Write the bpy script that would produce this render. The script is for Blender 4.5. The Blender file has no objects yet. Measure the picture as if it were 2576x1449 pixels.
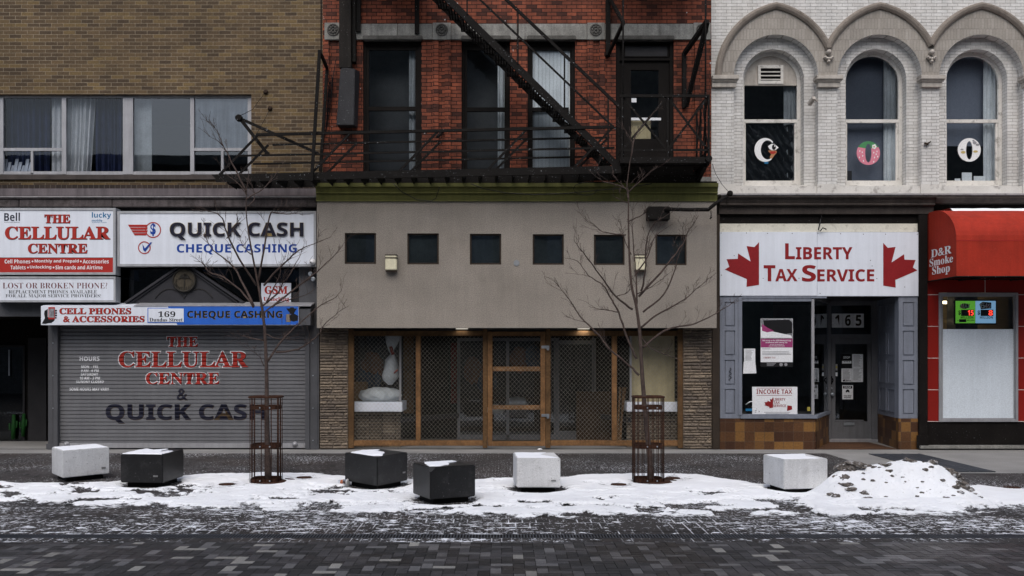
import bpy, bmesh, math, random
import numpy as np
from mathutils import Vector, Matrix

random.seed(7)
SC = bpy.context.scene
COL = SC.collection
R = math.radians

# ------------------------------------------------------------------ camera, sky, sun, exposure
F = 19.4          # metres from the camera to the row of facades
H = 1.84          # eye height
FD, VX, VY = 2504.7, 1262.0, 893.0      # focal length and vanishing point, in units of a 2576 wide picture

def wx(px, d=F): return (px - VX) * d / FD
def wz(py, d=F): return H - (py - VY) * d / FD
def P(px, py, d=F): return Vector((wx(px, d), d, wz(py, d)))

cam = bpy.data.cameras.new('camera'); CAM = bpy.data.objects.new('camera', cam); COL.objects.link(CAM)
CAM.location = (0, 0, H); CAM.rotation_euler = (R(90), 0, 0)
cam.lens = 35.0; cam.sensor_width = 36.0
cam.shift_x = (1288 - VX) / 2576; cam.shift_y = (VY - 724.5) / 2576
cam.clip_start = 0.1; cam.clip_end = 500
SC.camera = CAM

W = bpy.data.worlds.new('World'); SC.world = W; W.use_nodes = True
nt = W.node_tree
sky = nt.nodes.new('ShaderNodeTexSky'); sky.sky_type = 'NISHITA'; sky.sun_disc = False
sky.sun_elevation = R(52); sky.sun_rotation = R(186); sky.dust_density = 3.0; sky.air_density = 1.0
hs = nt.nodes.new('ShaderNodeHueSaturation'); hs.inputs['Saturation'].default_value = 0.8
nt.links.new(sky.outputs[0], hs.inputs['Color'])
nt.links.new(hs.outputs[0], nt.nodes['Background'].inputs[0])
nt.nodes['Background'].inputs[1].default_value = 0.12

sl = bpy.data.lights.new('sun', 'SUN'); SUN = bpy.data.objects.new('sun', sl); COL.objects.link(SUN)
sl.energy = 1.1; sl.angle = R(60); sl.color = (1.0, 0.97, 0.94)
SUN.rotation_euler = (R(38), 0, R(-6)); SUN.location = (0, 0, 30)

SC.view_settings.view_transform = 'Standard'; SC.view_settings.look = 'None'
SC.view_settings.exposure = 0.6; SC.view_settings.gamma = 1.0; SC.view_settings.use_curve_mapping = False
try:
    SC.cycles.use_denoising = True; SC.cycles.denoising_input_passes = 'RGB_ALBEDO_NORMAL'; SC.cycles.denoising_prefilter = 'ACCURATE'
    SC.cycles.max_bounces = 7; SC.cycles.transparent_max_bounces = 12
except Exception:
    pass

# ------------------------------------------------------------------ materials
MATS = {}
def tone(c, k=0.68):      # the place's mid and dark surfaces, relative to its whites
    l = sum(c[:3]) / 3; t = min(max((l - 0.34) / 0.24, 0), 1); t = t * t * (3 - 2 * t)
    f = k + (1 - k) * t
    return tuple(x * f for x in c[:3])
def newmat(name):
    m = bpy.data.materials.new(name); m.use_nodes = True
    MATS[name] = m
    return m, m.node_tree, m.node_tree.nodes['Principled BSDF']
def N(nt, t, **kw):
    n = nt.nodes.new(t)
    for k, v in kw.items(): setattr(n, k, v)
    return n
def L(nt, a, b): nt.links.new(a, b)
def math_(nt, op, a, b=None, c=None):
    n = N(nt, 'ShaderNodeMath', operation=op)
    for i, v in enumerate((a, b, c)):
        if v is None: continue
        if isinstance(v, (int, float)): n.inputs[i].default_value = v
        else: L(nt, v, n.inputs[i])
    return n.outputs[0]
def coords(nt, mode):
    if mode == 'obj': return N(nt, 'ShaderNodeTexCoord').outputs['Object']
    g = N(nt, 'ShaderNodeNewGeometry').outputs['Position']
    s = N(nt, 'ShaderNodeSeparateXYZ'); L(nt, g, s.inputs[0])
    c = N(nt, 'ShaderNodeCombineXYZ')
    if mode == 'wall':
        L(nt, math_(nt, 'ADD', s.outputs[0], s.outputs[1]), c.inputs[0]); L(nt, s.outputs[2], c.inputs[1])
    else:
        L(nt, s.outputs[0], c.inputs[0]); L(nt, s.outputs[1], c.inputs[1])
    return c.outputs[0]
def noise(nt, vec, scale, detail=4.0, rough=0.55, stretch=None, off=(0, 0, 0)):
    if stretch or any(off):
        mp = N(nt, 'ShaderNodeMapping'); L(nt, vec, mp.inputs[0])
        mp.inputs['Scale'].default_value = stretch or (1, 1, 1); mp.inputs['Location'].default_value = off
        vec = mp.outputs[0]
    n = N(nt, 'ShaderNodeTexNoise'); L(nt, vec, n.inputs['Vector'])
    n.inputs['Scale'].default_value = scale; n.inputs['Detail'].default_value = detail; n.inputs['Roughness'].default_value = rough
    return n.outputs['Fac']
def remap(nt, v, a, b, c, d, smooth=False):
    n = N(nt, 'ShaderNodeMapRange'); n.clamp = True
    if smooth: n.interpolation_type = 'SMOOTHSTEP'
    L(nt, v, n.inputs[0])
    for i, x in enumerate((a, b, c, d)): n.inputs[i + 1].default_value = x
    return n.outputs[0]
def scale_col(nt, col, fac):
    n = N(nt, 'ShaderNodeVectorMath', operation='SCALE'); L(nt, col, n.inputs[0]); L(nt, fac, n.inputs['Scale'])
    return n.outputs[0]
def mixc(nt, fac, a, b):
    n = N(nt, 'ShaderNodeMix', data_type='RGBA')
    for i, v in ((0, fac), (6, a), (7, b)):
        if isinstance(v, (int, float)): n.inputs[i].default_value = v
        elif isinstance(v, (tuple, list)): n.inputs[i].default_value = (*v[:3], 1)
        else: L(nt, v, n.inputs[i])
    return n.outputs[2]
def rgb(nt, c):
    n = N(nt, 'ShaderNodeRGB'); n.outputs[0].default_value = (*c, 1); return n.outputs[0]
def bump(nt, bs, h, strength, dist=0.01):
    b = N(nt, 'ShaderNodeBump'); L(nt, h, b.inputs['Height']); b.inputs['Strength'].default_value = strength
    b.inputs['Distance'].default_value = dist; L(nt, b.outputs[0], bs.inputs['Normal'])

def mat(name, col, rough=0.7, metal=0.0, var=0.14, scale=2.5, fine=0.10, fscale=45, bmp=0.0, bscale=120, streak=0.0,
        dirt=0.0, dirtcol=(0.03, 0.025, 0.02), dscale=6.0, spots=0.0, spotcol=(0.6, 0.6, 0.6), mode='obj', spec=0.22):
    m, t, bs = newmat(name); col = tone(col); dirtcol = tone(dirtcol)
    v = coords(t, mode)
    c = scale_col(t, rgb(t, col), remap(t, noise(t, v, scale), 0.3, 0.7, 1 - var, 1 + var))
    if fine: c = scale_col(t, c, remap(t, noise(t, v, fscale, 2), 0.3, 0.7, 1 - fine, 1 + fine))
    if streak:
        st = noise(t, v, 7.0, 3, 0.6, stretch=((1.6, 0.12, 1) if mode == 'wall' else (1.6, 1.6, 0.12)))
        c = scale_col(t, c, remap(t, st, 0.35, 0.68, 1.0 + streak * 0.3, 1 - streak))
    if dirt:
        c = mixc(t, remap(t, noise(t, v, dscale, 6, 0.65), 0.55, 0.72, 0, dirt), c, dirtcol)
    if spots:
        c = mixc(t, remap(t, noise(t, v, 38.0, 2, 0.5, off=(3, 1, 2)), 0.70, 0.73, 0, spots), c, spotcol)
    L(t, c, bs.inputs['Base Color'])
    bs.inputs['Roughness'].default_value = rough; bs.inputs['Metallic'].default_value = metal
    bs.inputs['Specular IOR Level'].default_value = spec
    if bmp: bump(t, bs, noise(t, v, bscale, 4, 0.6), bmp, 0.006)
    return m

def brick(name, c1, c2, mortar, bw, rh, ms, mode='wall', offset=0.5, var=0.25, fine=0.12, bmp=0.6, streak=0.0, rough=0.85,
          third=None, dirt=0.0, dirtcol=(0.02, 0.018, 0.016), flecks=0, third_at=0.80, bias=0.0, shift=(0, 0, 0), squash=1.0):
    m, t, bs = newmat(name); c1, c2, mortar, dirtcol = tone(c1), tone(c2), tone(mortar), tone(dirtcol); third = tone(third) if third else None
    v0 = coords(t, mode)
    v = v0
    if any(shift):
        mp = N(t, 'ShaderNodeMapping'); mp.inputs['Location'].default_value = shift; L(t, v0, mp.inputs[0]); v = mp.outputs[0]
    # a little waviness so that courses are not ruled lines
    nz = N(t, 'ShaderNodeTexNoise'); L(t, v, nz.inputs['Vector']); nz.inputs['Scale'].default_value = 9.0; nz.inputs['Detail'].default_value = 3
    sb = N(t, 'ShaderNodeVectorMath', operation='SUBTRACT'); L(t, nz.outputs['Color'], sb.inputs[0]); sb.inputs[1].default_value = (0.5, 0.5, 0.5)
    sc = N(t, 'ShaderNodeVectorMath', operation='SCALE'); L(t, sb.outputs[0], sc.inputs[0]); sc.inputs['Scale'].default_value = min(rh * 0.13, 0.009)
    ad = N(t, 'ShaderNodeVectorMath', operation='ADD'); L(t, v, ad.inputs[0]); L(t, sc.outputs[0], ad.inputs[1])
    b = N(t, 'ShaderNodeTexBrick'); b.offset = offset; b.squash = squash
    L(t, ad.outputs[0], b.inputs['Vector'])
    for k, x in (('Color1', c1), ('Color2', c2), ('Mortar', mortar)): b.inputs[k].default_value = (*x, 1)
    b.inputs['Scale'].default_value = 1.0; b.inputs['Mortar Size'].default_value = ms; b.inputs['Mortar Smooth'].default_value = 0.25
    b.inputs['Bias'].default_value = bias; b.inputs['Brick Width'].default_value = bw; b.inputs['Row Height'].default_value = rh
    c = b.outputs['Color']
    if third:   # some bricks of another tone: same grid, other seed by shifting whole rows and bricks
        mp = N(t, 'ShaderNodeMapping'); mp.inputs['Location'].default_value = (bw * 37, rh * 58, 0); L(t, ad.outputs[0], mp.inputs[0])
        b2 = N(t, 'ShaderNodeTexBrick'); b2.offset = offset; L(t, mp.outputs[0], b2.inputs['Vector'])
        for k, x in (('Color1', (0, 0, 0)), ('Color2', (1, 1, 1)), ('Mortar', (0, 0, 0))): b2.inputs[k].default_value = (*x, 1)
        b2.inputs['Scale'].default_value = 1.0; b2.inputs['Mortar Size'].default_value = ms
        b2.inputs['Brick Width'].default_value = bw; b2.inputs['Row Height'].default_value = rh
        c = mixc(t, remap(t, b2.outputs['Color'], third_at, third_at + .06, 0, 0.85), c, third)
    c = scale_col(t, c, remap(t, noise(t, v0, 0.9, 5, 0.6), 0.3, 0.7, 1 - var, 1 + var))
    c = scale_col(t, c, remap(t, noise(t, v0, 30, 3), 0.3, 0.7, 1 - fine, 1 + fine))
    if streak:
        st = noise(t, v0, 5.0, 3, 0.6, stretch=(1.5, 0.1, 1))
        c = scale_col(t, c, remap(t, st, 0.4, 0.68, 1.05, 1 - streak))
    if dirt: c = mixc(t, remap(t, noise(t, v0, 2.2, 6, 0.65, off=(5, 2, 0)), 0.52, 0.72, 0, dirt), c, dirtcol)
    if flecks: c = mixc(t, remap(t, noise(t, v0, 8.5, 2, .5, stretch=(1.3, .8, 1), off=(3, 3, 0)), flecks, flecks + .02, 0, .8), c, (.55, .55, .55))
    L(t, c, bs.inputs['Base Color']); bs.inputs['Roughness'].default_value = rough; bs.inputs['Specular IOR Level'].default_value = 0.25
    hgt = math_(t, 'SUBTRACT', math_(t, 'MULTIPLY', noise(t, v0, 60, 3), 0.35), b.outputs['Fac'])
    bump(t, bs, hgt, bmp, 0.008)
    return m

def glass(name, tint=(0.78, 0.82, 0.84), ior=1.5, rough=0.015, refl=2.0):
    m, t, bs = newmat(name); t.nodes.remove(bs)
    out = t.nodes['Material Output']
    tr = N(t, 'ShaderNodeBsdfTransparent'); tr.inputs[0].default_value = (*tint, 1)
    gl = N(t, 'ShaderNodeBsdfGlossy'); gl.inputs['Roughness'].default_value = rough; gl.inputs[0].default_value = (0.9, 0.95, 1, 1)
    fr = N(t, 'ShaderNodeFresnel'); fr.inputs[0].default_value = ior
    v = coords(t, 'obj')
    b = N(t, 'ShaderNodeBump'); L(t, noise(t, v, 1.3, 1), b.inputs['Height']); b.inputs['Strength'].default_value = 0.05; b.inputs['Distance'].default_value = 0.02
    L(t, b.outputs[0], gl.inputs['Normal'])
    mx = N(t, 'ShaderNodeMixShader'); L(t, math_(t, 'MULTIPLY', fr.outputs[0], refl), mx.inputs[0]); L(t, tr.outputs[0], mx.inputs[1]); L(t, gl.outputs[0], mx.inputs[2])
    L(t, mx.outputs[0], out.inputs[0])
    return m
def emit(name, col, strength):
    m, t, bs = newmat(name)
    bs.inputs['Base Color'].default_value = (*[c * 0.5 for c in col], 1)
    bs.inputs['Emission Color'].default_value = (*col, 1); bs.inputs['Emission Strength'].default_value = strength
    return m
def foil(name, col, alpha):   # translucent plastic sheeting
    m, t, bs = newmat(name)
    v = coords(t, 'obj')
    bs.inputs['Base Color'].default_value = (*col, 1); bs.inputs['Roughness'].default_value = 0.22; bs.inputs['Alpha'].default_value = alpha
    bump(t, bs, noise(t, v, 14, 3, 0.6, stretch=(1.6, 1.0, 0.5)), 0.9, 0.03)
    return m

mat('snow', (0.84, 0.86, 0.90), 0.75, var=0.03, fine=0.03, bmp=0.35, bscale=45, spec=0.25)
def snow_mat(name, holes):
    m, t, bs = newmat(name); v = coords(t, 'obj')
    c = scale_col(t, rgb(t, (0.86, 0.875, 0.90)), remap(t, noise(t, v, 1.4, 5, .6), .3, .7, .90, 1.05))
    bs.inputs['Roughness'].default_value = .75; bs.inputs['Specular IOR Level'].default_value = .25
    if holes:     # thin snow lets the paving through in ragged flecks and streaks
        a = N(t, 'ShaderNodeAttribute'); a.attribute_name = 'thick'; th = a.outputs['Fac']
        n1 = noise(t, v, 6.5, 7, .72, stretch=(.75, 1.5, 1)); n2 = noise(t, v, 34, 4, .65)
        q = math_(t, 'ADD', math_(t, 'MULTIPLY', math_(t, 'SUBTRACT', n1, .5), .095), math_(t, 'MULTIPLY', math_(t, 'SUBTRACT', n2, .5), .030))
        q = math_(t, 'ADD', th, q)
        L(t, remap(t, q, -.0012, .0020, 0, 1), bs.inputs['Alpha'])
        slush = remap(t, q, .000, .011, .55, 1.0)
        c = scale_col(t, c, slush)
    else:
        g = remap(t, noise(t, v, 26, 5, .7, off=(3, 2, 1)), .60, .68, 0, 1); cl = remap(t, noise(t, v, 3.2, 4, .6, off=(1, 7, 3)), .43, .60, 0, .85)
        c = mixc(t, math_(t, 'MULTIPLY', g, cl), c, (.17, .15, .135))
    L(t, c, bs.inputs['Base Color'])
    h = math_(t, 'ADD', noise(t, v, 55, 4, .6), math_(t, 'MULTIPLY', noise(t, v, 9, 4, .6), 2.0)); bump(t, bs, h, .5, .02)
snow_mat('street_snow', True); snow_mat('heap_snow', False)
mat('snow_dirt', (0.165, 0.145, 0.13), 0.95, var=0.6, scale=14, fine=0.35, bmp=1.0, bscale=60, dirt=1.0, dirtcol=(0.75, 0.76, 0.78), dscale=16)
brick('brown_brick', (0.166, 0.112, 0.058), (0.082, 0.056, 0.034), (0.33, 0.275, 0.20), 0.2335, 0.0722, 0.0042, var=0.20, fine=0.2, third=(0.205, 0.14, 0.062), bmp=0.5, dirt=0.4, dirtcol=(0.05, 0.037, 0.025))
brick('dark_header_brick', (0.06, 0.042, 0.034), (0.038, 0.028, 0.024), (0.14, 0.12, 0.10), 0.105, 0.22, 0.006, offset=0.0, bmp=0.5, shift=(0, -0.005, 0))
brick('red_brick', (0.360, 0.100, 0.052), (0.210, 0.062, 0.036), (0.020, 0.013, 0.011), 0.195, 0.0722, 0.0065, var=0.38, third=(0.06, 0.024, 0.018), bmp=0.9, dirt=0.5, dirtcol=(0.035, 0.018, 0.014), streak=0.3, flecks=.735)
brick('white_brick', (0.61, 0.60, 0.58), (0.545, 0.53, 0.505), (0.40, 0.375, 0.345), 0.205, 0.063, 0.0034, var=0.10, fine=0.08, bmp=1.0, dirt=0.22, dirtcol=(0.30, 0.26, 0.22), streak=0.12)
brick('arch_brick', (0.45, 0.415, 0.37), (0.41, 0.375, 0.33), (0.36, 0.325, 0.285), 0.063, 0.21, 0.004, offset=0.5, var=0.14, fine=0.07, bmp=0.7, dirt=0.3, dirtcol=(0.25, 0.21, 0.17))
mat('white_render', (0.50, 0.46, 0.41), 0.8, var=0.14, scale=3, fine=0.06, bmp=0.5, bscale=40, dirt=0.45, dirtcol=(0.22, 0.17, 0.13), dscale=3.5, streak=0.2)
mat('hood_stone', (0.34, 0.295, 0.25), 0.85, var=0.2, scale=4, fine=0.1, bmp=0.4, bscale=40, dirt=0.7, dirtcol=(0.13, 0.105, 0.085), dscale=4)
mat('peeling_paint', (0.60, 0.58, 0.54), 0.8, var=0.1, fine=0.06, bmp=0.5, bscale=30, dirt=0.9, dirtcol=(0.20, 0.165, 0.145), dscale=5.5)
mat('limestone', (0.33, 0.325, 0.30), 0.85, var=0.25, scale=5, fine=0.2, bmp=0.4, dirt=0.4, dirtcol=(0.09, 0.085, 0.08), streak=0.25)
mat('dark_limestone', (0.12, 0.115, 0.105), 0.85, var=0.3, scale=7, fine=0.2, bmp=0.4)
mat('stucco', (0.375, 0.335, 0.29), 0.95, var=0.17, scale=0.7, fine=0.26, fscale=60, bmp=0.7, bscale=90, streak=0.05, mode='wall', dirt=0.30, dirtcol=(0.22, 0.185, 0.15), dscale=1.1)
mat('green_paint', (0.115, 0.118, 0.032), 0.7, var=0.14, fine=0.08, bmp=0.2, streak=0.2)
mat('aluminium', (0.42, 0.42, 0.44), 0.45, 0.25, var=0.12, fine=0.06, streak=0.15)
mat('dark_frame', (0.012, 0.010, 0.009), 0.72, spec=0.1, var=0.25, fine=0.15, bmp=0.15)
mat('brown_frame', (0.05, 0.036, 0.026), 0.72, var=0.2)
mat('black_paint', (0.012, 0.010, 0.009), 0.72, spec=0.1, var=0.3, fine=0.2, bmp=0.2, spots=0.25, spotcol=(0.25, 0.25, 0.26))
mat('black_iron', (0.013, 0.0115, 0.0105), 0.72, spec=0.1, var=0.3, fine=0.2, bmp=0.25, bscale=50, spots=0.45, spotcol=(0.5, 0.52, 0.55))
mat('brown_cornice', (0.062, 0.050, 0.044), 0.75, var=0.3, scale=4, fine=0.2, bmp=0.5, bscale=30, dirt=0.5, dirtcol=(0.11, 0.095, 0.088), dscale=7, streak=0.2)
mat('mauve_band', (0.175, 0.150, 0.158), 0.6, var=0.12, fine=0.06, streak=0.3)
mat('rusted_stone', (0.115, 0.098, 0.098), 0.8, var=0.35, scale=3, fine=0.2, bmp=0.6, bscale=25, dirt=0.9, dirtcol=(0.035, 0.028, 0.024), dscale=4.5, streak=0.35)
mat('flashing', (0.42, 0.40, 0.40), 0.5, 0.0, var=0.2, scale=10, fine=0.1, dirt=0.8, dirtcol=(0.10, 0.08, 0.07), dscale=9)
mat('brown_sill', (0.085, 0.070, 0.064), 0.75, var=0.2, fine=0.1, streak=0.2, bmp=0.3)
mat('shutter_grey', (0.21, 0.212, 0.225), 0.45, 0.2, var=0.10, scale=1.5, fine=0.05, streak=0.08)
mat('guide_grey', (0.12, 0.122, 0.132), 0.5, 0.1, var=0.12, fine=0.08, streak=0.1)
mat('charcoal', (0.034, 0.033, 0.036), 0.6, var=0.2, fine=0.1)
mat('pediment_grey', (0.045, 0.045, 0.052), 0.6, var=0.15, fine=0.1)
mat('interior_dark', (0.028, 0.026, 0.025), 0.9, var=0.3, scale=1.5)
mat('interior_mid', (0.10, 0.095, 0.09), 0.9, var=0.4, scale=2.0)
mat('interior_warm', (0.42, 0.33, 0.2), 0.8, var=0.2)
mat('shell_brick', (0.07, 0.05, 0.04), 0.9, var=0.2)
mat('sign_white', (0.665, 0.70, 0.765), 0.45, var=0.04, scale=1.2, fine=0.02, streak=0.06, dirt=0.06, dirtcol=(0.3, 0.3, 0.3))
mat('sign_frame', (0.44, 0.45, 0.47), 0.5, 0.2, var=0.12, fine=0.08, streak=0.15)
mat('sign_red', (0.52, 0.034, 0.026), 0.5, var=0.07, fine=0.04)
mat('letter_red', (0.50, 0.036, 0.024), 0.5, var=0.08, fine=0.04)
mat('maroon', (0.17, 0.022, 0.024), 0.5, var=0.05)
mat('letter_black', (0.012, 0.012, 0.014), 0.5, var=0.05)
mat('navy', (0.014, 0.015, 0.034), 0.5, var=0.08)
mat('letter_blue', (0.010, 0.070, 0.40), 0.5, var=0.05)
mat('cyan', (0.02, 0.20, 0.42), 0.5, var=0.05)
mat('canopy_blue', (0.035, 0.17, 0.72), 0.5, var=0.07, fine=0.04, streak=0.06)
mat('gold', (0.42, 0.31, 0.12), 0.5, var=0.1)
mat('brown_outline', (0.085, 0.052, 0.024), 0.6, var=0.15)
mat('letter_white', (0.72, 0.73, 0.75), 0.5, var=0.06)
mat('letter_pale', (0.50, 0.50, 0.51), 0.5, var=0.08)
mat('wood_new', (0.245, 0.128, 0.054), 0.75, var=0.3, scale=3, fine=0.22, fscale=25, bmp=0.3, bscale=60, dirt=0.35, dirtcol=(0.07, 0.035, 0.015), dscale=5)
mat('wood_old', (0.150, 0.083, 0.036), 0.8, var=0.32, scale=3, fine=0.22, fscale=25, bmp=0.3, bscale=60, dirt=0.4, dirtcol=(0.05, 0.03, 0.015), dscale=5)
mat('wire', (0.46, 0.43, 0.37), 0.5, 0.0, var=0.2)
mat('galvanised', (0.42, 0.46, 0.5), 0.35, 0.7, var=0.2)
mat('cream_plastic', (0.62, 0.58, 0.42), 0.5, var=0.06, streak=0.1)
mat('white_plastic', (0.70, 0.70, 0.71), 0.35, var=0.04)
mat('black_plastic', (0.015, 0.015, 0.017), 0.25, var=0.1)
mat('pale_disc', (0.34, 0.36, 0.38), 0.5, var=0.15)
brick('ledge_stone', (0.205, 0.162, 0.116), (0.125, 0.100, 0.078), (0.018, 0.015, 0.013), 0.26, 0.058, 0.007, var=0.28, bmp=1.0, third=(0.24, 0.20, 0.15), streak=0.15, squash=1.3)
mat('curtain_white', (0.72, 0.74, 0.76), 0.9, var=0.1, scale=5, streak=0.12)
mat('curtain_blue', (0.045, 0.062, 0.155), 0.9, var=0.25, scale=5, streak=0.3)
mat('plastic_pale', (0.36, 0.40, 0.47), 0.5, var=0.18, scale=4, streak=0.35)
mat('blind_grey', (0.23, 0.25, 0.315), 0.8, var=0.06, scale=1)
mat('blind_white', (0.84, 0.86, 0.88), 0.7, var=0.06, streak=0.1)
mat('tan_paper', (0.62, 0.50, 0.30), 0.85, var=0.16, scale=3, fine=0.06, bmp=0.5, bscale=9, streak=0.12)
mat('cardboard', (0.24, 0.145, 0.07), 0.85, var=0.12)
mat('bag_plastic', (0.62, 0.63, 0.65), 0.4, var=0.12, scale=9, bmp=0.9, bscale=16)
mat('red_tape', (0.45, 0.05, 0.03), 0.5)
mat('orange_cloth', (0.20, 0.075, 0.03), 0.9, var=0.3, scale=6)
mat('red_cloth', (0.11, 0.015, 0.015), 0.9, var=0.3, scale=6)
mat('blue_cloth', (0.04, 0.07, 0.12), 0.9, var=0.4, scale=6)
mat('granite_white', (0.62, 0.625, 0.63), 0.55, var=0.09, fine=0.16, fscale=90, spots=0.8, spotcol=(0.12, 0.12, 0.12), bmp=0.25, streak=.08, dirt=.35, dirtcol=(.32, .30, .28), dscale=5)
mat('granite_black', (0.019, 0.019, 0.020), 0.4, var=0.25, fine=0.3, fscale=80, dirt=0.30, dirtcol=(0.10, 0.10, 0.10), dscale=5, spots=0.3, spotcol=(0.25, 0.25, 0.25), spec=.3, bmp=.2)
mat('plate', (0.34, 0.34, 0.34), 0.4, 0.5)
mat('corten', (0.060, 0.025, 0.014), 0.85, 0.1, var=0.4, scale=8, fine=0.3, bmp=0.4)
mat('bark', (0.098, 0.070, 0.060), 0.9, var=0.3, scale=12, fine=0.25, fscale=60, bmp=0.8, bscale=70)
mat('concrete', (0.34, 0.335, 0.325), 0.9, var=0.16, scale=1.5, fine=0.15, bmp=0.3, mode='ground', dirt=0.25, dirtcol=(0.14, 0.12, 0.1), dscale=3)
mat('rust_slot', (0.045, 0.028, 0.018), 0.9, var=0.3)
mat('black_void', (0.010, 0.009, 0.008), 0.9, var=0.2)
mat('door_grey', (0.185, 0.188, 0.202), 0.5, var=0.12, fine=0.06, streak=0.15)
mat('pilaster_grey', (0.270, 0.295, 0.355), 0.55, var=0.10, scale=3, fine=0.07, bmp=0.1, streak=0.14, dirt=0.15, dirtcol=(0.1, 0.1, 0.11), spots=0.2)
brick('brown_tile', (0.155, 0.072, 0.030), (0.072, 0.032, 0.018), (0.125, 0.085, 0.058), 0.19, 0.19, 0.004, offset=0.0, var=0.2, fine=0.18, bmp=0.3, third=(0.30, 0.150, 0.045), third_at=.68, rough=0.45, dirt=0.25, dirtcol=(0.05, 0.03, 0.02), shift=(0.03, 0.035, 0))
brick('entry_tile', (0.155, 0.075, 0.035), (0.10, 0.048, 0.026), (0.03, 0.02, 0.015), 0.2, 0.1, 0.006, mode='ground', offset=0.5, var=0.3, bmp=0.4)
brick('red_tile', (0.36, 0.022, 0.015), (0.30, 0.019, 0.014), (0.6, 0.55, 0.52), 1.2, 0.6175, 0.006, offset=0.0, var=0.08, fine=0.05, bmp=0.15, rough=0.3, shift=(-0.02, -0.545, 0))
mat('cream_board', (0.60, 0.58, 0.50), 0.75, var=0.1, fine=0.06, dirt=0.5, dirtcol=(0.28, 0.24, 0.18), dscale=9)
mat('leaf_red', (0.33, 0.018, 0.022), 0.5, var=0.07)
mat('awning_red', (0.45, 0.034, 0.015), 0.8, var=0.16, scale=2, fine=0.07, bmp=0.3, bscale=30, streak=.12, spots=0.15, spotcol=(0.5, 0.3, 0.25))
mat('frosted', (0.64, 0.70, 0.755), 0.3, var=0.07, scale=.8, streak=.05, spec=.5)
mat('pearl_paper', (0.70, 0.71, 0.73), 0.7, var=0.05)
mat('poster_pink', (0.40, 0.06, 0.20), 0.5)
mat('poster_grey', (0.30, 0.31, 0.33), 0.5, var=0.6, scale=20, fine=0.3)
mat('yellow_sticker', (0.5, 0.42, 0.08), 0.5)
mat('decal_white', (0.70, 0.70, 0.70), 0.7, var=0.06)
mat('decal_green', (0.09, 0.32, 0.13), 0.7)
mat('decal_pink', (0.74, 0.25, 0.33), 0.7, var=0.1)
mat('decal_skin', (0.55, 0.27, 0.13), 0.7)
mat('decal_grey', (0.36, 0.36, 0.38), 0.7)
mat('decal_yellow', (0.60, 0.47, 0.18), 0.7)
mat('cactus_green', (0.010, 0.075, 0.012), 0.7, var=0.2)
mat('medallion', (0.085, 0.070, 0.048), 0.6, var=0.3, scale=20)
mat('medallion_rim', (0.040, 0.036, 0.030), 0.6, var=0.3, scale=20)
mat('steel_grate', (0.10, 0.11, 0.13), 0.5, 0.4, var=0.2, spots=0.5)
glass('window_glass'); glass('clear_glass', (0.88, 0.9, 0.92), refl=.85); glass('shop_glass', (0.86, 0.89, 0.89), 1.5, refl=1.5); glass('dark_glass', (0.40, 0.45, 0.50), 1.5, refl=1.4); glass('cup_plastic', (0.85, 0.87, 0.9), 1.4, 0.1)
foil('black_film', (0.03, 0.032, 0.037), 1.0)
emit('downlight', (1.0, 0.93, 0.80), .42); emit('warm_tube', (1.0, 0.82, 0.52), 5.0)
emit('led_green', (0.16, 0.55, 0.05), 0.34); emit('led_blue', (0.30, 0.58, 0.90), 0.34); emit('led_red', (1.0, 0.05, 0.03), 1.6)

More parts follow.
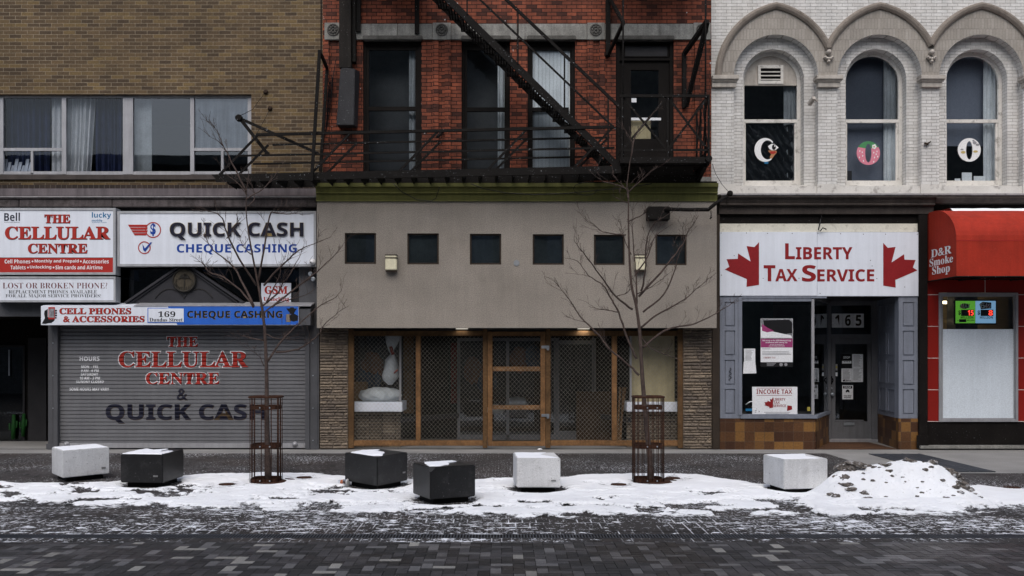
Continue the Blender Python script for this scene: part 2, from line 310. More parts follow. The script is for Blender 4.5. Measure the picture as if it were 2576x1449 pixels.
# ---- ground materials with snow lying on them
def ground_mat(name, c1, c2, mortar, bw, rh, ms, third, snow_lo, snow_hi, dust, joint, patch, offset=0.5, dark_third=0.9, patch_scale=(1.4, 1.4, 1)):
    m, t, bs = newmat(name); c1, c2, mortar, third = tone(c1, .62), tone(c2, .62), tone(mortar), tone(third)
    v = coords(t, 'ground')
    b = N(t, 'ShaderNodeTexBrick'); b.offset = offset; L(t, v, b.inputs['Vector'])
    for k, x in (('Color1', c1), ('Color2', c2), ('Mortar', mortar)): b.inputs[k].default_value = (*x, 1)
    b.inputs['Scale'].default_value = 1; b.inputs['Mortar Size'].default_value = ms; b.inputs['Mortar Smooth'].default_value = 0.2
    b.inputs['Brick Width'].default_value = bw; b.inputs['Row Height'].default_value = rh
    mp = N(t, 'ShaderNodeMapping'); mp.inputs['Location'].default_value = (bw * 31, rh * 46, 0); L(t, v, mp.inputs[0])
    b2 = N(t, 'ShaderNodeTexBrick'); b2.offset = offset; L(t, mp.outputs[0], b2.inputs['Vector'])
    for k, x in (('Color1', (0, 0, 0)), ('Color2', (1, 1, 1)), ('Mortar', (0, 0, 0))): b2.inputs[k].default_value = (*x, 1)
    b2.inputs['Scale'].default_value = 1; b2.inputs['Mortar Size'].default_value = ms
    b2.inputs['Brick Width'].default_value = bw; b2.inputs['Row Height'].default_value = rh
    c = mixc(t, remap(t, b2.outputs['Color'], dark_third, dark_third + 0.03, 0, 0.8), b.outputs['Color'], third)
    c = scale_col(t, c, remap(t, noise(t, v, 0.8, 5, 0.6), 0.3, 0.7, 0.72, 1.28))
    c = scale_col(t, c, remap(t, noise(t, v, 70, 3), 0.3, 0.7, 0.75, 1.25))
    c = mixc(t, remap(t, noise(t, v, 0.6, 4, 0.6, off=(4, 9, 0)), 0.5, 0.68, 0, 0.5), c, tuple(x * 0.9 for x in (0.05, 0.036, 0.028)))
    big = noise(t, v, 0.45, 4, 0.6, off=(2, 3, 0))
    # dust: small flecks of snow, thicker where the broad noise is high
    thr = remap(t, big, 0.35, 0.65, snow_hi, snow_lo)
    d1 = math_(t, 'GREATER_THAN', noise(t, v, 26, 3, 0.6), thr)
    d2 = math_(t, 'GREATER_THAN', noise(t, v, 7.5, 5, 0.68, stretch=patch_scale), math_(t, 'ADD', thr, patch))
    jn = math_(t, 'MULTIPLY', b.outputs['Fac'], remap(t, noise(t, v, 1.6, 4, 0.6, off=(7, 1, 0)), 0.45, 0.60, 0, joint))
    s = math_(t, 'MAXIMUM', math_(t, 'MAXIMUM', math_(t, 'MULTIPLY', d1, dust), d2), jn)
    L(t, mixc(t, s, c, (0.80, 0.82, 0.86)), bs.inputs['Base Color'])
    bs.inputs['Roughness'].default_value = 0.8; bs.inputs['Specular IOR Level'].default_value = 0.3
    hgt = math_(t, 'SUBTRACT', math_(t, 'ADD', math_(t, 'MULTIPLY', noise(t, v, 90, 3), 0.4), math_(t, 'MULTIPLY', s, 0.8)), b.outputs['Fac'])
    bump(t, bs, hgt, 0.6, 0.008)
    return m
ground_mat('pavement_far', (0.072, 0.065, 0.064), (0.044, 0.039, 0.038), (0.042, 0.038, 0.037), 0.1, 0.2, 0.003, (0.010, 0.009, 0.009), 0.585, 0.70, 1.0, 0.25, 0.05, dark_third=0.93)
ground_mat('pavement_near', (0.060, 0.054, 0.052), (0.042, 0.038, 0.038), (0.030, 0.027, 0.025), 0.1, 0.2, 0.006, (0.014, 0.013, 0.013), 0.585, 0.70, 1.0, 0.5, -0.045, dark_third=0.93, patch_scale=(.8, 1.5, 1))
ground_mat('slab_band', (0.058, 0.052, 0.050), (0.044, 0.040, 0.039), (0.030, 0.027, 0.025), 0.152, 0.78, 0.007, (0.03, 0.027, 0.026), 0.56, 0.67, 1.0, 0.8, -0.035, offset=0.5, patch_scale=(.7, 1.5, 1))
ground_mat('street_far', (0.050, 0.048, 0.050), (0.03, 0.028, 0.03), (0.015, 0.015, 0.015), 0.2, 0.1, 0.004, (0.12, 0.115, 0.11), 0.74, 0.80, 0.5, 0.0, 0.2)

def paver_mat():
    m, t, bs = newmat('street_paver')
    a = N(t, 'ShaderNodeAttribute'); a.attribute_name = 'tone'
    v = coords(t, 'ground')
    c = scale_col(t, a.outputs['Color'], remap(t, noise(t, v, 90, 3), 0.3, 0.7, 0.42, 0.78))
    c = scale_col(t, c, remap(t, noise(t, v, 0.7, 5, 0.6), 0.3, 0.7, 0.8, 1.2))
    fl = math_(t, 'GREATER_THAN', noise(t, v, 24, 3, 0.6), remap(t, noise(t, v, 0.6, 3, off=(1, 5, 0)), 0.35, 0.65, 0.80, 0.70))
    L(t, mixc(t, math_(t, 'MULTIPLY', fl, 0.7), c, (0.6, 0.61, 0.64)), bs.inputs['Base Color'])
    L(t, remap(t, noise(t, v, 1.1, 4, .6, off=(8, 3, 0)), .42, .60, .34, .7), bs.inputs['Roughness']); bs.inputs['Specular IOR Level'].default_value = 0.45
    bump(t, bs, noise(t, v, 110, 3), 0.8, 0.008)
paver_mat()

# ------------------------------------------------------------------ mesh helpers
def origin_of(o):
    v = Vector((0, 0, 0))
    while o is not None:
        v += Vector(o.location); o = o.parent
    return v
class MB:
    """collects shapes in world coordinates and links them as one mesh object"""
    def __init__(s): s.v = []; s.f = []; s.sm = []
    def face(s, pts, smooth=False):
        n = len(s.v); s.v += [tuple(p) for p in pts]; s.f.append(tuple(range(n, n + len(pts)))); s.sm.append(smooth); return s
    def box(s, x0, x1, y0, y1, z0, z1, bev=0.0):
        if x0 > x1: x0, x1 = x1, x0
        if y0 > y1: y0, y1 = y1, y0
        if z0 > z1: z0, z1 = z1, z0
        b = min(bev, (x1 - x0) * .3, (y1 - y0) * .3, (z1 - z0) * .3)
        if b <= 0:
            n = len(s.v)
            s.v += [(x, y, z) for x in (x0, x1) for y in (y0, y1) for z in (z0, z1)]
            for q in ((0, 1, 3, 2), (4, 6, 7, 5), (0, 4, 5, 1), (2, 3, 7, 6), (0, 2, 6, 4), (1, 5, 7, 3)):
                s.f.append(tuple(n + i for i in q)); s.sm.append(False)
        else:
            bm = bmesh.new(); bmesh.ops.create_cube(bm, size=1.0)
            for v in bm.verts: v.co = ((x0 + x1) / 2 + v.co.x * (x1 - x0), (y0 + y1) / 2 + v.co.y * (y1 - y0), (z0 + z1) / 2 + v.co.z * (z1 - z0))
            bmesh.ops.bevel(bm, geom=list(bm.edges), offset=b, segments=2, affect='EDGES')
            s.bm(bm)
        return s
    def pbox(s, a0, a1, b0, b1, d, thick, bev=0.0):   # picture rectangle on the plane at distance d, going back by thick
        return s.box(wx(a0, d), wx(a1, d), d, d + thick, wz(b1, d), wz(b0, d), bev)
    def bm(s, bm, smooth=False):
        n = len(s.v); bm.verts.index_update()
        s.v += [tuple(v.co) for v in bm.verts]
        for f in bm.faces: s.f.append(tuple(n + v.index for v in f.verts)); s.sm.append(smooth)
        bm.free(); return s
    def prism(s, pts, y0, y1):     # pts in (x, z), anticlockwise seen from the camera side
        n = len(pts)
        s.face([(p[0], y0, p[1]) for p in pts]); s.face([(p[0], y1, p[1]) for p in reversed(pts)])
        for i in range(n):
            a, b = pts[i], pts[(i + 1) % n]
            s.face([(a[0], y0, a[1]), (a[0], y1, a[1]), (b[0], y1, b[1]), (b[0], y0, b[1])])
        return s
    def xprism(s, pts, x0, x1):    # pts in (y, z)
        n = len(pts)
        s.face([(x0, p[0], p[1]) for p in pts]); s.face([(x1, p[0], p[1]) for p in reversed(pts)])
        for i in range(n):
            a, b = pts[i], pts[(i + 1) % n]
            s.face([(x0, a[0], a[1]), (x1, a[0], a[1]), (x1, b[0], b[1]), (x0, b[0], b[1])])
        return s
    def bar(s, p0, p1, w, h, up=(0, 0, 1)):
        p0, p1 = Vector(p0), Vector(p1); a = (p1 - p0).normalized(); u = Vector(up)
        if abs(a.dot(u)) > 0.98: u = Vector((0, 1, 0))
        sd = a.cross(u).normalized(); u = sd.cross(a)
        n = len(s.v)
        for p in (p0, p1):
            for i, j in ((-1, -1), (1, -1), (1, 1), (-1, 1)): s.v.append(tuple(p + sd * i * w / 2 + u * j * h / 2))
        for q in ((3, 2, 1, 0), (4, 5, 6, 7), (0, 1, 5, 4), (1, 2, 6, 5), (2, 3, 7, 6), (3, 0, 4, 7)):
            s.f.append(tuple(n + i for i in q)); s.sm.append(False)
        return s
    def tube(s, pts, rad, seg=8, closed=False, cap=True):
        pts = [Vector(p) for p in pts]
        rs = rad if isinstance(rad, (list, tuple)) else [rad] * len(pts)
        n0 = len(s.v); k = len(pts); u = None
        for i, p in enumerate(pts):
            a = (pts[(i + 1) % k] - pts[i - 1]) if closed else (pts[min(i + 1, k - 1)] - pts[max(i - 1, 0)])
            a = a.normalized() if a.length > 1e-9 else Vector((0, 0, 1))
            if u is None:
                u = Vector((0, 0, 1)) if abs(a.z) < .9 else Vector((1, 0, 0))
            u = (u - a * u.dot(a)).normalized(); w = a.cross(u)
            for j in range(seg):
                t = 2 * math.pi * j / seg; s.v.append(tuple(p + (u * math.cos(t) + w * math.sin(t)) * rs[i]))
        for i in range(k if closed else k - 1):
            for j in range(seg):
                a, b = n0 + i * seg + j, n0 + i * seg + (j + 1) % seg
                c, d = n0 + ((i + 1) % k) * seg + (j + 1) % seg, n0 + ((i + 1) % k) * seg + j
                s.f.append((a, b, c, d)); s.sm.append(True)
        if cap and not closed:
            s.f.append(tuple(n0 + j for j in reversed(range(seg)))); s.sm.append(False)
            s.f.append(tuple(n0 + (k - 1) * seg + j for j in range(seg))); s.sm.append(False)
        return s
    def lathe(s, prof, c, axis='z', seg=20):   # prof: (radius, height) along the axis from c
        n0 = len(s.v); c = Vector(c)
        for r, h in prof:
            for j in range(seg):
                t = 2 * math.pi * j / seg; a, b = r * math.cos(t), r * math.sin(t)
                s.v.append(tuple(c + (Vector((a, b, h)) if axis == 'z' else Vector((a, -h, b)))))
        for i in range(len(prof) - 1):
            for j in range(seg):
                s.f.append((n0 + i * seg + j, n0 + i * seg + (j + 1) % seg, n0 + (i + 1) * seg + (j + 1) % seg, n0 + (i + 1) * seg + j)); s.sm.append(True)
        s.f.append(tuple(n0 + (len(prof) - 1) * seg + j for j in range(seg))); s.sm.append(False)
        s.f.append(tuple(n0 + j for j in reversed(range(seg)))); s.sm.append(False)
        return s
    def disc(s, px, py, r, d, thick, seg=24, ry=None):     # flat round plate facing the camera, r in picture units
        c = P(px, py, d); q = d / FD; ry = ry or r
        return s.prism([(c.x + r * q * math.cos(2 * math.pi * i / seg), c.z + ry * q * math.sin(2 * math.pi * i / seg)) for i in range(seg)], d, d + thick)
    def build(s, name, m, parent=None):
        o0 = origin_of(parent) if parent else Vector((0, 0, 0))
        me = bpy.data.meshes.new(name)
        me.from_pydata([(a - o0.x, b - o0.y, c - o0.z) for a, b, c in s.v], [], s.f)
        me.polygons.foreach_set('use_smooth', s.sm)
        me.materials.append(MATS[m] if isinstance(m, str) else m); me.update()
        bm = bmesh.new(); bm.from_mesh(me); bmesh.ops.recalc_face_normals(bm, faces=bm.faces); bm.to_mesh(me); bm.free()
        o = bpy.data.objects.new(name, me); COL.objects.link(o)
        if parent: o.parent = parent
        return o

def tag(o, label=None, cat=None, group=None, kind=None):
    if label: o['label'] = label
    if cat: o['category'] = cat
    if group: o['group'] = group
    if kind: o['kind'] = kind
    return o
def empty(name, loc, label, cat, group=None):
    o = bpy.data.objects.new(name, None); o.location = loc; o.empty_display_size = 0.2; COL.objects.link(o)
    return tag(o, label, cat, group)
def struct(name, mb, m):
    return tag(mb.build(name, m), kind='structure')
def copy_tree(o, parent=None):
    c = o.copy(); COL.objects.link(c); c.parent = parent
    for ch in list(o.children): copy_tree(ch, c)
    return c

def wall_sheet(mb, x0, x1, z0, z1, y, holes, reveal):
    xs = sorted({x0, x1, *[h[0] for h in holes], *[h[1] for h in holes]}); zs = sorted({z0, z1, *[h[2] for h in holes], *[h[3] for h in holes]})
    xs = [x for x in xs if x0 <= x <= x1]; zs = [z for z in zs if z0 <= z <= z1]
    for i in range(len(xs) - 1):
        for j in range(len(zs) - 1):
            cx, cz = (xs[i] + xs[i + 1]) / 2, (zs[j] + zs[j + 1]) / 2
            if any(h[0] < cx < h[1] and h[2] < cz < h[3] for h in holes): continue
            mb.face([(xs[i], y, zs[j]), (xs[i + 1], y, zs[j]), (xs[i + 1], y, zs[j + 1]), (xs[i], y, zs[j + 1])])
    for a, b, c, d in holes:
        e = y + reveal
        mb.face([(a, y, c), (a, e, c), (a, e, d), (a, y, d)]); mb.face([(b, y, d), (b, e, d), (b, e, c), (b, y, c)])
        mb.face([(a, y, d), (a, e, d), (b, e, d), (b, y, d)]); mb.face([(a, y, c), (b, y, c), (b, e, c), (a, e, c)])
def shell(parent, x0, x1, z1, back, slabs):
    m = MB()
    m.face([(x0, F + .02, -.3), (x0, back, -.3), (x0, back, z1), (x0, F + .02, z1)]); m.face([(x1, F + .02, -.3), (x1, F + .02, z1), (x1, back, z1), (x1, back, -.3)])
    m.face([(x0, back, -.3), (x1, back, -.3), (x1, back, z1), (x0, back, z1)]); m.face([(x0, F, z1), (x1, F, z1), (x1, back, z1), (x0, back, z1)])
    for z in slabs: m.box(x0 + .02, x1 - .02, F + .45, back - .02, z - .1, z)
    m.build('shell', 'interior_dark', parent)
def pframe(mb, a0, a1, b0, b1, d, w, thick, wb=None, wt=None):   # rectangular frame, picture units
    wb = wb or w; wt = wt or w
    mb.pbox(a0, a0 + w, b0, b1, d, thick); mb.pbox(a1 - w, a1, b0, b1, d, thick)
    mb.pbox(a0 + w, a1 - w, b0, b0 + wt, d, thick); mb.pbox(a0 + w, a1 - w, b1 - wb, b1, d, thick)
    return mb
def pane(a0, a1, b0, b1, d, parent, m='window_glass', name='pane'):
    return MB().face([P(a0, b1, d), P(a1, b1, d), P(a1, b0, d), P(a0, b0, d)]).build(name, m, parent)

# ---- lettering
ALPH = {'serif': (0x1D400, 0x1D41A, 0x1D7CE), 'sans': (0x1D5D4, 0x1D5EE, 0x1D7EC), 'ital': (0x1D468, 0x1D482, 0x1D7CE), 'sansital': (0x1D63C, 0x1D656, 0x1D7EC)}
def styled(s, st):
    if st not in ALPH: return s
    A, a, d = ALPH[st]; o = ''
    for c in s:
        if 'A' <= c <= 'Z': o += chr(A + ord(c) - 65)
        elif 'a' <= c <= 'z': o += chr(a + ord(c) - 97)
        elif '0' <= c <= '9': o += chr(d + ord(c) - 48)
        else: o += c
    return o
def glyphs(body, style, grow, ext):
    cu = bpy.data.curves.new('lettering', 'FONT'); cu.body = styled(body, style); cu.resolution_u = 3
    cu.offset = grow; cu.extrude = ext; cu.fill_mode = 'BOTH' if ext else 'FRONT'
    ob = bpy.data.objects.new('lettering', cu)
    me = bpy.data.meshes.new_from_object(ob); bpy.data.objects.remove(ob); bpy.data.curves.remove(cu)
    return me
def text(body, style, x0, x1, y0, y1, d, m, parent, grow=0.0, dx=0.0, dy=0.0, depth=0.004, lift=0.0, name='lettering', post=None):
    """lettering fitted into a picture rectangle on the plane at distance d; dx, dy, in picture units, shift it"""
    me0 = glyphs(body, style, 0.0, 0.0)
    co0 = np.empty(len(me0.vertices) * 3); me0.vertices.foreach_get('co', co0); co0 = co0.reshape(-1, 3)
    lo, hi = co0.min(0), co0.max(0)
    me = glyphs(body, style, grow, 0.5 if depth else 0.0) if (grow or depth) else me0
    co = np.empty(len(me.vertices) * 3); me.vertices.foreach_get('co', co); co = co.reshape(-1, 3)
    X0, X1 = wx(x0 + dx, d), wx(x1 + dx, d); Z0, Z1 = wz(y1 + dy, d), wz(y0 + dy, d)
    out = np.empty_like(co)
    out[:, 0] = X0 + (co[:, 0] - lo[0]) / (hi[0] - lo[0]) * (X1 - X0)
    out[:, 2] = Z0 + (co[:, 1] - lo[1]) / (hi[1] - lo[1]) * (Z1 - Z0)
    out[:, 1] = d - lift - (co[:, 2] + 0.5) * depth if depth else d - lift
    if post is not None: out = post(out)
    o0 = origin_of(parent); out -= np.array(o0)
    me.vertices.foreach_set('co', out.ravel()); me.materials.clear(); me.materials.append(MATS[m]); me.update()
    o = bpy.data.objects.new(name, me); COL.objects.link(o); o.parent = parent
    return o

# ------------------------------------------------------------------ ground
def sheet(name, x0, x1, y0, y1, z, m):
    return struct(name, MB().face([(x0, y0, z), (x1, y0, z), (x1, y1, z), (x0, y1, z)]), m)
def gd(py): return H * FD / (py - VY)       # distance of a ground point seen at picture height py
Y_APRON, Y_SLAB0, Y_SLAB1, Y_DRAIN0, Y_DRAIN1, Y_STREET = gd(1140.5), gd(1307), gd(1337), gd(1345), gd(1354), gd(1364)
sheet('ground', -70, 70, -60, 80, -0.30, 'street_far')
sheet('apron', -16, 16, Y_APRON, 22.5, 0.0, 'concrete')
sheet('pavement', -16, 16, 13.2, Y_APRON, 0.0, 'pavement_far')
sheet('pavement', -16, 16, Y_SLAB0, 13.2, 0.0, 'pavement_near')
sheet('paver_strip', -16, 16, Y_SLAB1, Y_SLAB0, 0.0, 'slab_band')
sheet('paver_strip', -16, 16, Y_DRAIN1 - .0, Y_SLAB1, -0.004, 'slab_band')
sheet('paver_strip', -16, 16, Y_STREET, Y_DRAIN1, 0.0, 'pavement_near')
sheet('street', -16, 16, -14, 5.4, -0.012, 'street_far')
for s in (-1, 1): sheet('street', s * 16, s * 60, -14, 27, -0.012, 'street_far')

# herringbone block paving of the street
def street_pavers():
    u = 0.1; x_lo, x_hi, y_lo, y_hi = -11.0, 11.0, 5.4, Y_STREET
    nx, ny = int((x_hi - x_lo) / u), int((y_hi - y_lo) / u) + 1
    rnd = random.Random(3); vs, fs, cols = [], [], []
    for j in range(ny):
        for i in range(nx):
            c = (i - j) % 4
            if c == 0: w, h = 2, 1
            elif c == 3: w, h = 1, 2
            else: continue
            g = 0.0026
            xa, xb = x_lo + i * u + g, x_lo + (i + w) * u - g
            ya, yb = y_hi - (ny - j) * u + g, y_hi - (ny - j - h) * u - g
            if yb > y_hi: yb = y_hi
            r = rnd.random()
            if r < 0.055: t = rnd.uniform(0.30, 0.46); col = (t, t * 0.97, t * 0.90)
            elif r < 0.17: t = rnd.uniform(0.14, 0.21); col = (t, t * .98, t * 1.0)
            elif r < 0.52: t = rnd.uniform(0.062, 0.090); col = (t, t * 0.96, t * 1.0)
            else: t = rnd.uniform(0.026, 0.042); col = (t, t * 0.95, t * 0.94)
            n = len(vs); dz = [rnd.uniform(-0.0012, 0.0012) for _ in range(4)]
            vs += [(xa, ya, dz[0]), (xb, ya, dz[1]), (xb, yb, dz[2]), (xa, yb, dz[3]), (xa, ya, -.01), (xb, ya, -.01), (xb, yb, -.01), (xa, yb, -.01)]
            for q in ((0, 1, 2, 3), (0, 4, 5, 1), (1, 5, 6, 2), (2, 6, 7, 3), (3, 7, 4, 0)):
                fs.append(tuple(n + k for k in q)); cols.append(col)
    me = bpy.data.meshes.new('street'); me.from_pydata(vs, [], fs)
    at = me.color_attributes.new('tone', 'FLOAT_COLOR', 'CORNER')
    buf = np.repeat(np.array([(*c, 1.0) for c in cols], dtype=np.float32), [len(f) for f in fs], axis=0)
    at.data.foreach_set('color', buf.ravel())
    me.materials.append(MATS['street_paver']); me.update()
    o = bpy.data.objects.new('street', me); COL.objects.link(o); o['kind'] = 'structure'
    sheet('street_bed', -11.0, 11.0, 5.4, Y_STREET, -0.011, 'black_void')
street_pavers()
for s in (-1, 1): sheet('street', s * 11.0, s * 16.0, 5.4, Y_STREET, -0.0, 'street_far')

# slotted drain along the gutter
dr = empty('drain_channel', (0, (Y_DRAIN0 + Y_DRAIN1) / 2, 0), 'long narrow slotted metal drain running along the edge of the street paving', 'drain')
m = MB()
x = -11.0
while x < 11.0:
    m.box(x, x + 0.013, Y_DRAIN1 + .008, Y_DRAIN0 - .008, -0.003, 0.004); x += 0.031
m.build('grate', 'steel_grate', dr)
m = MB(); m.box(-11, 11, Y_DRAIN1, Y_DRAIN1 + .008, -.003, .005); m.box(-11, 11, Y_DRAIN0 - .008, Y_DRAIN0, -.003, .005)
m.build('frame', 'steel_grate', dr)
MB().face([(-11, Y_DRAIN1 + .008, -.002), (11, Y_DRAIN1 + .008, -.002), (11, Y_DRAIN0 - .008, -.002), (-11, Y_DRAIN0 - .008, -.002)]).build('channel', 'black_void', dr)

# concrete slabs and cellar grate in front of the tax office
sheet('slab', 6.05, 16, 15.45, Y_APRON - .002, 0.004, 'concrete')
gr = empty('pavement_grate', (7.26, 17.0, 0.0), 'large steel cellar grate set in the concrete pavement behind the snow heap', 'grate')
m = MB()
y = 15.6
while y < 18.38: m.box(6.81, 7.71, y, y + .022, .006, .016); y += .042
for xx in (6.79, 7.095, 7.40, 7.71): m.box(xx, xx + .02, 15.58, 18.42, .006, .019)
m.build('grate_bars', 'steel_grate', gr)
MB().face([(6.79, 15.58, .008), (7.73, 15.58, .008), (7.73, 18.42, .008), (6.79, 18.42, .008)]).build('pit', 'black_void', gr)

# ------------------------------------------------------------------ numpy value noise for snow
def vn(x, y, seed):
    xi, yi = np.floor(x).astype(np.int64), np.floor(y).astype(np.int64); xf, yf = x - xi, y - yi
    def h(a, b):
        n = (a * 374761393 + b * 668265263 + seed * 69069) & 0x7fffffff
        n = ((n ^ (n >> 13)) * 1274126177) & 0x7fffffff
        n = n ^ (n >> 16)
        return (n & 0xffff) / 65535.0
    u, v = xf * xf * (3 - 2 * xf), yf * yf * (3 - 2 * yf)
    return (h(xi, yi) * (1 - u) + h(xi + 1, yi) * u) * (1 - v) + (h(xi, yi + 1) * (1 - u) + h(xi + 1, yi + 1) * u) * v
def fbm(x, y, seed, oct=5, gain=0.55):
    a, t, s = 1.0, 0.0, 0.0
    for k in range(oct):
        t = t + a * vn(x * 2 ** k + 17.3 * k, y * 2 ** k - 9.1 * k, seed + k); s += a; a *= gain
    return t / s
def grid_obj(name, X, Y, Z, m, parent=None):
    ny, nx = X.shape
    o0 = origin_of(parent) if parent else Vector((0, 0, 0))
    co = np.stack([X - o0.x, Y - o0.y, Z - o0.z], -1).reshape(-1, 3)
    idx = np.arange(nx * ny).reshape(ny, nx)
    q = np.stack([idx[:-1, :-1], idx[:-1, 1:], idx[1:, 1:], idx[1:, :-1]], -1).reshape(-1, 4)
    z = co[:, 2][q]
    q = q[(z + o0.z).max(1) > -0.001]
    me = bpy.data.meshes.new(name)
    me.vertices.add(len(co)); me.vertices.foreach_set('co', co.ravel())
    me.loops.add(q.size); me.loops.foreach_set('vertex_index', q.ravel().astype(np.int32))
    me.polygons.add(len(q)); me.polygons.foreach_set('loop_start', np.arange(0, q.size, 4, dtype=np.int32))
    me.polygons.foreach_set('use_smooth', np.ones(len(q), dtype=bool))
    me.update(calc_edges=True)
    me.materials.append(MATS[m])
    o = bpy.data.objects.new(name, me); COL.objects.link(o)
    if parent: o.parent = parent
    return o

BENCHES = [   # centre x, y, heading of the nearer long side, width, depth, kind
    ((-6.31, 14.31), (-5.86, 14.87), (-6.72, 14.87), 'white'),
    ((-4.68, 13.75), (-4.64, 14.53), (-5.29, 13.82), 'black'),
    ((-1.677, 13.42), (-1.33, 14.07), (-2.21, 14.02), 'black'),
    ((-0.875, 12.18), (-0.329, 12.47), (-1.135, 12.72), 'black'),
    ((0.202, 13.30), (0.784, 13.27), (0.161, 14.07), 'white'),
    ((3.716, 13.11), (4.33, 13.22), (3.62, 13.78), 'white'),
    ((-8.46, 13.85), (-7.93, 14.20), (-8.80, 14.35), 'white'),
]
LIGHTS = [(570, 1220), (765, 1203), (1556, 1220.5), (1692, 1204.5), (2546, 1228.5)]
GUARDS = [(-3.41, 14.42), (2.12, 14.42)]

# ------------------------------------------------------------------ lying snow
def lying_snow():
    xs = np.arange(-11.2, 11.2, 0.022); ys = np.arange(11.0, 15.7, 0.018)
    X, Y = np.meshgrid(xs, ys)
    bx = [-11, -8.9, -7.6, -6.6, -5.6, -4.9, -4.6, -3.0, -2.5, -2.0, -1.3, -0.4, 0.1, 0.9, 1.3, 1.9, 3.0, 3.35, 3.65, 4.2, 5.2, 6.5, 7.0, 8.0, 11]
    by = [14.2, 14.25, 14.5, 14.3, 14.5, 14.9, 15.30, 15.36, 15.15, 14.9, 14.75, 14.7, 14.95, 15.0, 15.2, 15.34, 15.3, 14.6, 13.95, 14.3, 14.2, 14.1, 13.8, 13.45, 13.2]
    fx = [-11, -6, -5, -4, -2.7, -1.5, 0, 1.5, 3, 4.5, 5.5, 6.5, 7.5, 11]
    fy = [12.25, 12.2, 11.98, 11.95, 11.65, 11.45, 11.35, 11.3, 11.3, 11.4, 11.75, 11.9, 12.0, 12.1]
    wob = 0.5 * (fbm(X * 1.3, Y * 1.3, 3) - .5) + 0.25 * (fbm(X * 5, Y * 5, 9) - .5)
    back = np.interp(X, bx, by) - Y + wob * .9
    front = Y - np.interp(X, fx, fy) + wob * 1.0
    edge = np.minimum(back * .8, front)
    T = np.clip(edge * 0.10, -0.06, 0.020) + 0.014 * (fbm(X * 1.1, Y * 1.1, 21) - .5) + 0.004 * (fbm(X * 7, Y * 7, 5, 3) - .5)
    # worn streaks: thin towards the street, and along trodden ways
    wear = fbm(X * 2.3, Y * 3.4, 33, 6, 0.62)
    ky = np.clip((front) / 1.5, 0, 1)
    thr = 0.488 + 0.105 * ky + 0.04 * (fbm(X * .5, Y * .5, 40) - .5)
    for cx, cy, r in ((-5.0, 13.2, .8), (-7.5, 13.3, 1.2), (-2.3, 13.2, .7), (-2.0, 12.6, .9), (-1.0, 14.2, .6), (3.2, 13.2, .9), (2.9, 12.2, .8), (-4.0, 13.3, .4), (1.7, 12.2, .7)):
        thr = thr - 0.062 * np.exp(-(((X - cx) / r) ** 2 + ((Y - cy) / (r * .7)) ** 2))
    for gx, gy in GUARDS: thr = thr + 0.12 * np.exp(-(((X - gx) / 1.0) ** 2 + ((Y - gy - .1) / .9) ** 2))
    T = T - np.clip(wear - thr, 0, 1) * 0.30
    # footprints trodden along and across the strip
    fr_ = random.Random(12)
    for k in range(26):
        x0, y0, a = fr_.uniform(-8, 7), fr_.uniform(12.0, 14.6), fr_.choice((0.1, 3.0, 1.2, 2.2)) + fr_.uniform(-.3, .3)
        for j in range(fr_.randrange(3, 7)):
            cx = x0 + math.cos(a) * .62 * j - math.sin(a) * .09 * (-1) ** j; cy = y0 + math.sin(a) * .62 * j + math.cos(a) * .09 * (-1) ** j
            u = (X - cx) * math.cos(a) + (Y - cy) * math.sin(a); v = -(X - cx) * math.sin(a) + (Y - cy) * math.cos(a)
            T = T - 0.017 * np.exp(-((u / .14) ** 2 + (v / .055) ** 2) ** 3)
    # planting beds lift a little
    for gx, gy in GUARDS: T = T + 0.022 * np.exp(-(((X - gx) / 1.1) ** 2 + ((Y - gy) / .7) ** 2))
    # bare hollows under the benches and round the ground lights
    for (ax, ay), (rx, ry), (lx, ly), k in BENCHES:
        cx, cy = (rx + lx) / 2, (ry + ly) / 2
        T = T - 0.09 * np.exp(-((((X - cx - .02) / .36) ** 2 + ((Y - cy + .05) / .42) ** 2) ** 2)) * (1 + .6 * (fbm(X * 4, Y * 4, 60) - .5))
    for px, py in LIGHTS:
        d = gd(py); cx = wx(px, d)
        T = T - 0.08 * np.exp(-((((X - cx) / .115) ** 2 + ((Y - d) / .105) ** 2) ** 4))
    near = np.zeros_like(X)
    for cx, cy, r in [(wx(px, gd(py)), gd(py), .34) for px, py in LIGHTS] + [(gx, gy, .40) for gx, gy in GUARDS]:
        near = np.maximum(near, np.exp(-((((X - cx) / r) ** 2 + ((Y - cy + .10) / (r * 1.2)) ** 2) ** 2)))
    T = np.where(T > .007, T + (.007 - T) * near, T)
    for gx, gy in GUARDS: T = T - 0.05 * np.exp(-((((X - gx) / .21) ** 2 + ((Y - gy) / .21) ** 2) ** 4))
    # skirt of the heap
    T = T + 0.05 * np.exp(-(((X - 5.2) / 1.5) ** 2 + ((Y - 12.9) / 1.0) ** 2))
    Z = np.where(T > -0.035, np.maximum(T, 0.0035) + np.clip(T, 0, .02) * 1.8 * (1 - near) * fbm(X * 2.2, Y * 2.2, 91), -0.05)
    o = grid_obj('snow', X, Y, Z, 'street_snow'); o['kind'] = 'structure'
    at = o.data.attributes.new('thick', 'FLOAT', 'POINT'); at.data.foreach_set('value', T.ravel().astype(np.float32))
lying_snow()

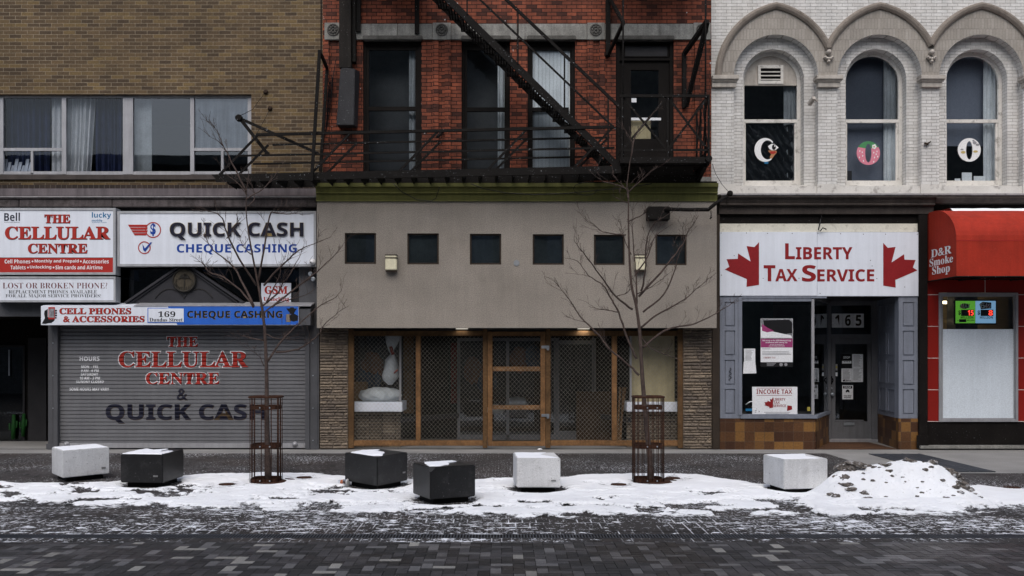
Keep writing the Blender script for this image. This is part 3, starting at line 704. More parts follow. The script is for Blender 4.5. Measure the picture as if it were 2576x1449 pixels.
def snow_heap():
    root = empty('snow_heap', (5.2, 12.95, 0), 'ploughed heap of white snow with dirty clods beside the block bench on the right', 'snow pile')
    xs = np.arange(3.7, 6.9, 0.022); ys = np.arange(11.7, 14.2, 0.022)
    X, Y = np.meshgrid(xs, ys)
    ridge = np.interp(X, [3.75, 4.04, 4.14, 4.28, 4.40, 4.61, 4.80, 4.92, 5.02, 5.11, 5.30, 5.47, 5.65, 5.83, 6.01, 6.19, 6.45, 6.9], [0, .08, .16, .27, .345, .40, .415, .43, .40, .465, .475, .465, .41, .32, .20, .08, .0, 0])
    cy = np.interp(X, [3.7, 4.6, 5.2, 6.2, 6.9], [12.75, 13.0, 13.05, 12.9, 12.8])
    hw = np.interp(X, [3.7, 4.3, 5.2, 6.0, 6.9], [.4, .75, .92, .85, .4])
    t = np.clip(1 - np.abs(Y - cy) / hw, 0, 1); prof = t * t * (3 - 2 * t) * .55 + t * .45
    Z = ridge * prof * (0.86 + .30 * fbm(X * 2.4, Y * 2.4, 70)) + 0.075 * (fbm(X * 5, Y * 5, 71, 6, .62) - .5) * np.clip(ridge * 6 * prof, 0, 1) - 0.012
    # a scooped, broken right flank
    sc = np.exp(-(((X - 5.98) / .16) ** 2 + ((Y - 12.75) / .30) ** 2)); Z = Z - sc * .05 - sc * .12 * (fbm(X * 9, Y * 9, 77) - .5)
    grid_obj('snow_mound', X, Y, Z, 'heap_snow', root)
    def zat(x, y):
        i = min(max(int((x - 3.7) / .022), 0), X.shape[1] - 1); j = min(max(int((y - 11.7) / .022), 0), X.shape[0] - 1)
        return Z[j, i]
    rnd = random.Random(5)
    def clod(x, y, r, lift=.3, sq=.75):
        bm = bmesh.new(); bmesh.ops.create_icosphere(bm, subdivisions=3, radius=1.0)
        sx, sy, sz = r * rnd.uniform(.9, 1.7), r * rnd.uniform(.8, 1.2), r * sq * rnd.uniform(.7, 1.1); s1 = rnd.randrange(1000)
        c = np.array([v.co[:] for v in bm.verts])
        n = fbm(c[:, 0] * 1.7 + 31 + c[:, 2], c[:, 1] * 1.7 + 11 - c[:, 2] * .8, s1, 5, .7)
        z0 = zat(x, y)
        for v, k in zip(bm.verts, n):
            q = v.co * (0.05 + 1.9 * float(k)); v.co = (x + q.x * sx, y + q.y * sy, z0 + r * lift * .5 + q.z * sz)
        mb = MB(); mb.bm(bm, False); mb.build('dirt_clod', 'snow_dirt', root)
    def at(px, py, y): return wx(px, y)
    # the big dirty lumps on the left shoulder and right flank, then scattered small ones (picture x, distance, size)
    for px, y, r in ((2122, 12.98, .085), (2148, 13.0, .13), (2138, 12.95, .09), (2168, 13.0, .07), (2240, 13.0, .075), (2236, 12.92, .05), (2128, 12.75, .06), (2100, 12.9, .04),
                     (2383, 12.95, .07), (2394, 12.9, .09), (2403, 12.85, .085), (2414, 12.8, .06), (2432, 12.75, .055), (2420, 12.6, .08), (2408, 12.5, .06), (2440, 12.7, .05), (2415, 12.45, .04),
                     (2134, 12.62, .065), (2138, 12.55, .055), (2172, 12.5, .065), (2090, 12.58, .05), (2102, 12.5, .055), (2185, 12.32, .07), (2318, 12.42, .03), (2328, 12.75, .045), (2350, 12.95, .06),
                     (2345, 12.8, .03), (2366, 12.65, .05), (2284, 13.0, .06), (2300, 13.0, .035), (2200, 12.95, .035), (2187, 13.0, .035), (2214, 12.9, .025), (2376, 12.3, .06), (2270, 12.3, .04)):
        clod(at(px, 0, y), y + rnd.uniform(-.03, .03), r * rnd.uniform(.55, .85))
    for k in range(40):
        x, y = rnd.uniform(4.3, 6.3), rnd.uniform(12.15, 13.1)
        if zat(x, y) > .03: clod(x, y, rnd.uniform(.012, .026))
snow_heap()

# flush ground lights: rusty rimmed openings in the snow
lab = ['round rusty rimmed ground light in the snow left of the left tree guard', 'round rusty rimmed ground light in the snow right of the left tree guard',
       'round rusty rimmed ground light in the snow left of the right tree guard', 'round rusty rimmed ground light just behind and right of the right tree guard',
       'round ground light in the snow at the far right, past the snow heap']
for (px, py), l in zip(LIGHTS, lab):
    d = gd(py); x = wx(px, d)
    r = empty('ground_light', (x, d, 0), l, 'ground light', 'round lights set flush in the pavement')
    MB().lathe([(.086, .002), (.108, .002), (.108, .018), (.086, .018)], (x, d, 0), seg=28).build('rim', 'corten', r)
    MB().lathe([(.085, .001), (.085, .013)], (x, d, 0), seg=28).build('lens', 'rust_slot', r)

# ------------------------------------------------------------------ granite block benches
def bench(A, Rr, Lf, kind, label):
    A, Rr, Lf = Vector((*A, 0)), Vector((*Rr, 0)), Vector((*Lf, 0))
    B = Rr + Lf - A; c = (A + B) / 2
    e1, e2 = (Rr - A), (Lf - A)
    root = empty('block_bench', (c.x, c.y, 0), label, 'bench', 'granite block benches on the pavement')
    m = 'granite_' + kind
    z0, z1 = 0.07, 0.465
    bm = bmesh.new()
    lo = [bm.verts.new((p.x, p.y, z0)) for p in (A, Rr, B, Lf)]; hi = [bm.verts.new((p.x, p.y, z1)) for p in (A, Rr, B, Lf)]
    bm.faces.new(lo[::-1]); bm.faces.new(hi)
    for i in range(4): bm.faces.new((lo[i], lo[(i + 1) % 4], hi[(i + 1) % 4], hi[i]))
    bmesh.ops.bevel(bm, geom=list(bm.edges), offset=0.010, segments=2, affect='EDGES')
    if label.startswith('chipped'):
        tip = Vector((A.x, A.y, z1)); nn = ((c - A).normalized() * .9 + Vector((0, 0, -.75))).normalized()
        r_ = bmesh.ops.bisect_plane(bm, geom=list(bm.verts) + list(bm.edges) + list(bm.faces), plane_co=tip + nn * .045, plane_no=-nn, clear_outer=True)
        ed = [e for e in r_['geom_cut'] if isinstance(e, bmesh.types.BMEdge)]
        bmesh.ops.contextual_create(bm, geom=ed)
    mb = MB(); mb.bm(bm); mb.build('block', m, root)
    f = .78
    mb = MB(); pts = [c + (p - c) * f for p in (A, Rr, B, Lf)]
    n = [(p.x, p.y, -.01) for p in pts]; q = [(p.x, p.y, z0 + .004) for p in pts]
    for i in range(4): mb.face([n[i], n[(i + 1) % 4], q[(i + 1) % 4], q[i]])
    mb.build('plinth', 'black_void', root)
    return root, A, Rr, Lf, B, e1, e2, z1
def bench_snow(root, A, e1, e2, z, poly, t=.012):   # patch of snow on the seat, poly in the seat's own (u, v)
    bm = bmesh.new()
    c = [sum(p[0] for p in poly) / len(poly), sum(p[1] for p in poly) / len(poly)]
    n = 72
    def bp(k):   # resample the outline and roughen it
        s = (k / n) * len(poly); i = int(s); f = s - i; a, b = poly[i % len(poly)], poly[(i + 1) % len(poly)]
        u, v = a[0] + (b[0] - a[0]) * f, a[1] + (b[1] - a[1]) * f
        w = 1 + .10 * (float(fbm(np.array(u * 9.0 + 3), np.array(v * 9.0 + 5), 8)) - .5) * 2
        return c[0] + (u - c[0]) * w, c[1] + (v - c[1]) * w
    out = [bp(k) for k in range(n)]
    def V(u, v, zz):
        u, v = min(max(u, .012), .988), min(max(v, .012), .988); p = A + e1 * u + e2 * v
        return bm.verts.new((p.x, p.y, zz))
    r0 = [V(u, v, z) for u, v in out]
    r1 = [V(c[0] + (u - c[0]) * .96, c[1] + (v - c[1]) * .96, z + t * .8) for u, v in out]
    r2 = [V(c[0] + (u - c[0]) * .8, c[1] + (v - c[1]) * .8, z + t) for u, v in out]
    for a, b in ((r0, r1), (r1, r2)):
        for i in range(n): bm.faces.new((a[i], a[(i + 1) % n], b[(i + 1) % n], b[i]))
    bm.faces.new(r2)
    bmesh.ops.remove_doubles(bm, verts=bm.verts, dist=1e-6)
    mb = MB(); mb.bm(bm, True); mb.build('snow_cap', 'snow', root)
BL = ['white speckled block bench standing cornerwise in front of the grey shutter', 'black block bench in front of the grey shutter, left of the tree guard', 'black block bench standing cornerwise in front of the stacked stone pier',
      'chipped scratched black block bench nearest the street', 'white block bench in front of the timber gate', 'white block bench half buried by the snow heap', 'white block bench cut off by the left edge of the picture']
polys = [[(.03, .03), (.97, .03), (.97, .97), (.03, .97)], [(.02, .06), (.02, .97), (.55, .97), (.95, .9), (.72, .6), (.97, .35), (.5, .3), (.6, .03)][::-1],
         [(.05, .2), (.2, .03), (.62, .35), (.62, .6), (.9, .75), (.5, .97), (.1, .9)], [(.06, .18), (.25, .08), (.55, .32), (.6, .55), (.9, .72), (.85, .9), (.2, .9)],
         [(.03, .03), (.97, .03), (.6, .6), (.8, .97), (.03, .97)], [(.03, .03), (.85, .05), (.75, .5), (.97, .95), (.03, .97)], None]
for k, (A, Rr, Lf, kind) in enumerate(BENCHES):
    root, A_, R_, L_, B_, e1, e2, z1 = bench(A, Rr, Lf, kind, BL[k])
    if polys[k]: bench_snow(root, A_, e1, e2, z1, polys[k], .006 if kind == 'white' else .014)
    if k in (0, 1, 2, 4):   # small maker's plate low on one face
        fa, fb = (A_, e1) if k in (0, 4) else ((A_, e2) if k == 1 else (A_, e1))
        u = {0: .87, 1: .17, 2: .87, 4: .84}[k]
        p = fa + fb * u; t = fb.normalized(); nrm = Vector((t.y, -t.x, 0))
        if nrm.y > 0: nrm = -nrm
        q = p + nrm * .004; hw, hz = .032, .011
        zc = .165 if k != 2 else .19
        m = MB(); a, b = q - t * hw, q + t * hw
        for off in (0,):
            m.bar(Vector((a.x, a.y, zc)), Vector((b.x, b.y, zc)), .006, .022)
        m.build('plate', 'plate', root)

# ------------------------------------------------------------------ tree guards and young trees
def tree_guard(cx, cy, label):
    root = empty('tree_guard', (cx, cy, 0), label, 'tree guard', 'rusty steel tree guards')
    r = 0.205; zt = 1.235
    def pt(t, rr=r):      # rounded square plan
        c, s = math.cos(t), math.sin(t); k = (abs(c) ** 5 + abs(s) ** 5) ** (-1 / 5)
        return cx + rr * c * k, cy + rr * s * k
    ring = [Vector((*pt(2 * math.pi * i / 40, r + .012), zt)) for i in range(40)]
    MB().tube(ring, .015, 6, closed=True).build('top_ring', 'corten', root)
    for z in (1.085, .53, .04):
        m = MB(); k = 40
        for i in range(k):
            t0, t1 = 2 * math.pi * i / k, 2 * math.pi * (i + 1) / k
            a, b = pt(t0, r - .012), pt(t1, r - .012); a2, b2 = pt(t0, r - .006), pt(t1, r - .006)
            m.face([(*a2, z - .028), (*b2, z - .028), (*b2, z + .028), (*a2, z + .028)]); m.face([(*a, z + .028), (*b, z + .028), (*b, z - .028), (*a, z - .028)])
            m.face([(*a2, z + .028), (*b2, z + .028), (*b, z + .028), (*a, z + .028)])
        m.build('band', 'corten', root)
    for side in range(4):
        for off in (-.88, -.62, -.12, .16, .66):
            t = off * .78
            a = math.pi / 2 * side
            x, y = math.cos(a) * r - math.sin(a) * r * t * 1.15, math.sin(a) * r + math.cos(a) * r * t * 1.15
            MB().tube([(cx + x, cy + y, .0), (cx + x, cy + y, zt)], .0055, 6).build('bar', 'corten', root)
    for z in (1.085, .53, .04):
        for s in (-.11, .03): MB().lathe([(.011, 0), (.011, .01), (.004, .013)], (cx + s + .07, cy - r - .006, z), 'y', 8).build('bolt', 'galvanised', root)
    # grille plate in the ground
    m = MB(); m.lathe([(.02, .006), (.30, .006), (.30, .022), (.02, .022)], (cx + .12, cy, 0), seg=24).build('base_plate', 'corten', root)
tree_guard(*GUARDS[0], 'rusty steel cage guard round the sapling in front of the grey shutter')
tree_guard(*GUARDS[1], 'rusty steel cage guard round the sapling in front of the timber gate')

def sapling(pts_trunk, branches, d0, label, seed, r0=.046):
    rnd = random.Random(seed)
    b0 = P(*pts_trunk[0], d0)
    root = empty('bare_tree', (b0.x, d0, 0), label, 'tree', 'bare saplings in the pavement')
    def smooth(ps, n=4):
        out = []
        for i in range(len(ps) - 1):
            p0, p1, p2, p3 = ps[max(i - 1, 0)], ps[i], ps[i + 1], ps[min(i + 2, len(ps) - 1)]
            for k in range(n):
                t = k / n
                out.append(0.5 * ((2 * p1) + (p2 - p0) * t + (2 * p0 - 5 * p1 + 4 * p2 - p3) * t * t + (3 * p1 - p0 - 3 * p2 + p3) * t ** 3))
        return out + [ps[-1]]
    tr = smooth([P(x, y, d0) for x, y in pts_trunk])
    tr[0].z = -.02
    zt = tr[-1].z
    rad = [max(.0045, r0 * (1 - .93 * ((p.z - tr[0].z) / (zt - tr[0].z)) ** .8)) for p in tr]
    MB().tube(tr, rad, 10).build('trunk', 'bark', root)
    crown = MB()
    def twig(p, dirn, ln, r, lvl):
        n = max(3, int(ln / .05)); q = [p]; dv = dirn.normalized()
        for k in range(n):
            dv = (dv + Vector((rnd.uniform(-.3, .3), rnd.uniform(-.3, .3), rnd.uniform(-.2, .32)))).normalized(); q.append(q[-1] + dv * ln / n)
        crown.tube(q, [max(.0019, r * (1 - .75 * i / n)) for i in range(n + 1)], 5)
        if lvl > 0:
            for k in range(rnd.choice((1, 1, 2))):
                i = rnd.randrange(1, n)
                sd = (q[min(i + 1, n)] - q[i - 1]).normalized(); ax = Vector((rnd.uniform(-1, 1), rnd.uniform(-1, 1), rnd.uniform(-.2, 1)))
                twig(q[i], sd * .8 + ax * .75, ln * rnd.uniform(.35, .6), r * .65, lvl - 1)
    for br in branches:
        slope = rnd.uniform(-.55, .55); a = P(*br[0], d0); ps = []; acc = 0; prev = None
        for x, y in br:
            p = P(x, y, d0)
            if prev is not None: acc += (p - prev).length
            prev = p; ps.append(P(x, y, d0 + slope * acc))
        sm = smooth(ps, 4); ln = sum((sm[i + 1] - sm[i]).length for i in range(len(sm) - 1))
        rb = min(.018, .0060 + .0072 * ln)
        for i in range(1, len(sm)): sm[i] = sm[i] + Vector((rnd.uniform(-1, 1), rnd.uniform(-1, 1), rnd.uniform(-1, 1))) * .006
        crown.tube(sm, [max(.0026, rb * (1 - .85 * i / (len(sm) - 1))) for i in range(len(sm))], 7)
        k = int(3 + ln * 6)
        for _ in range(k):
            i = rnd.randrange(len(sm) // 4, len(sm) - 1); dv = (sm[i + 1] - sm[i]).normalized()
            ax = Vector((rnd.uniform(-1, 1), rnd.uniform(-1, 1), rnd.uniform(-.3, 1)))
            twig(sm[i], dv * .9 + ax * .8, rnd.uniform(.10, .36), .0030, 2)
    crown.build('branches', 'bark', root)
sapling([(675, 1212), (672, 1080), (671, 998), (670, 922), (666, 833), (661, 792), (659, 773), (648, 708), (632, 626), (620, 545), (620, 483), (625, 441), (624, 425)], [
    [(620, 483), (583, 408), (563, 369), (550, 340), (534, 310)], [(563, 369), (548, 355), (523, 341)], [(620, 490), (600, 462), (572, 440), (565, 432)], [(620, 500), (655, 480), (685, 450), (692, 438)],
    [(622, 520), (640, 500), (636, 470), (632, 462)], [(650, 705), (664, 626), (679, 542), (690, 535), (720, 539), (745, 536)], [(645, 718), (602, 652), (570, 584), (560, 548), (530, 532), (500, 530)],
    [(638, 770), (596, 685), (566, 652), (531, 623), (508, 571)], [(637, 773), (615, 741), (563, 698), (527, 685), (508, 662), (487, 656)], [(563, 705), (540, 690), (515, 676)],
    [(664, 718), (697, 679), (735, 643), (759, 626), (798, 610), (834, 595)], [(655, 773), (700, 737), (710, 714), (733, 685), (755, 640), (766, 618)], [(684, 773), (733, 734), (798, 682), (840, 643), (863, 617)],
    [(673, 909), (701, 867), (728, 837), (756, 811), (807, 768), (845, 747), (859, 730)], [(694, 886), (742, 881), (769, 867), (800, 843), (814, 819), (852, 785), (879, 769)], [(664, 921), (652, 898), (639, 886)],
    [(663, 857), (628, 849), (603, 843)], [(632, 640), (612, 620), (600, 590)], [(570, 600), (592, 570), (600, 560)], [(670, 760), (700, 700), (706, 675), (712, 660)], [(660, 790), (700, 762), (760, 745), (800, 722)],
    [(666, 840), (700, 852), (730, 850)]], 14.45, 'bare slender sapling in a cage guard in front of the shutter and pale signs', 11)
sapling([(1637, 1212), (1634, 1150), (1624, 1044), (1616, 949), (1612, 878), (1611, 927 - 60), (1609, 832), (1600, 767), (1588, 714), (1582.5, 625), (1581, 554), (1581, 483), (1577, 471), (1584, 412), (1588, 391), (1591, 354)], [
    [(1588, 391), (1600, 340), (1639, 290)], [(1590, 360), (1578, 335), (1572, 325)], [(1602, 775), (1602, 732), (1597, 661), (1591, 572), (1590, 545)], [(1618, 785), (1670, 739), (1698, 679), (1705, 647), (1722, 610)],
    [(1607, 746), (1677, 668), (1719, 611), (1730, 586), (1758, 540)], [(1613, 732), (1623, 686), (1627, 607), (1648, 561), (1690, 535)], [(1598, 693), (1630, 643), (1648, 593), (1691, 565)],
    [(1613, 824), (1652, 792), (1712, 760), (1751, 728), (1801, 686)], [(1618, 874), (1673, 831), (1748, 814), (1812, 782), (1846, 760)], [(1591, 778), (1549, 746), (1517, 703), (1481, 654), (1456, 622), (1444, 604)],
    [(1602, 903), (1577, 849), (1556, 785), (1534, 746), (1517, 718), (1481, 693), (1453, 657), (1421, 650)], [(1608, 944), (1584, 920), (1534, 878), (1499, 835), (1463, 800), (1442, 768), (1421, 739), (1396, 709)],
    [(1580, 500), (1572, 473), (1518, 456), (1481, 428)], [(1581, 484), (1617, 450), (1646, 423)], [(1575, 591), (1540, 588), (1511, 580), (1497, 567), (1475, 556)], [(1583, 556), (1617, 540), (1629, 527), (1636, 511)],
    [(1580, 510), (1560, 503), (1540, 490)], [(1549, 746), (1580, 735), (1590, 720)], [(1499, 840), (1475, 812), (1440, 803)], [(1556, 785), (1520, 780), (1480, 770)], [(1613, 850), (1640, 878), (1700, 902), (1712, 920)],
    [(1600, 740), (1640, 720), (1680, 690)], [(1588, 640), (1570, 600), (1560, 575)]], 14.45, 'bare slender sapling in a cage guard in front of the stuccoed wall and timber gate', 23)

# ------------------------------------------------------------------ the brown brick building on the left
XB0, XB1, XB2, XB3 = -15.5, wx(812), wx(1789), 16.0
TOP = 12.0
def curtain(a0, a1, b0, b1, d, m, label, folds=9, amp=.03, seed=1, slant=0.0):
    x0, x1, z0, z1 = wx(a0, d), wx(a1, d), wz(b1, d), wz(b0, d)
    n = 60; mb = MB(); rnd = random.Random(seed); ph = rnd.uniform(0, 6)
    rows = 8
    def pt(i, j):
        u, v = i / n, j / rows
        return (x0 + (x1 - x0) * u + slant * (1 - v) * u, d + amp * math.sin(u * folds * 6.28 + ph + .5 * math.sin(v * 3)) + amp * .5 * math.sin(u * folds * 14.1 + ph * 2), z0 + (z1 - z0) * v)
    for i in range(n):
        for j in range(rows): mb.face([pt(i, j), pt(i + 1, j), pt(i + 1, j + 1), pt(i, j + 1)], True)
    return tag(mb.build('curtain', m), label, 'curtain')

bb = empty('brown_brick_building', (-9, F, 0), 'brown brick building with aluminium upstairs windows and a grey roller shutter below', 'building')
wz_b = wz(474)
win_hole = (wx(-160), wx(632), wz(440), wz(237))
m = MB(); wall_sheet(m, XB0, XB1, wz(465), TOP, F, [win_hole], .14); m.build('wall', 'brown_brick', bb)
shell(bb, XB0, XB1 - .01, TOP, 28, (4.6, 8.4))
MB().box(XB0, XB1, F - .004, F + .1, wz(474), wz(465)).build('brick_course', 'dark_header_brick', bb)
MB().box(XB0, wx(640), F - .05, F + .1, wz(453), wz(440.3), .008).build('window_sill', 'brown_sill', bb)
DW = F + .10
wn = MB(); pframe(wn, -160, 632, 237, 440, DW, 9, .05)
def bays(mb, a0, a1, lower, mull=None):
    pass
for a in ((155, 166), (309, 334), (478.5, 488), (-6, 8)): wn.pbox(a[0], a[1], 246, 438, DW - .012, .06)
wn.pbox(8, 155, 372, 379.5, DW - .006, .05); wn.pbox(77, 83, 379.5, 438, DW - .006, .05)
wn.pbox(488, 631, 372, 379.5, DW - .006, .05); wn.pbox(556, 562, 379.5, 438, DW - .006, .05)
wn.pbox(8, 155, 435, 438, DW - .006, .05); wn.pbox(488, 631, 435, 438, DW - .006, .05)
wf = wn.build('window', 'aluminium', bb)
for a0, a1, b0, b1 in ((334, 478.5, 246, 437), (488, 631, 246, 372), (488, 556, 379.5, 436), (562, 631, 379.5, 436), (-150, -6, 246, 437)):
    pane(a0, a1, b0, b1, DW + .03, wf, 'window_glass')
for a0, a1, b0, b1 in ((8, 155, 246, 372), (8, 77, 379.5, 436), (83, 155, 379.5, 436), (166, 309, 246, 437)):
    pane(a0, a1, b0, b1, DW + .03, wf, 'clear_glass')
curtain(128, 160, 246, 440, DW + .22, 'curtain_white', 'narrow white curtain at the right of the leftmost upstairs window', 2, .03, 1)
curtain(20, 125, 246, 440, DW + .30, 'curtain_blue', 'dark blue curtain across the leftmost upstairs window', 6, .05, 2)
curtain(164, 240, 240, 440, DW + .22, 'curtain_white', 'white curtain drawn aside in the second upstairs window from the left', 5, .05, 3, -.10)
curtain(238, 312, 240, 440, DW + .30, 'curtain_blue', 'dark blue curtain beside a white one in the second upstairs window', 4, .05, 4)
curtain(336, 382, 240, 440, DW + .24, 'curtain_white', 'flat white curtain strip at the left of the third upstairs window', 1, .01, 5)
tag(MB().pbox(489, 631, 246, 374, DW + .07, .008).build('plastic_sheet', 'plastic_pale'), 'pale bluish plastic sheet behind the right upstairs aluminium window', 'plastic sheet')
m = MB()
for k in range(8): m.bar(P(10 + k * 9, 437, DW + .09), P(16 + k * 9, 400 + (k % 3) * 8, DW + .16), .07, .01)
tag(m.build('plastic_bundle', 'plastic_pale'), 'crumpled pale plastic in the lower left pane of the leftmost window', 'plastic')

# band, flashing and rusted stone cornice over the signs
MB().pbox(-820, 796, 474, 492.5, F - .03, .2).build('metal_band', 'mauve_band', bb)
MB().pbox(-820, 796, 493.5, 496.2, F - .15, .3, .005).build('flashing', 'flashing', bb); MB().pbox(-820, 796, 496.6, 500.6, F - .12, .3, .005).build('flashing_lip', 'rusted_stone', bb)
m = MB(); cor = [-820, -300, -160, 48, 282, 540, 796]
for a, b in zip(cor, cor[1:]): m.pbox(a + .5, b - .5, 501, 521, F - .10 + .004 * (a % 3), .3, .012)
m.build('cornice', 'rusted_stone', bb)
# dark header wall behind the signs, with the shop front openings
sh = (wx(139), wx(771), 0.0, wz(812)); tr = (wx(293), wx(757), wz(770), wz(660)); al = (wx(-330), wx(121), 0.0, wz(796))
m = MB(); wall_sheet(m, XB0, wx(797), -.02, wz(500), F + .02, [sh, tr, al], .12)
m.build('shop_front', 'charcoal', bb)
m = MB(); m.pbox(-330, 121, 762, 796, F - .06, .1); m.build('header_board', 'guide_grey', bb)
# transom room behind the pediment
m = MB(); m.face([P(270, 780, F + 1.2), P(800, 780, F + 1.2), P(800, 640, F + 1.2), P(270, 640, F + 1.2)]); m.build('transom_back', 'interior_dark', bb)
pane(293, 757, 660, 770, F + .13, bb, 'dark_glass', 'transom_pane')
# pediment with its palm medallion
dP = F - .10
m = MB()
def strip(mb, a, b, w, d, th):   # moulding along a line
    A, B = P(*a, d), P(*b, d); t = (B - A).normalized(); n = Vector((-t.z, 0, t.x))
    if n.z < 0: n = -n
    n = n * w * d / FD
    pts = [A, B, B + n, A + n]; mb.prism([(p.x, p.z) for p in pts], d, d + th)
ap = (463, 664)
m.prism([(p.x, p.z) for p in (P(322, 764, dP), P(604, 764, dP), P(*ap, dP))], dP, dP + .09)
pd = m.build('pediment', 'pediment_grey', bb)
m = MB()
for a in ((316, 764), (610, 764)):
    strip(m, a, ap, 5.5, dP - .07, .15); strip(m, (a[0] + (ap[0] - a[0]) * .02, a[1] + 6), (ap[0], ap[1] + 6), 3, dP - .035, .03)
for s in (-1, 1):   # row of small dentils under the slope
    for k in range(34):
        t = k / 34; x = 463 + s * (20 + 118 * t); y = 664 + 14 + 84 * t + 5
        m.pbox(x - .9, x + .9, y, y + 2.4, dP - .02, .02)
m.build('moulding', 'pediment_grey', pd)
m = MB(); c = []
for k in range(25): t = k / 24; c.append(P(390 + 146 * t, 757 - (30 * math.sin(t * math.pi * 2 - math.pi / 2) + 30) * .0 - 34 * abs(math.sin((t - .5) * math.pi)) ** .6 * (1 - abs(2 * t - 1) ** 3) - 6, dP - .012))
m.tube(c, .006, 5); m.build('scroll', 'medallion_rim', pd)
md = MB().disc(463, 705, 29, dP - .05, .06, 32).build('medallion', 'medallion', pd)
m = MB(); cc = P(463, 705, dP - .055); m.tube([cc + Vector((math.cos(t) * .215, 0, math.sin(t) * .215)) for t in [k * math.pi / 16 for k in range(32)]], .018, 6, closed=True)
m.bar(P(463, 728, dP - .06), P(464, 700, dP - .06), .02, .012)
for k in range(9):
    t = math.pi * k / 8; m.tube([P(464, 700, dP - .06), P(464 + 10 * math.cos(t), 700 - 9 * math.sin(t) - 2, dP - .062), P(464 + 15 * math.cos(t), 703 - 6 * math.sin(t), dP - .062)], [.01, .012, .003], 5)
for s in (-1, 1):
    for k in range(8):
        t = 1.2 + k * .28; m.bar(P(463 + s * 23 * math.cos(t - 1.6), 705 + 23 * math.sin(t - 1.2), dP - .056), P(463 + s * 19 * math.cos(t - 1.6), 702 + 19 * math.sin(t - 1.2), dP - .056), .016, .01)
m.build('relief', 'medallion_rim', bb)
MB().pbox(752, 797, 668, 818, F - .04, .06).build('post', 'guide_grey', bb)
MB().pbox(736, 752, 735, 765, F - .02, .04).build('corner_block', 'charcoal', bb)

# roller shutter
DS = F + .03; PER = .0733; SB, ST = wz(1127.5, DS), wz(812, DS)
PROF = [(0, .020), (.07, .001), (.70, .006), (.80, .006), (1.0, .020)]
def prof(z):
    t = ((z - SB) / PER) % 1.0
    return np.interp(t, [p[0] for p in PROF], [p[1] for p in PROF])
m = MB(); xa, xb = wx(140, DS), wx(770, DS); k = 0; prev = None; zs = []
while SB + k * PER < ST:
    for f, o in PROF[:-1]:
        zs.append((SB + (k + f) * PER, o))
    k += 1
for (za, oa), (zb, ob) in zip(zs, zs[1:]):
    m.face([(xa, DS + oa, za), (xb, DS + oa, za), (xb, DS + ob, zb), (xa, DS + ob, zb)])
shu = m.build('roller_shutter', 'shutter_grey', bb)
MB().box(xa, xb, DS - .03, DS + .04, wz(1127, DS), wz(1115, DS), .006).build('bottom_bar', 'aluminium', shu)
for px in (168, 742):
    MB().lathe([(.055, 0), (.055, .012), (.045, .03), (.03, .045), (.03, .055), (.012, .065)], P(px, 1117.5, DS - .03), 'y', 18).build('lock', 'aluminium', shu)
m = MB()
for a, b in ((121, 133), (133.5, 144.5), (767.5, 778)): MB().pbox(a, b, 818, 1130, F - .05 - .02 * (a > 130), .14).build('shutter_guide', 'guide_grey', shu)
MB().pbox(778.5, 802, 818, 1130, F - .03, .1).build('shutter_guide', 'guide_grey', shu); MB().pbox(793, 797.5, 818, 1116, F - .045, .02).build('cable_duct', 'guide_grey', shu)
MB().pbox(116, 133, 1117, 1130, F - .07, .1).build('guide_foot', 'guide_grey', shu)
m = MB()
for px, ys in ((133, (863, 945, 1027)), (787, (863, 945, 1027, 1108))):
    for py in ys: m.disc(px, py, 1.7, F - .075 if px < 200 else F - .04, .01, 10)
m.build('bolt', 'galvanised', shu)
def drape(out): return out
def shutter_text(body, style, x0, x1, y0, y1, mt, grow=0, dx=0, dy=0, lift=.002):
    o = text(body, style, x0, x1, y0, y1, DS, mt, shu, grow=grow, dx=dx, dy=dy, depth=0)
    me = o.data; bm = bmesh.new(); bm.from_mesh(me); o0 = origin_of(shu)
    zl = [v.co.z + o0.z for v in bm.verts]; lo, hi = min(zl), max(zl)
    kk = int((lo - SB) / PER) - 1
    while SB + kk * PER < hi + PER:
        for f, _ in PROF[:-1]:
            z = SB + (kk + f) * PER
            if lo < z < hi:
                bmesh.ops.bisect_plane(bm, geom=list(bm.verts) + list(bm.edges) + list(bm.faces), plane_co=(0, 0, z - o0.z), plane_no=(0, 0, 1), dist=1e-6)
        kk += 1
    bmesh.ops.triangulate(bm, faces=[f for f in bm.faces if len(f.verts) > 4])
    for v in bm.verts: v.co.y = DS + float(prof(v.co.z + o0.z)) - lift - o0.y
    bm.to_mesh(me); bm.free(); me.update()
    return o
for body, x0, x1, y0, y1 in (('HOURS', 200, 250, 897, 908), ('MON. - FRI.', 204, 248, 918.5, 926), ('9 AM - 6 PM', 203.5, 248, 928.3, 935.6), ('SATURDAY', 203, 246.5, 937.8, 945), ('10 AM - 3 PM', 200, 251, 947, 954.6),
                            ('SUNDAY CLOSED', 191.5, 260.5, 956.3, 963.6), ('SOME HOURS MAY VARY', 174.5, 274, 975, 982.6)):
    shutter_text(body, 'sans', x0, x1, y0, y1, 'letter_white')
for body, x0, x1, y0, y1 in (('THE', 420, 497, 847, 872), ('CELLULAR', 299, 623, 884, 924), ('CENTRE', 367, 551, 937, 967)):
    shutter_text(body, 'serif', x0, x1, y0, y1, 'letter_white', grow=.045, lift=.0015)
    shutter_text(body, 'serif', x0 + 1.2, x1 + 1.0, y0 + 1.0, y1 + 1.0, 'letter_black', grow=.012, lift=.0024)
    shutter_text(body, 'serif', x0, x1, y0, y1, 'letter_red', grow=.008, lift=.0034)
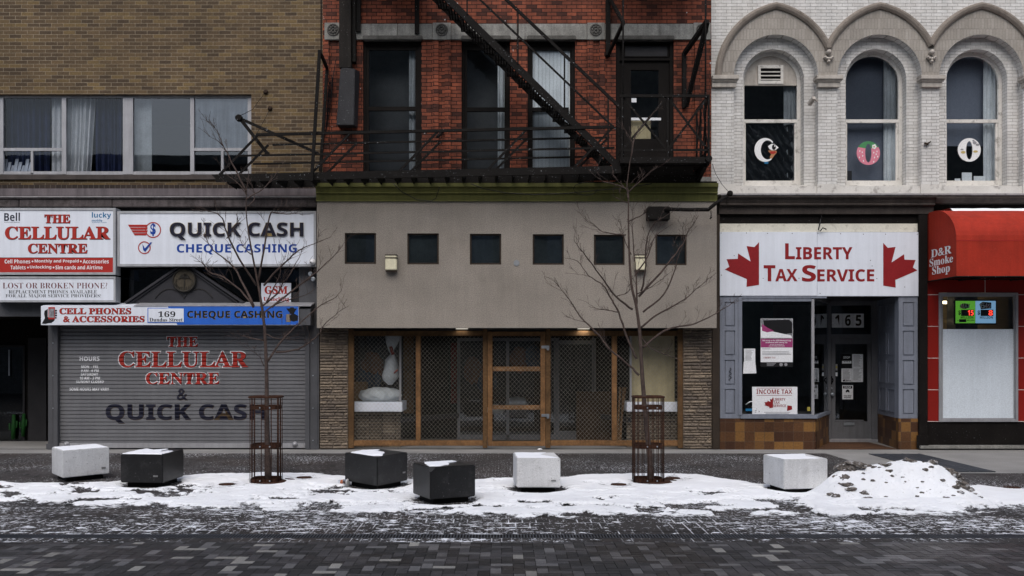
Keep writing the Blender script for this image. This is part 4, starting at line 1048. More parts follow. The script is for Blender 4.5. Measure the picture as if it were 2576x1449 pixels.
for body, st, x0, x1, y0, y1 in (('&', 'sans', 446, 471, 979, 1007), ('QUICK CASH', 'sans', 267, 668, 1018, 1065)):
    shutter_text(body, st, x0, x1, y0, y1, 'brown_outline', grow=.018, lift=.0015)
    shutter_text(body, st, x0 - .8, x1 - .8, y0 - .8, y1 - .8, 'navy', grow=.012, lift=.0028)

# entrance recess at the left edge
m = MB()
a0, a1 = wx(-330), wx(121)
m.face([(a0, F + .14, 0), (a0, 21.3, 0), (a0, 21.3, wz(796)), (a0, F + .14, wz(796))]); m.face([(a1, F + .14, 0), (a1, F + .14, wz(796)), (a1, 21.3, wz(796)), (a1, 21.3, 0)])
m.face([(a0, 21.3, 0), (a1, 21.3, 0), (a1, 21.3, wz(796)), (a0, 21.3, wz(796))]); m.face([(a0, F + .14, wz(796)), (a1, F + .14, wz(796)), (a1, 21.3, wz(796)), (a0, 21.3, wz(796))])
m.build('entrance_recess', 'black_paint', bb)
m = MB(); pframe(m, -60, 62, 868, 1125, 21.26, 5, .04); m.pbox(70, 116, 850, 1120, 21.25, .05); nd = m.build('entrance_door', 'charcoal', bb)
pane(-55, 57, 873, 1110, 21.27, nd, 'dark_glass')
for a, b, sc in ((33, 1105, 1.0), (58, 1098, .92)):   # painted cactus figures on the glass
    m = MB(); d = 21.2
    m.tube([P(a, b, d), P(a + 1, b - 30 * sc, d), P(a + 2, b - 62 * sc, d)], [.042 * sc, .048 * sc, .035 * sc], 8)
    m.tube([P(a, b - 26 * sc, d), P(a - 9 * sc, b - 24 * sc, d), P(a - 9 * sc, b - 40 * sc, d)], .02 * sc, 6); m.tube([P(a, b - 30 * sc, d), P(a + 9 * sc, b - 29 * sc, d), P(a + 9 * sc, b - 46 * sc, d)], .02 * sc, 6)
    tag(m.build('cactus_ornament', 'cactus_green'), 'bright green cactus ornament in the dark entrance, the left one' if a == 33 else 'dull green cactus ornament in the dark entrance, right of the bright one', 'ornament', 'cactus ornaments in the dark entrance')
tag(MB().pbox(21, 24, 880, 945, 21.22, .02).build('notice', 'plastic_pale'), 'narrow dim notice strip on the dark entrance door at the left', 'notice')

# ------------------------------------------------------------------ the signs over the left shops
def sign_box(name, a0, a1, b0, b1, d, thick, fr, label, panel='sign_white', cat='sign', group='light box signs over the shop fronts'):
    root = empty(name, P((a0 + a1) / 2, b1, d + thick), label, cat, group)
    m = MB(); pframe(m, a0, a1, b0, b1, d, fr, thick); m.pbox(a0 + .2, a1 - .2, b0 + .2, b1 - .2, d + thick * .5, thick * .49); m.build('frame', 'sign_frame', root)
    MB().pbox(a0 + fr, a1 - fr, b0 + fr, b1 - fr, d + .012, .03).build('panel', panel, root)
    return root
DA = 19.05
s1 = sign_box('shop_sign', -12, 290.5, 523, 691, DA, .25, 6, 'white light box sign with big red serif lettering above a red band')
MB().pbox(-6, 284, 648.5, 686, DA + .010, .004).build('red_band', 'sign_red', s1)
MB().pbox(-6, 284, 647.6, 648.6, DA + .009, .004).build('band_line', 'letter_black', s1)
for body, x0, x1, y0, y1 in (('THE', 112, 176, 540, 560.5), ('CELLULAR', 13, 276, 570, 602), ('CENTRE', 70.5, 219, 613, 637)):
    text(body, 'serif', x0, x1, y0, y1, DA + .012, 'letter_black', s1, grow=.02, dx=.9, dy=1.1, depth=.002)
    text(body, 'serif', x0, x1, y0, y1, DA + .008, 'letter_red', s1, grow=.014, depth=.003)
text('Bell', 'sans', 10.5, 50, 535, 556, DA + .012, 'navy', s1, depth=.002)
text('Authorized Retailer', '', 10.5, 50.5, 557.5, 560.2, DA + .012, 'navy', s1, depth=.001)
text('lucky', 'sans', 231, 279.5, 534, 551.5, DA + .012, 'cyan', s1, depth=.002)
text('mobile', '', 231, 257, 551, 557.5, DA + .012, 'cyan', s1, depth=.001, grow=.012)
text('Authorized Retailer', '', 231, 269, 558, 560.7, DA + .012, 'cyan', s1, depth=.001)
def dotline(parts, y0, y1, yc):
    for body, x0, x1 in parts:
        if body == '*': MB().disc(x0, yc, 2.2, DA + .006, .005, 12).build('dot', 'letter_white', s1)
        else: text(body, 'sans', x0, x1, y0, y1, DA + .010, 'letter_white', s1, depth=.002)
dotline([('Cell Phones', 11.5, 76), ('*', 81.5, 0), ('Monthly and Prepaid', 87, 198), ('*', 203, 0), ('Accessories', 208, 273.5)], 652.5, 662.6, 657.5)
dotline([('Tablets', 26.5, 64.5), ('*', 70, 0), ('Unlocking', 75, 129), ('*', 134.5, 0), ('Sim cards and Airtime', 139.5, 258)], 667.6, 677.6, 673)
s2 = sign_box('shop_sign', -12, 290.5, 695.5, 760, DA, .25, 5, 'low white light box sign with thin maroon and black lettering, under the red banded sign')
text('LOST OR BROKEN PHONE?', 'serif', 6.5, 270, 711, 726, DA + .012, 'maroon', s2, depth=.002, grow=-.012)
text('REPLACEMENT PHONES AVAILABLE', 'serif', 22, 244, 729.5, 738.5, DA + .012, 'letter_black', s2, depth=.002, grow=-.012)
text('FOR ALL MAJOR SERVICE PROVIDERS!', 'serif', 14, 254, 739.8, 749, DA + .012, 'letter_black', s2, depth=.002, grow=-.012)
DC = 19.10
s3 = sign_box('shop_sign', 294.5, 795, 531, 670, DC, .22, 6, 'wide white light box sign with raised navy letters over blue letters')
text('QUICK CASH', 'sans', 428, 763, 560, 602, DC + .012, 'gold', s3, grow=.010, depth=.022)
text('QUICK CASH', 'sans', 428, 763, 560, 602, DC - .012, 'navy', s3, grow=.004, depth=.006)
text('CHEQUE CASHING', 'sans', 445, 746.5, 614, 640, DC + .012, 'letter_blue', s3, depth=.003, grow=.005)
lg = MB()
for k in range(4):   # striped wing of the round emblem
    y = 565 + k * 7.1; x0 = 321.5 + k * 4.4; q = 371 - (0 if k in (1, 2) else 2)
    pts = [P(x0, y, DC), P(q, y, DC), P(q - 1.5, y + 5.6, DC), P(x0 + 3.5, y + 5.6, DC)]
    lg.prism([(p.x, p.z) for p in pts][::-1], DC + .006, DC + .012)
def ringm(mb, px, py, r, w, d, seg=40):
    for k in range(seg):
        t0, t1 = 2 * math.pi * k / seg, 2 * math.pi * (k + 1) / seg
        mb.face([P(px + r * math.cos(t0), py + r * math.sin(t0), d), P(px + r * math.cos(t1), py + r * math.sin(t1), d), P(px + (r - w) * math.cos(t1), py + (r - w) * math.sin(t1), d), P(px + (r - w) * math.cos(t0), py + (r - w) * math.sin(t0), d)])
ringm(lg, 385, 578.5, 20, 2.6, DC + .007); ringm(lg, 363, 623, 16, 2.6, DC + .007)
lg.build('emblem', 'sign_red', s3)
text('$', 'sansital', 379, 391, 563, 593, DC + .012, 'letter_blue', s3, depth=.003, grow=.03, name='dollar_mark')
m = MB(); pts = [P(358, 614, DC), P(364, 625, DC), P(378, 609.5, DC), P(382, 609.5, DC), P(365, 633, DC), P(360, 629, DC)]
m.prism([(p.x, p.z) for p in pts][::-1], DC + .004, DC + .012); m.build('check_mark', 'letter_blue', s3)
# canopy of the shutter: white and blue box with raised lettering
DK = 18.98
can = empty('canopy_sign', P(440, 818, F), 'long white and blue canopy box over the roller shutter with a house number panel', 'sign')
m = MB()
pts = [(DK, wz(817.5, DK)), (DK, wz(770, DK)), (F + .01, wz(762, F)), (F + .01, wz(817.5, DK))]
m.xprism(pts, wx(103, DK), wx(751, DK)); m.build('canopy_box', 'sign_white', can)
m = MB(); m.xprism([(DK + .03, wz(817.5, DK)), (DK + .03, wz(777, DK)), (F + .01, wz(764, F)), (F + .01, wz(817.5, DK))], wx(751.3, DK), wx(780, DK)); m.build('end_box', 'guide_grey', can)
m = MB(); m.xprism([(DK - .01, wz(768.5, DK)), (F + .0, wz(760, F)), (F + .0, wz(763, F)), (DK - .01, wz(770.5, DK))], wx(337, DK), wx(782, DK)); m.build('top_sheet', 'aluminium', can)
m = MB(); pts = [P(422, 770.5, DK), P(446, 816.8, DK), P(750.5, 816.8, DK), P(750.5, 770.5, DK)]
m.prism([(p.x, p.z) for p in pts], DK - .004, DK + .0); m.build('blue_panel', 'canopy_blue', can)
m = MB(); m.pbox(371, 463.5, 774.5, 812, DK - .008, .003); m.build('number_border', 'canopy_blue', can)
m = MB(); m.pbox(373, 462, 776, 810, DK - .011, .002); m.build('number_panel', 'sign_white', can)
text('169', 'serif', 398, 441, 783, 797.5, DK - .0112, 'letter_black', can, depth=.002)
text('Dundas Street', 'serif', 376, 459.5, 799.5, 808.8, DK - .0112, 'letter_black', can, depth=.002)
for body, x0, x1, y0, y1 in (('CELL PHONES', 149.5, 329, 775, 790), ('& ACCESSORIES', 159, 363, 795, 810)):
    text(body, 'serif', x0, x1, y0, y1, DK, 'letter_black', can, grow=.03, dx=.5, dy=.6, depth=.001)
    text(body, 'serif', x0, x1, y0, y1, DK - .002, 'letter_red', can, grow=.014, depth=.002)
text('CHEQUE CASHING', 'sans', 471, 709.5, 782, 803, DK - .005, 'gold', can, grow=.012, dx=.8, dy=.8, depth=.001)
text('CHEQUE CASHING', 'sans', 471, 709.5, 782, 803, DK - .0065, 'letter_black', can, depth=.003)
def silhouette(pts, d, th): return MB().prism([(wx(a, d), wz(b, d)) for a, b in pts][::-1], d - th, d)
silhouette([(105, 814), (113, 800), (111, 790), (112, 782), (120, 777), (120, 797), (124, 802), (137, 802), (137, 806), (130, 812), (121, 813), (115, 815)], DK, .003).build('hand_mark', 'letter_black', can)
m = MB()
for k in range(4): m.pbox(138.5, 143 - (k > 2), 779.5 + k * 6, 783.5 + k * 6, DK - .003, .003)
m.build('finger_mark', 'letter_black', can)
MB().pbox(121.5, 138, 772.5, 803, DK - .004, .003).build('phone_mark', 'sign_red', can)
MB().pbox(123, 136.5, 776.5, 799, DK - .0055, .002).build('phone_screen', 'poster_grey', can)
silhouette([(729, 793), (738, 788), (749.5, 794), (749.5, 806), (738, 809), (730, 806)], DK - .004, .003).build('fist_mark', 'letter_black', can)
silhouette([(720, 776), (728, 776), (731, 773), (738, 773), (741, 776), (747, 776), (739, 789), (731, 790)], DK - .004, .003).build('note_mark', 'letter_black', can)
m = MB()
for k in range(4): m.pbox(720, 731, 790.5 + k * 5, 794.3 + k * 5, DK - .007, .003)
m.build('finger_mark', 'gold', can)
# small sign in the transom
s4 = empty('window_sign', P(694, 765, F + .06), 'small white sign with red serif letters in the transom right of the pediment', 'sign')
MB().pbox(657, 732, 712, 766, F + .05, .02).build('panel', 'sign_white', s4)
text('GSM', 'serif', 666, 723, 720, 739, F + .05, 'letter_red', s4, grow=.02, depth=.003)
text('Unlocking', 'serif', 663, 727, 747, 760, F + .05, 'letter_red', s4, grow=.01, depth=.003)
# dome camera and small spot lamps
cm = empty('security_camera', P(786, 659, DC), 'small white dome security camera at the lower right corner of the wide white sign', 'camera')
MB().lathe([(.062, 0), (.062, .03), (.058, .05)], P(786, 659, DC), 'y', 20).build('housing', 'white_plastic', cm)
MB().lathe([(.048, .05), (.044, .07), (.03, .085), (.01, .092)], P(786, 659, DC), 'y', 18).build('dome', 'white_plastic', cm)
MB().lathe([(.016, .078), (.012, .098)], P(784, 661, DC), 'y', 10).build('lens', 'black_plastic', cm)
sp = empty('spot_lamp', P(786, 690, F - .1), 'small dark spot lamp pair on the grey post under the dome camera', 'lamp')
MB().tube([P(784, 672, F - .05), P(786, 690, F - .12)], .015, 8).build('arm', 'black_paint', sp)
for dx_, dy_ in ((-3, 690), (4, 703)): MB().lathe([(.03, 0), (.045, .06), (.045, .1), (.03, .11)], P(786 + dx_, dy_, F - .1), 'y', 12).build('lamp_head', 'galvanised', sp)

# ------------------------------------------------------------------ the red brick building in the middle
rb = empty('red_brick_building', (0.3, F, 0), 'red brick building with tall dark windows over a grey stuccoed shop front', 'building')
WT = [(913, 1060), (1161, 1283), (1327, 1447), (1549, 1695)]
ZW1 = wz(100)
holes = [(wx(a), wx(b), wz(452), ZW1) for a, b in WT]
m = MB(); wall_sheet(m, XB1, XB2, wz(470), TOP, F, holes, .16)
for a, b in ((1089, 1103.5), (1119, 1133.5), (1477.5, 1491.5), (1507, 1521.5), (816, 829), (1747, 1760), (1776, 1788)): m.box(wx(a), wx(b), F - .045, F - .001, wz(470), wz(99.2))
m.build('wall', 'red_brick', rb)
shell(rb, XB1 + .01, XB2 - .01, TOP, 28.01, (4.6, 8.6))
m = MB()
segs = [(854.5, 1000), (1000.8, 1087.5), (1135, 1300), (1300.8, 1476.5), (1522, 1660), (1660.8, 1744.5)]
for a, b in segs: m.pbox(a, b, 59.5, 99, F - .05, .10, .006)
m.build('stone_band', 'limestone', rb)
for a, b, c in ((816, 854, 838), (1088, 1134.5, 1111), (1477, 1521.5, 1499), (1745, 1788.5, 1767)):
    blk = MB().pbox(a, b, 56.5, 99.6, F - .07, .12, .008).build('corner_stone', 'limestone', rb)
    m = MB(); d = F - .075
    m.tube([P(c, 75, d) + Vector((math.cos(t) * .105, 0, math.sin(t) * .105)) for t in [k * math.pi / 14 for k in range(28)]], .016, 6, closed=True)
    for k in range(8):
        t = k * math.pi / 4; q = Vector((math.cos(t), 0, math.sin(t)))
        m.lathe([(.001, 0), (.030, .004), (.022, .022), (.004, .03)], P(c, 75, d + .01) + q * .062, 'y', 8)
    m.lathe([(.001, 0), (.026, .01), (.016, .034), (.004, .04)], P(c, 75, d + .01), 'y', 10)
    m.build('rosette', 'dark_limestone', blk)
for k, (a, b) in enumerate(WT):
    m = MB(); m.pbox(a - 1, b + 2, 88.5, 99.4, F - .11, .12, .012); m.pbox(a + 2, b - 1, 99.4, 102, F - .03, .1); m.build('drip_mould', 'dark_limestone', rb)
DG = F + .105
gl = [(928, 1046), (1175, 1268), (1340, 1430)]
for k, (a, b) in enumerate(WT[:3]):
    g0, g1 = gl[k]
    m = MB(); pframe(m, a, b, 100, 452, F + .06, 7, .12, wt=14); pframe(m, a + 6, b - 6, 112, 450, F + .09, max(4, g0 - a - 6), .06, wt=14)
    m.pbox(g0 - 1, g1 + 1, 268 + 2 * (k > 0), 278 + 2 * (k > 0), F + .075, .06); m.pbox(a + 3, b - 3, 102, 107, F + .03, .05)
    w = m.build('window', 'dark_frame', rb)
    pane(g0 - 2, g1 + 2, 124, 272, DG, w, 'window_glass'); pane(g0 - 2, g1 + 2, 272, 446, DG + .02, w, 'window_glass')
curtain(1029, 1050, 120, 446, F + .30, 'curtain_white', 'narrow white curtain at the right of the leftmost tall window in the red wall', 2, .012, 11)
curtain(1252, 1274, 150, 446, F + .30, 'curtain_white', 'narrow white curtain at the right of the tall window behind the stair', 2, .012, 12, -.05)
bl = MB(); x = 1336.0
while x < 1436: bl.face([P(x, 452, F + .165), P(x + 9.0, 452, F + .145), P(x + 9.0, 110, F + .145), P(x, 110, F + .165)]); x += 9.3
tag(bl.build('vertical_blind', 'blind_white'), 'white vertical blind filling the right tall window in the red wall', 'blind')
# upstairs door onto the landing
m = MB(); pframe(m, 1549, 1695, 100, 452, F + .05, 10, .14, wt=10); m.pbox(1559, 1685, 146, 152, F + .04, .12); m.pbox(1559, 1685, 110, 146, F + .10, .05)
pframe(m, 1570, 1682, 113, 144, F + .085, 3, .03)
pframe(m, 1559, 1685, 152, 448, F + .09, 28, .06, wb=98, wt=24)
up = m.build('balcony_door', 'dark_frame', rb)
pane(1586, 1668, 172, 352, F + .125, up, 'window_glass'); MB().pbox(1573, 1679, 116, 141, F + .098, .004).build('transom_panel', 'charcoal', up)
MB().pbox(1588, 1663, 296, 302.5, F + .08, .02).build('push_bar', 'curtain_white', up)
tag(MB().pbox(1588.5, 1601, 247, 257.5, F + .115, .004).build('notice', 'curtain_white'), 'small white notice stuck on the glass of the upstairs door', 'notice')
tag(MB().pbox(1588, 1637, 303, 349, F + .17, .02).build('door_panel', 'tan_paper'), 'tan board behind the glass of the upstairs door', 'board')
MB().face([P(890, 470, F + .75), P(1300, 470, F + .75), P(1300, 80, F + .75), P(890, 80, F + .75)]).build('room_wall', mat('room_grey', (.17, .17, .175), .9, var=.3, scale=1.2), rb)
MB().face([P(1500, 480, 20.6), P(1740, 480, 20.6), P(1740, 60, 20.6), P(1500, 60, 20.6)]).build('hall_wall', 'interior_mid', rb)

MB().pbox(1735, 1789, 444.5, 461, F - .07, .1, .01).build('sill_stone', 'limestone', rb)
MB().pbox(816, 900, 444.5, 461, F - .05, .1, .01).build('sill_stone', 'limestone', rb)
# stuccoed shop front with its green cornice
DT = 18.98
SW = [(867, 946, 586, 664), (1024.5, 1104, 587, 665), (1182, 1261, 588, 665.5), (1340, 1418.5, 589, 666), (1494, 1571.5, 590, 666.5), (1649, 1727.5, 590, 667)]
m = MB(); hs_ = [(wx(a, DT), wx(b, DT), wz(d_, DT), wz(c_, DT)) for a, b, c_, d_ in SW]
wall_sheet(m, wx(797, DT), wx(1803, DT), wz(825, DT), wz(506, DT), DT, hs_, .10)
x0, x1 = wx(797, DT), wx(1803, DT)
m.face([(x0, DT, wz(825, DT)), (x0, F + .3, wz(825, DT)), (x0, F + .3, wz(506, DT)), (x0, DT, wz(506, DT))]); m.face([(x1, DT, wz(825, DT)), (x1, DT, wz(506, DT)), (x1, F + .3, wz(506, DT)), (x1, F + .3, wz(825, DT))])
m.build('stucco_wall', 'stucco', rb)
m = MB(); m.box(x0 + .004, x1 - .004, DT + .012, 22.6, wz(825, DT) + .001, wz(825, DT) + .05); m.build('soffit', 'charcoal', rb)
m = MB(); c0, c1 = wx(796, DT), wx(1804, DT)
zc = lambda py: wz(py, DT)
m.xprism([(DT - .03, zc(507)), (DT - .03, zc(505.5)), (DT - .02, zc(504)), (DT - .04, zc(489)), (DT - .07, zc(487.5)), (DT - .07, zc(485)), (DT - .055, zc(484)), (DT - .085, zc(474)), (DT - .12, zc(472)), (DT - .12, zc(463)), (F, zc(459)), (F, zc(507))], c0, c1)
m.build('cornice', 'green_paint', rb)
MB().box(c0 + .01, c1 - .01, DT - .05, F - .06, zc(459) - .02, zc(459) + .012).build('cornice_flashing', 'black_paint', rb)
for a, b, c_, d_ in SW:
    w = pframe(MB(), a - .5, b + .5, c_ - .5, d_ + .5, DT + .03, 4.5, .06).build('window', 'brown_frame', rb)
    pane(a + 3, b - 3, c_ + 3, d_ - 3, DT + .06, w, 'window_glass')
MB().face([P(840, 690, DT + .14), P(1760, 690, DT + .14), P(1760, 560, DT + .14), P(840, 560, DT + .14)]).build('window_backing', mat('backing_teal', (0.115, 0.138, 0.142), .8, var=.35, scale=1.6), rb)
for a, lb in ((969, 'cream box wall light between the first and second small windows'), (1597.5, 'cream box wall light behind the right sapling')):
    r = empty('wall_light', P(a + 15, 681, DT), lb, 'wall light', 'cream box lights on the stucco wall')
    MB().pbox(a, a + 29, 641, 679, DT - .13, .13, .012).build('housing', 'cream_plastic', r)
    m = MB(); m.pbox(a - .3, a + 29.3, 640, 642.5, DT - .134, .134); m.pbox(a - .3, a + 29.3, 647, 650, DT - .134, .134); m.pbox(a + 1, a + 28, 679.5, 683, DT - .11, .11); m.build('trim', 'brown_frame', r)
tag(MB().disc(1299.5, 661.5, 7.5, DT - .012, .012, 26).build('cover_disc', 'pale_disc'), 'small round pale cover plate on the stucco between the middle windows', 'cover plate')
for a, on in ((1162, .0), (1468, 1)):
    c = (wx(a, 19.35), 19.35, wz(825, DT) - .012)
    dl = MB().lathe([(.12, 0), (.12, .011)], c, 'z', 24).build('downlight', 'downlight', rb)
    la = bpy.data.lights.new('downlight_lamp', 'AREA'); la.shape = 'DISK'; la.size = .2; la.energy = 1.0 if on else .25; la.color = (1, .93, .82)
    lo_ = bpy.data.objects.new('downlight_lamp', la); lo_.location = (c[0], c[1], c[2] - .02); COL.objects.link(lo_)
# stacked stone piers: every course stands out a little differently
def stone_pier(a, b, seed):
    rnd = random.Random(seed); m = MB(); y = 1129.0; d = F - .03
    m.pbox(a + 1, b - 1, 820, 1130, d + .022, .4)
    while y > 824:
        h = rnd.choice((5.5, 6.5, 7.5, 8.5, 9.5)); x = a; 
        while x < b - 1:
            w = min(rnd.uniform(14, 48), b - x)
            if b - x - w < 8: w = b - x
            bm = bmesh.new(); bmesh.ops.create_grid(bm, x_segments=max(2, int(w / 3)), y_segments=3, size=.5)
            pr = rnd.uniform(0, .012)
            X0, X1, Z0, Z1 = wx(x + .2, d), wx(x + w - .2, d), wz(y - .15, d), wz(y - h + .25, d)
            for v in bm.verts:
                u, t = v.co.x + .5, v.co.y + .5
                e = min(u, 1 - u) < .01 or min(t, 1 - t) < .01
                v.co = (X0 + (X1 - X0) * u, d - pr - (0 if e else rnd.uniform(.001, .009)) + (.018 if e else 0), Z0 + (Z1 - Z0) * t + (0 if e else rnd.uniform(-.004, .004)))
            m.bm(bm, False); x += w
        y -= h
    m.build('stone_pier', 'pier_stone', rb)
mm, t_, bs_ = newmat('pier_stone')
g_ = N(t_, 'ShaderNodeNewGeometry'); v_ = coords(t_, 'obj')
c_ = mixc(t_, g_.outputs['Random Per Island'], (0.210, 0.165, 0.120), (0.105, 0.084, 0.068))
c_ = scale_col(t_, c_, remap(t_, noise(t_, v_, 22, 4), .3, .7, .7, 1.3)); L(t_, c_, bs_.inputs['Base Color']); bs_.inputs['Roughness'].default_value = .9
bump(t_, bs_, noise(t_, v_, 45, 4, stretch=(1, 1, 2.5)), .7, .012)
stone_pier(804, 875, 1); stone_pier(1719, 1791, 2)

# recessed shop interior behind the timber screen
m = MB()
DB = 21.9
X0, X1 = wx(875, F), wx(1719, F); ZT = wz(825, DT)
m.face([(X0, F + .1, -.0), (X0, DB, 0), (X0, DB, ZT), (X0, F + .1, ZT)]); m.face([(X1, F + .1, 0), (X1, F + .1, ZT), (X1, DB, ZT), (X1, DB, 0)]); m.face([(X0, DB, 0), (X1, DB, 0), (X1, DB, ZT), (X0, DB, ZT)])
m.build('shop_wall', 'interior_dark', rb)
def brick_dado(a, b, d, top): return MB().pbox(a, b, top, 1128, d, .08).build('stall_riser', 'ledge_stone', rb)
D1 = 19.74
for a, b, lab_ in ((868, 1012, 0), (1577, 1730, 1)):
    m = MB(); m.pbox(a, b, 1012, 1036, D1 - .12, .9, .01); m.build('display_shelf', 'sign_white', rb)
    fr = MB()
    if lab_ == 0: fr.pbox(1004.5, 1009, 842, 1012, D1 - .02, .06)
    else: fr.pbox(1584.5, 1589, 842, 1012, D1 - .02, .06)
    fr.pbox(a, b, 832, 842, D1 - .02, .06)
    w = fr.build('display_window', 'aluminium', rb)
    pane(a, 1007 if not lab_ else b, 842, 1012, D1 + .01, w, 'shop_glass') if not lab_ else pane(1587, b, 842, 1012, D1 + .01, w, 'shop_glass')
    brick_dado(a, b - 4 if not lab_ else b, D1 + .05, 1036)
# display returns and the entrance doors at the back
m = MB(); D2 = 21.2
for a, b in ((1150, 1157), (1273, 1281), (1394, 1407), (1490, 1499)): m.pbox(a, b, 850, 1106, D2, .08)
m.pbox(1157, 1273, 850, 858, D2, .08); m.pbox(1281, 1394, 850, 858, D2, .08); m.pbox(1407, 1490, 856, 866, D2, .08); m.pbox(1157, 1394, 1094, 1106, D2, .08); m.pbox(1407, 1490, 1085, 1106, D2, .08)
ed = m.build('entrance_door', 'door_grey', rb)
for a, b in ((1157, 1273), (1281, 1394), (1407, 1490)): pane(a, b, 856, 1098, D2 + .04, ed, 'shop_glass')
m = MB()
for x_, z_ in ((wx(1009, D1), 0), (wx(1585, D1), 0)):
    xe = wx(1152 if x_ < 0 else 1497, D2)
    MB().bar((x_, D1, ZT - .06), (xe, D2, ZT - .06), .05, .12).build('head_rail', 'charcoal', rb); MB().bar((x_, D1, .55), (xe, D2, .55), .05, .1).build('sill_rail', 'charcoal', rb)
# things in the shop
def blob(name, mt, c, r, label, cat, seed, group=None, sub=3, amp=.5, freq=2.2, flat=None):
    bm = bmesh.new(); bmesh.ops.create_icosphere(bm, subdivisions=sub + 1, radius=1.0)
    co = np.array([v.co[:] for v in bm.verts]); n = fbm(co[:, 0] * freq + 20 + co[:, 2], co[:, 1] * freq + 30 - co[:, 2] * 1.3, seed, 4, .6)
    for v, k in zip(bm.verts, n):
        q = v.co * (1 - amp / 2 + amp * float(k)); z = q.z * r[2]
        if flat is not None: z = max(z, -flat)
        v.co = (c[0] + q.x * r[0], c[1] + q.y * r[1], c[2] + z)
    mb = MB(); mb.bm(bm, True); o = mb.build(name, mt); return tag(o, label, cat, group) if label else o
blob('plastic_sack', 'bag_plastic', P(956, 995, D1 + .3), (.40, .2, .17), 'full white plastic sack lying on the left display shelf', 'sack', 3, amp=.55, freq=3, flat=.13)
hb = empty('hanging_bag', P(985, 850, D1 + .22), 'tall crumpled white plastic bag with red tape hanging in the left display window', 'bag')
m = MB(); d = D1 + .22; pr = []
for py, w, cx in ((842, 20, 990), (865, 15, 986), (880, 7, 985), (890, 6, 986), (905, 13, 987), (925, 17, 985), (945, 20, 984), (955, 16, 984), (968, 4, 985)): pr.append((P(cx, py, d), w * d / FD))
m.tube([p for p, w in pr], [w for p, w in pr], 14); o = m.build('bag', 'bag_plastic', hb)
for v in o.data.vertices:
    k = float(fbm(np.array(v.co.x * 9 + 40), np.array(v.co.z * 5 + v.co.y * 9 + 40), 4, 4)) - .5; v.co.x += k * .12; v.co.y += k * .1
m = MB(); m.tube([P(983, 872, d - .06), P(986, 883, d - .07), P(988, 892, d - .06)], .035, 8); m.tube([P(990, 940, d - .12), P(997, 933, d - .13), P(1001, 930, d - .12)], .018, 6); m.build('tape', 'red_tape', hb)
tag(MB().pbox(888, 921, 961, 1012, D1 + .35, .35, .01).build('cardboard_box', 'cardboard'), 'brown cardboard box standing at the left end of the left display shelf', 'box')
blob('clothing_heap', 'orange_cloth', P(938, 920, D1 + .75), (.22, .15, .28), 'dim orange cloth heap in the back of the left display', 'clothing', 5)
blob('clothing_heap', 'blue_cloth', P(928, 955, D1 + .75), (.25, .15, .3), 'dim blue cloth heap in the back of the left display', 'clothing', 6)
tag(MB().pbox(1588, 1697, 842, 1013, D1 + .12, .01).build('paper_blind', 'tan_paper'), 'tan paper blind covering the right display window', 'blind')
m = MB()
for a in ((1552, 1560), (1560, 1568), (1556, 1573)): m.bar(P(a[0], 1110, 19.9), P(a[1], 975, 20.05), .035, .09, up=(0, 1, 0))
tag(m.build('leaning_planks', 'wood_old'), 'timber planks leaning in the dark beside the right display window', 'planks')
tag(MB().pbox(1134, 1150, 862, 1015, 21.4, .1).build('hanging_cloth', 'red_cloth'), 'dark red cloth hanging inside left of the entrance', 'cloth')
tag(MB().pbox(1015, 1040, 842, 1040, 21.0, .05).build('brown_board', 'wood_old'), 'upright brown board in the gloom right of the left display', 'board')
for k, (px, py, mt, lb) in enumerate(((1190, 930, 'orange_cloth', 'orange'), (1225, 960, 'blue_cloth', 'blue'), (1305, 905, 'orange_cloth', 'orange'), (1340, 900, 'blue_cloth', 'blue'), (1300, 1010, 'bag_plastic', 'white'), (1245, 1030, 'bag_plastic', 'white'))):
    nm = ['orange garment nearest the left door frame', 'blue garment right of the orange one near the left door', 'orange garment high behind the middle of the gate', 'blue garment high behind the gate at its right', 'pale plastic sack low behind the middle of the gate', 'pale plastic sack low behind the left of the gate'][k]
    blob('plastic_sack' if lb == 'white' else 'garment', mt, P(px, py, 21.6), (.2, .12, .28 if lb != 'white' else .1), 'dim ' + nm, 'sack' if lb == 'white' else 'clothing', 10 + k)
tag(MB().pbox(1450, 1535, 985, 1110, 20.9, .03).build('brown_board', mat('dim_board', (.065, .038, .02), .8, var=.3)), 'large brown board leaning in the dark right of the entrance', 'board')

# ------------------------------------------------------------------ timber and chain-link security screen
DSN = F - .02
sg = empty('security_screen', (wx(1297, DSN), DSN, 0), 'timber framed chain-link security screen with a padlocked gate across the shop front', 'security screen')
def wood(name, a, b, c, d_, mt, dd=0.0, th=.09, parent=None):
    return MB().pbox(a, b, c, d_, DSN + dd, th, .006).build(name, mt, parent or sg)
wood('post', 876, 890, 828, 1128, 'wood_old'); wood('post', 1214.5, 1226, 828, 1127, 'wood_old'); wood('post', 1372.5, 1385, 828, 1127, 'wood_old'); wood('post', 1705.5, 1718, 828, 1128, 'wood_old')
wood('rail', 890.2, 1214.3, 1108, 1121.5, 'wood_new', .012); wood('rail', 1385.2, 1705.3, 1108, 1121.5, 'wood_new', .012)
wood('rail', 890.2, 1214.3, 832, 845, 'wood_old', .012); wood('rail', 1385.2, 1705.3, 832, 845, 'wood_old', .012)
wood('post', 1046, 1058, 845.2, 1107.8, 'wood_new', .010); wood('post', 1539.5, 1552, 845.2, 1107.8, 'wood_new', .010)
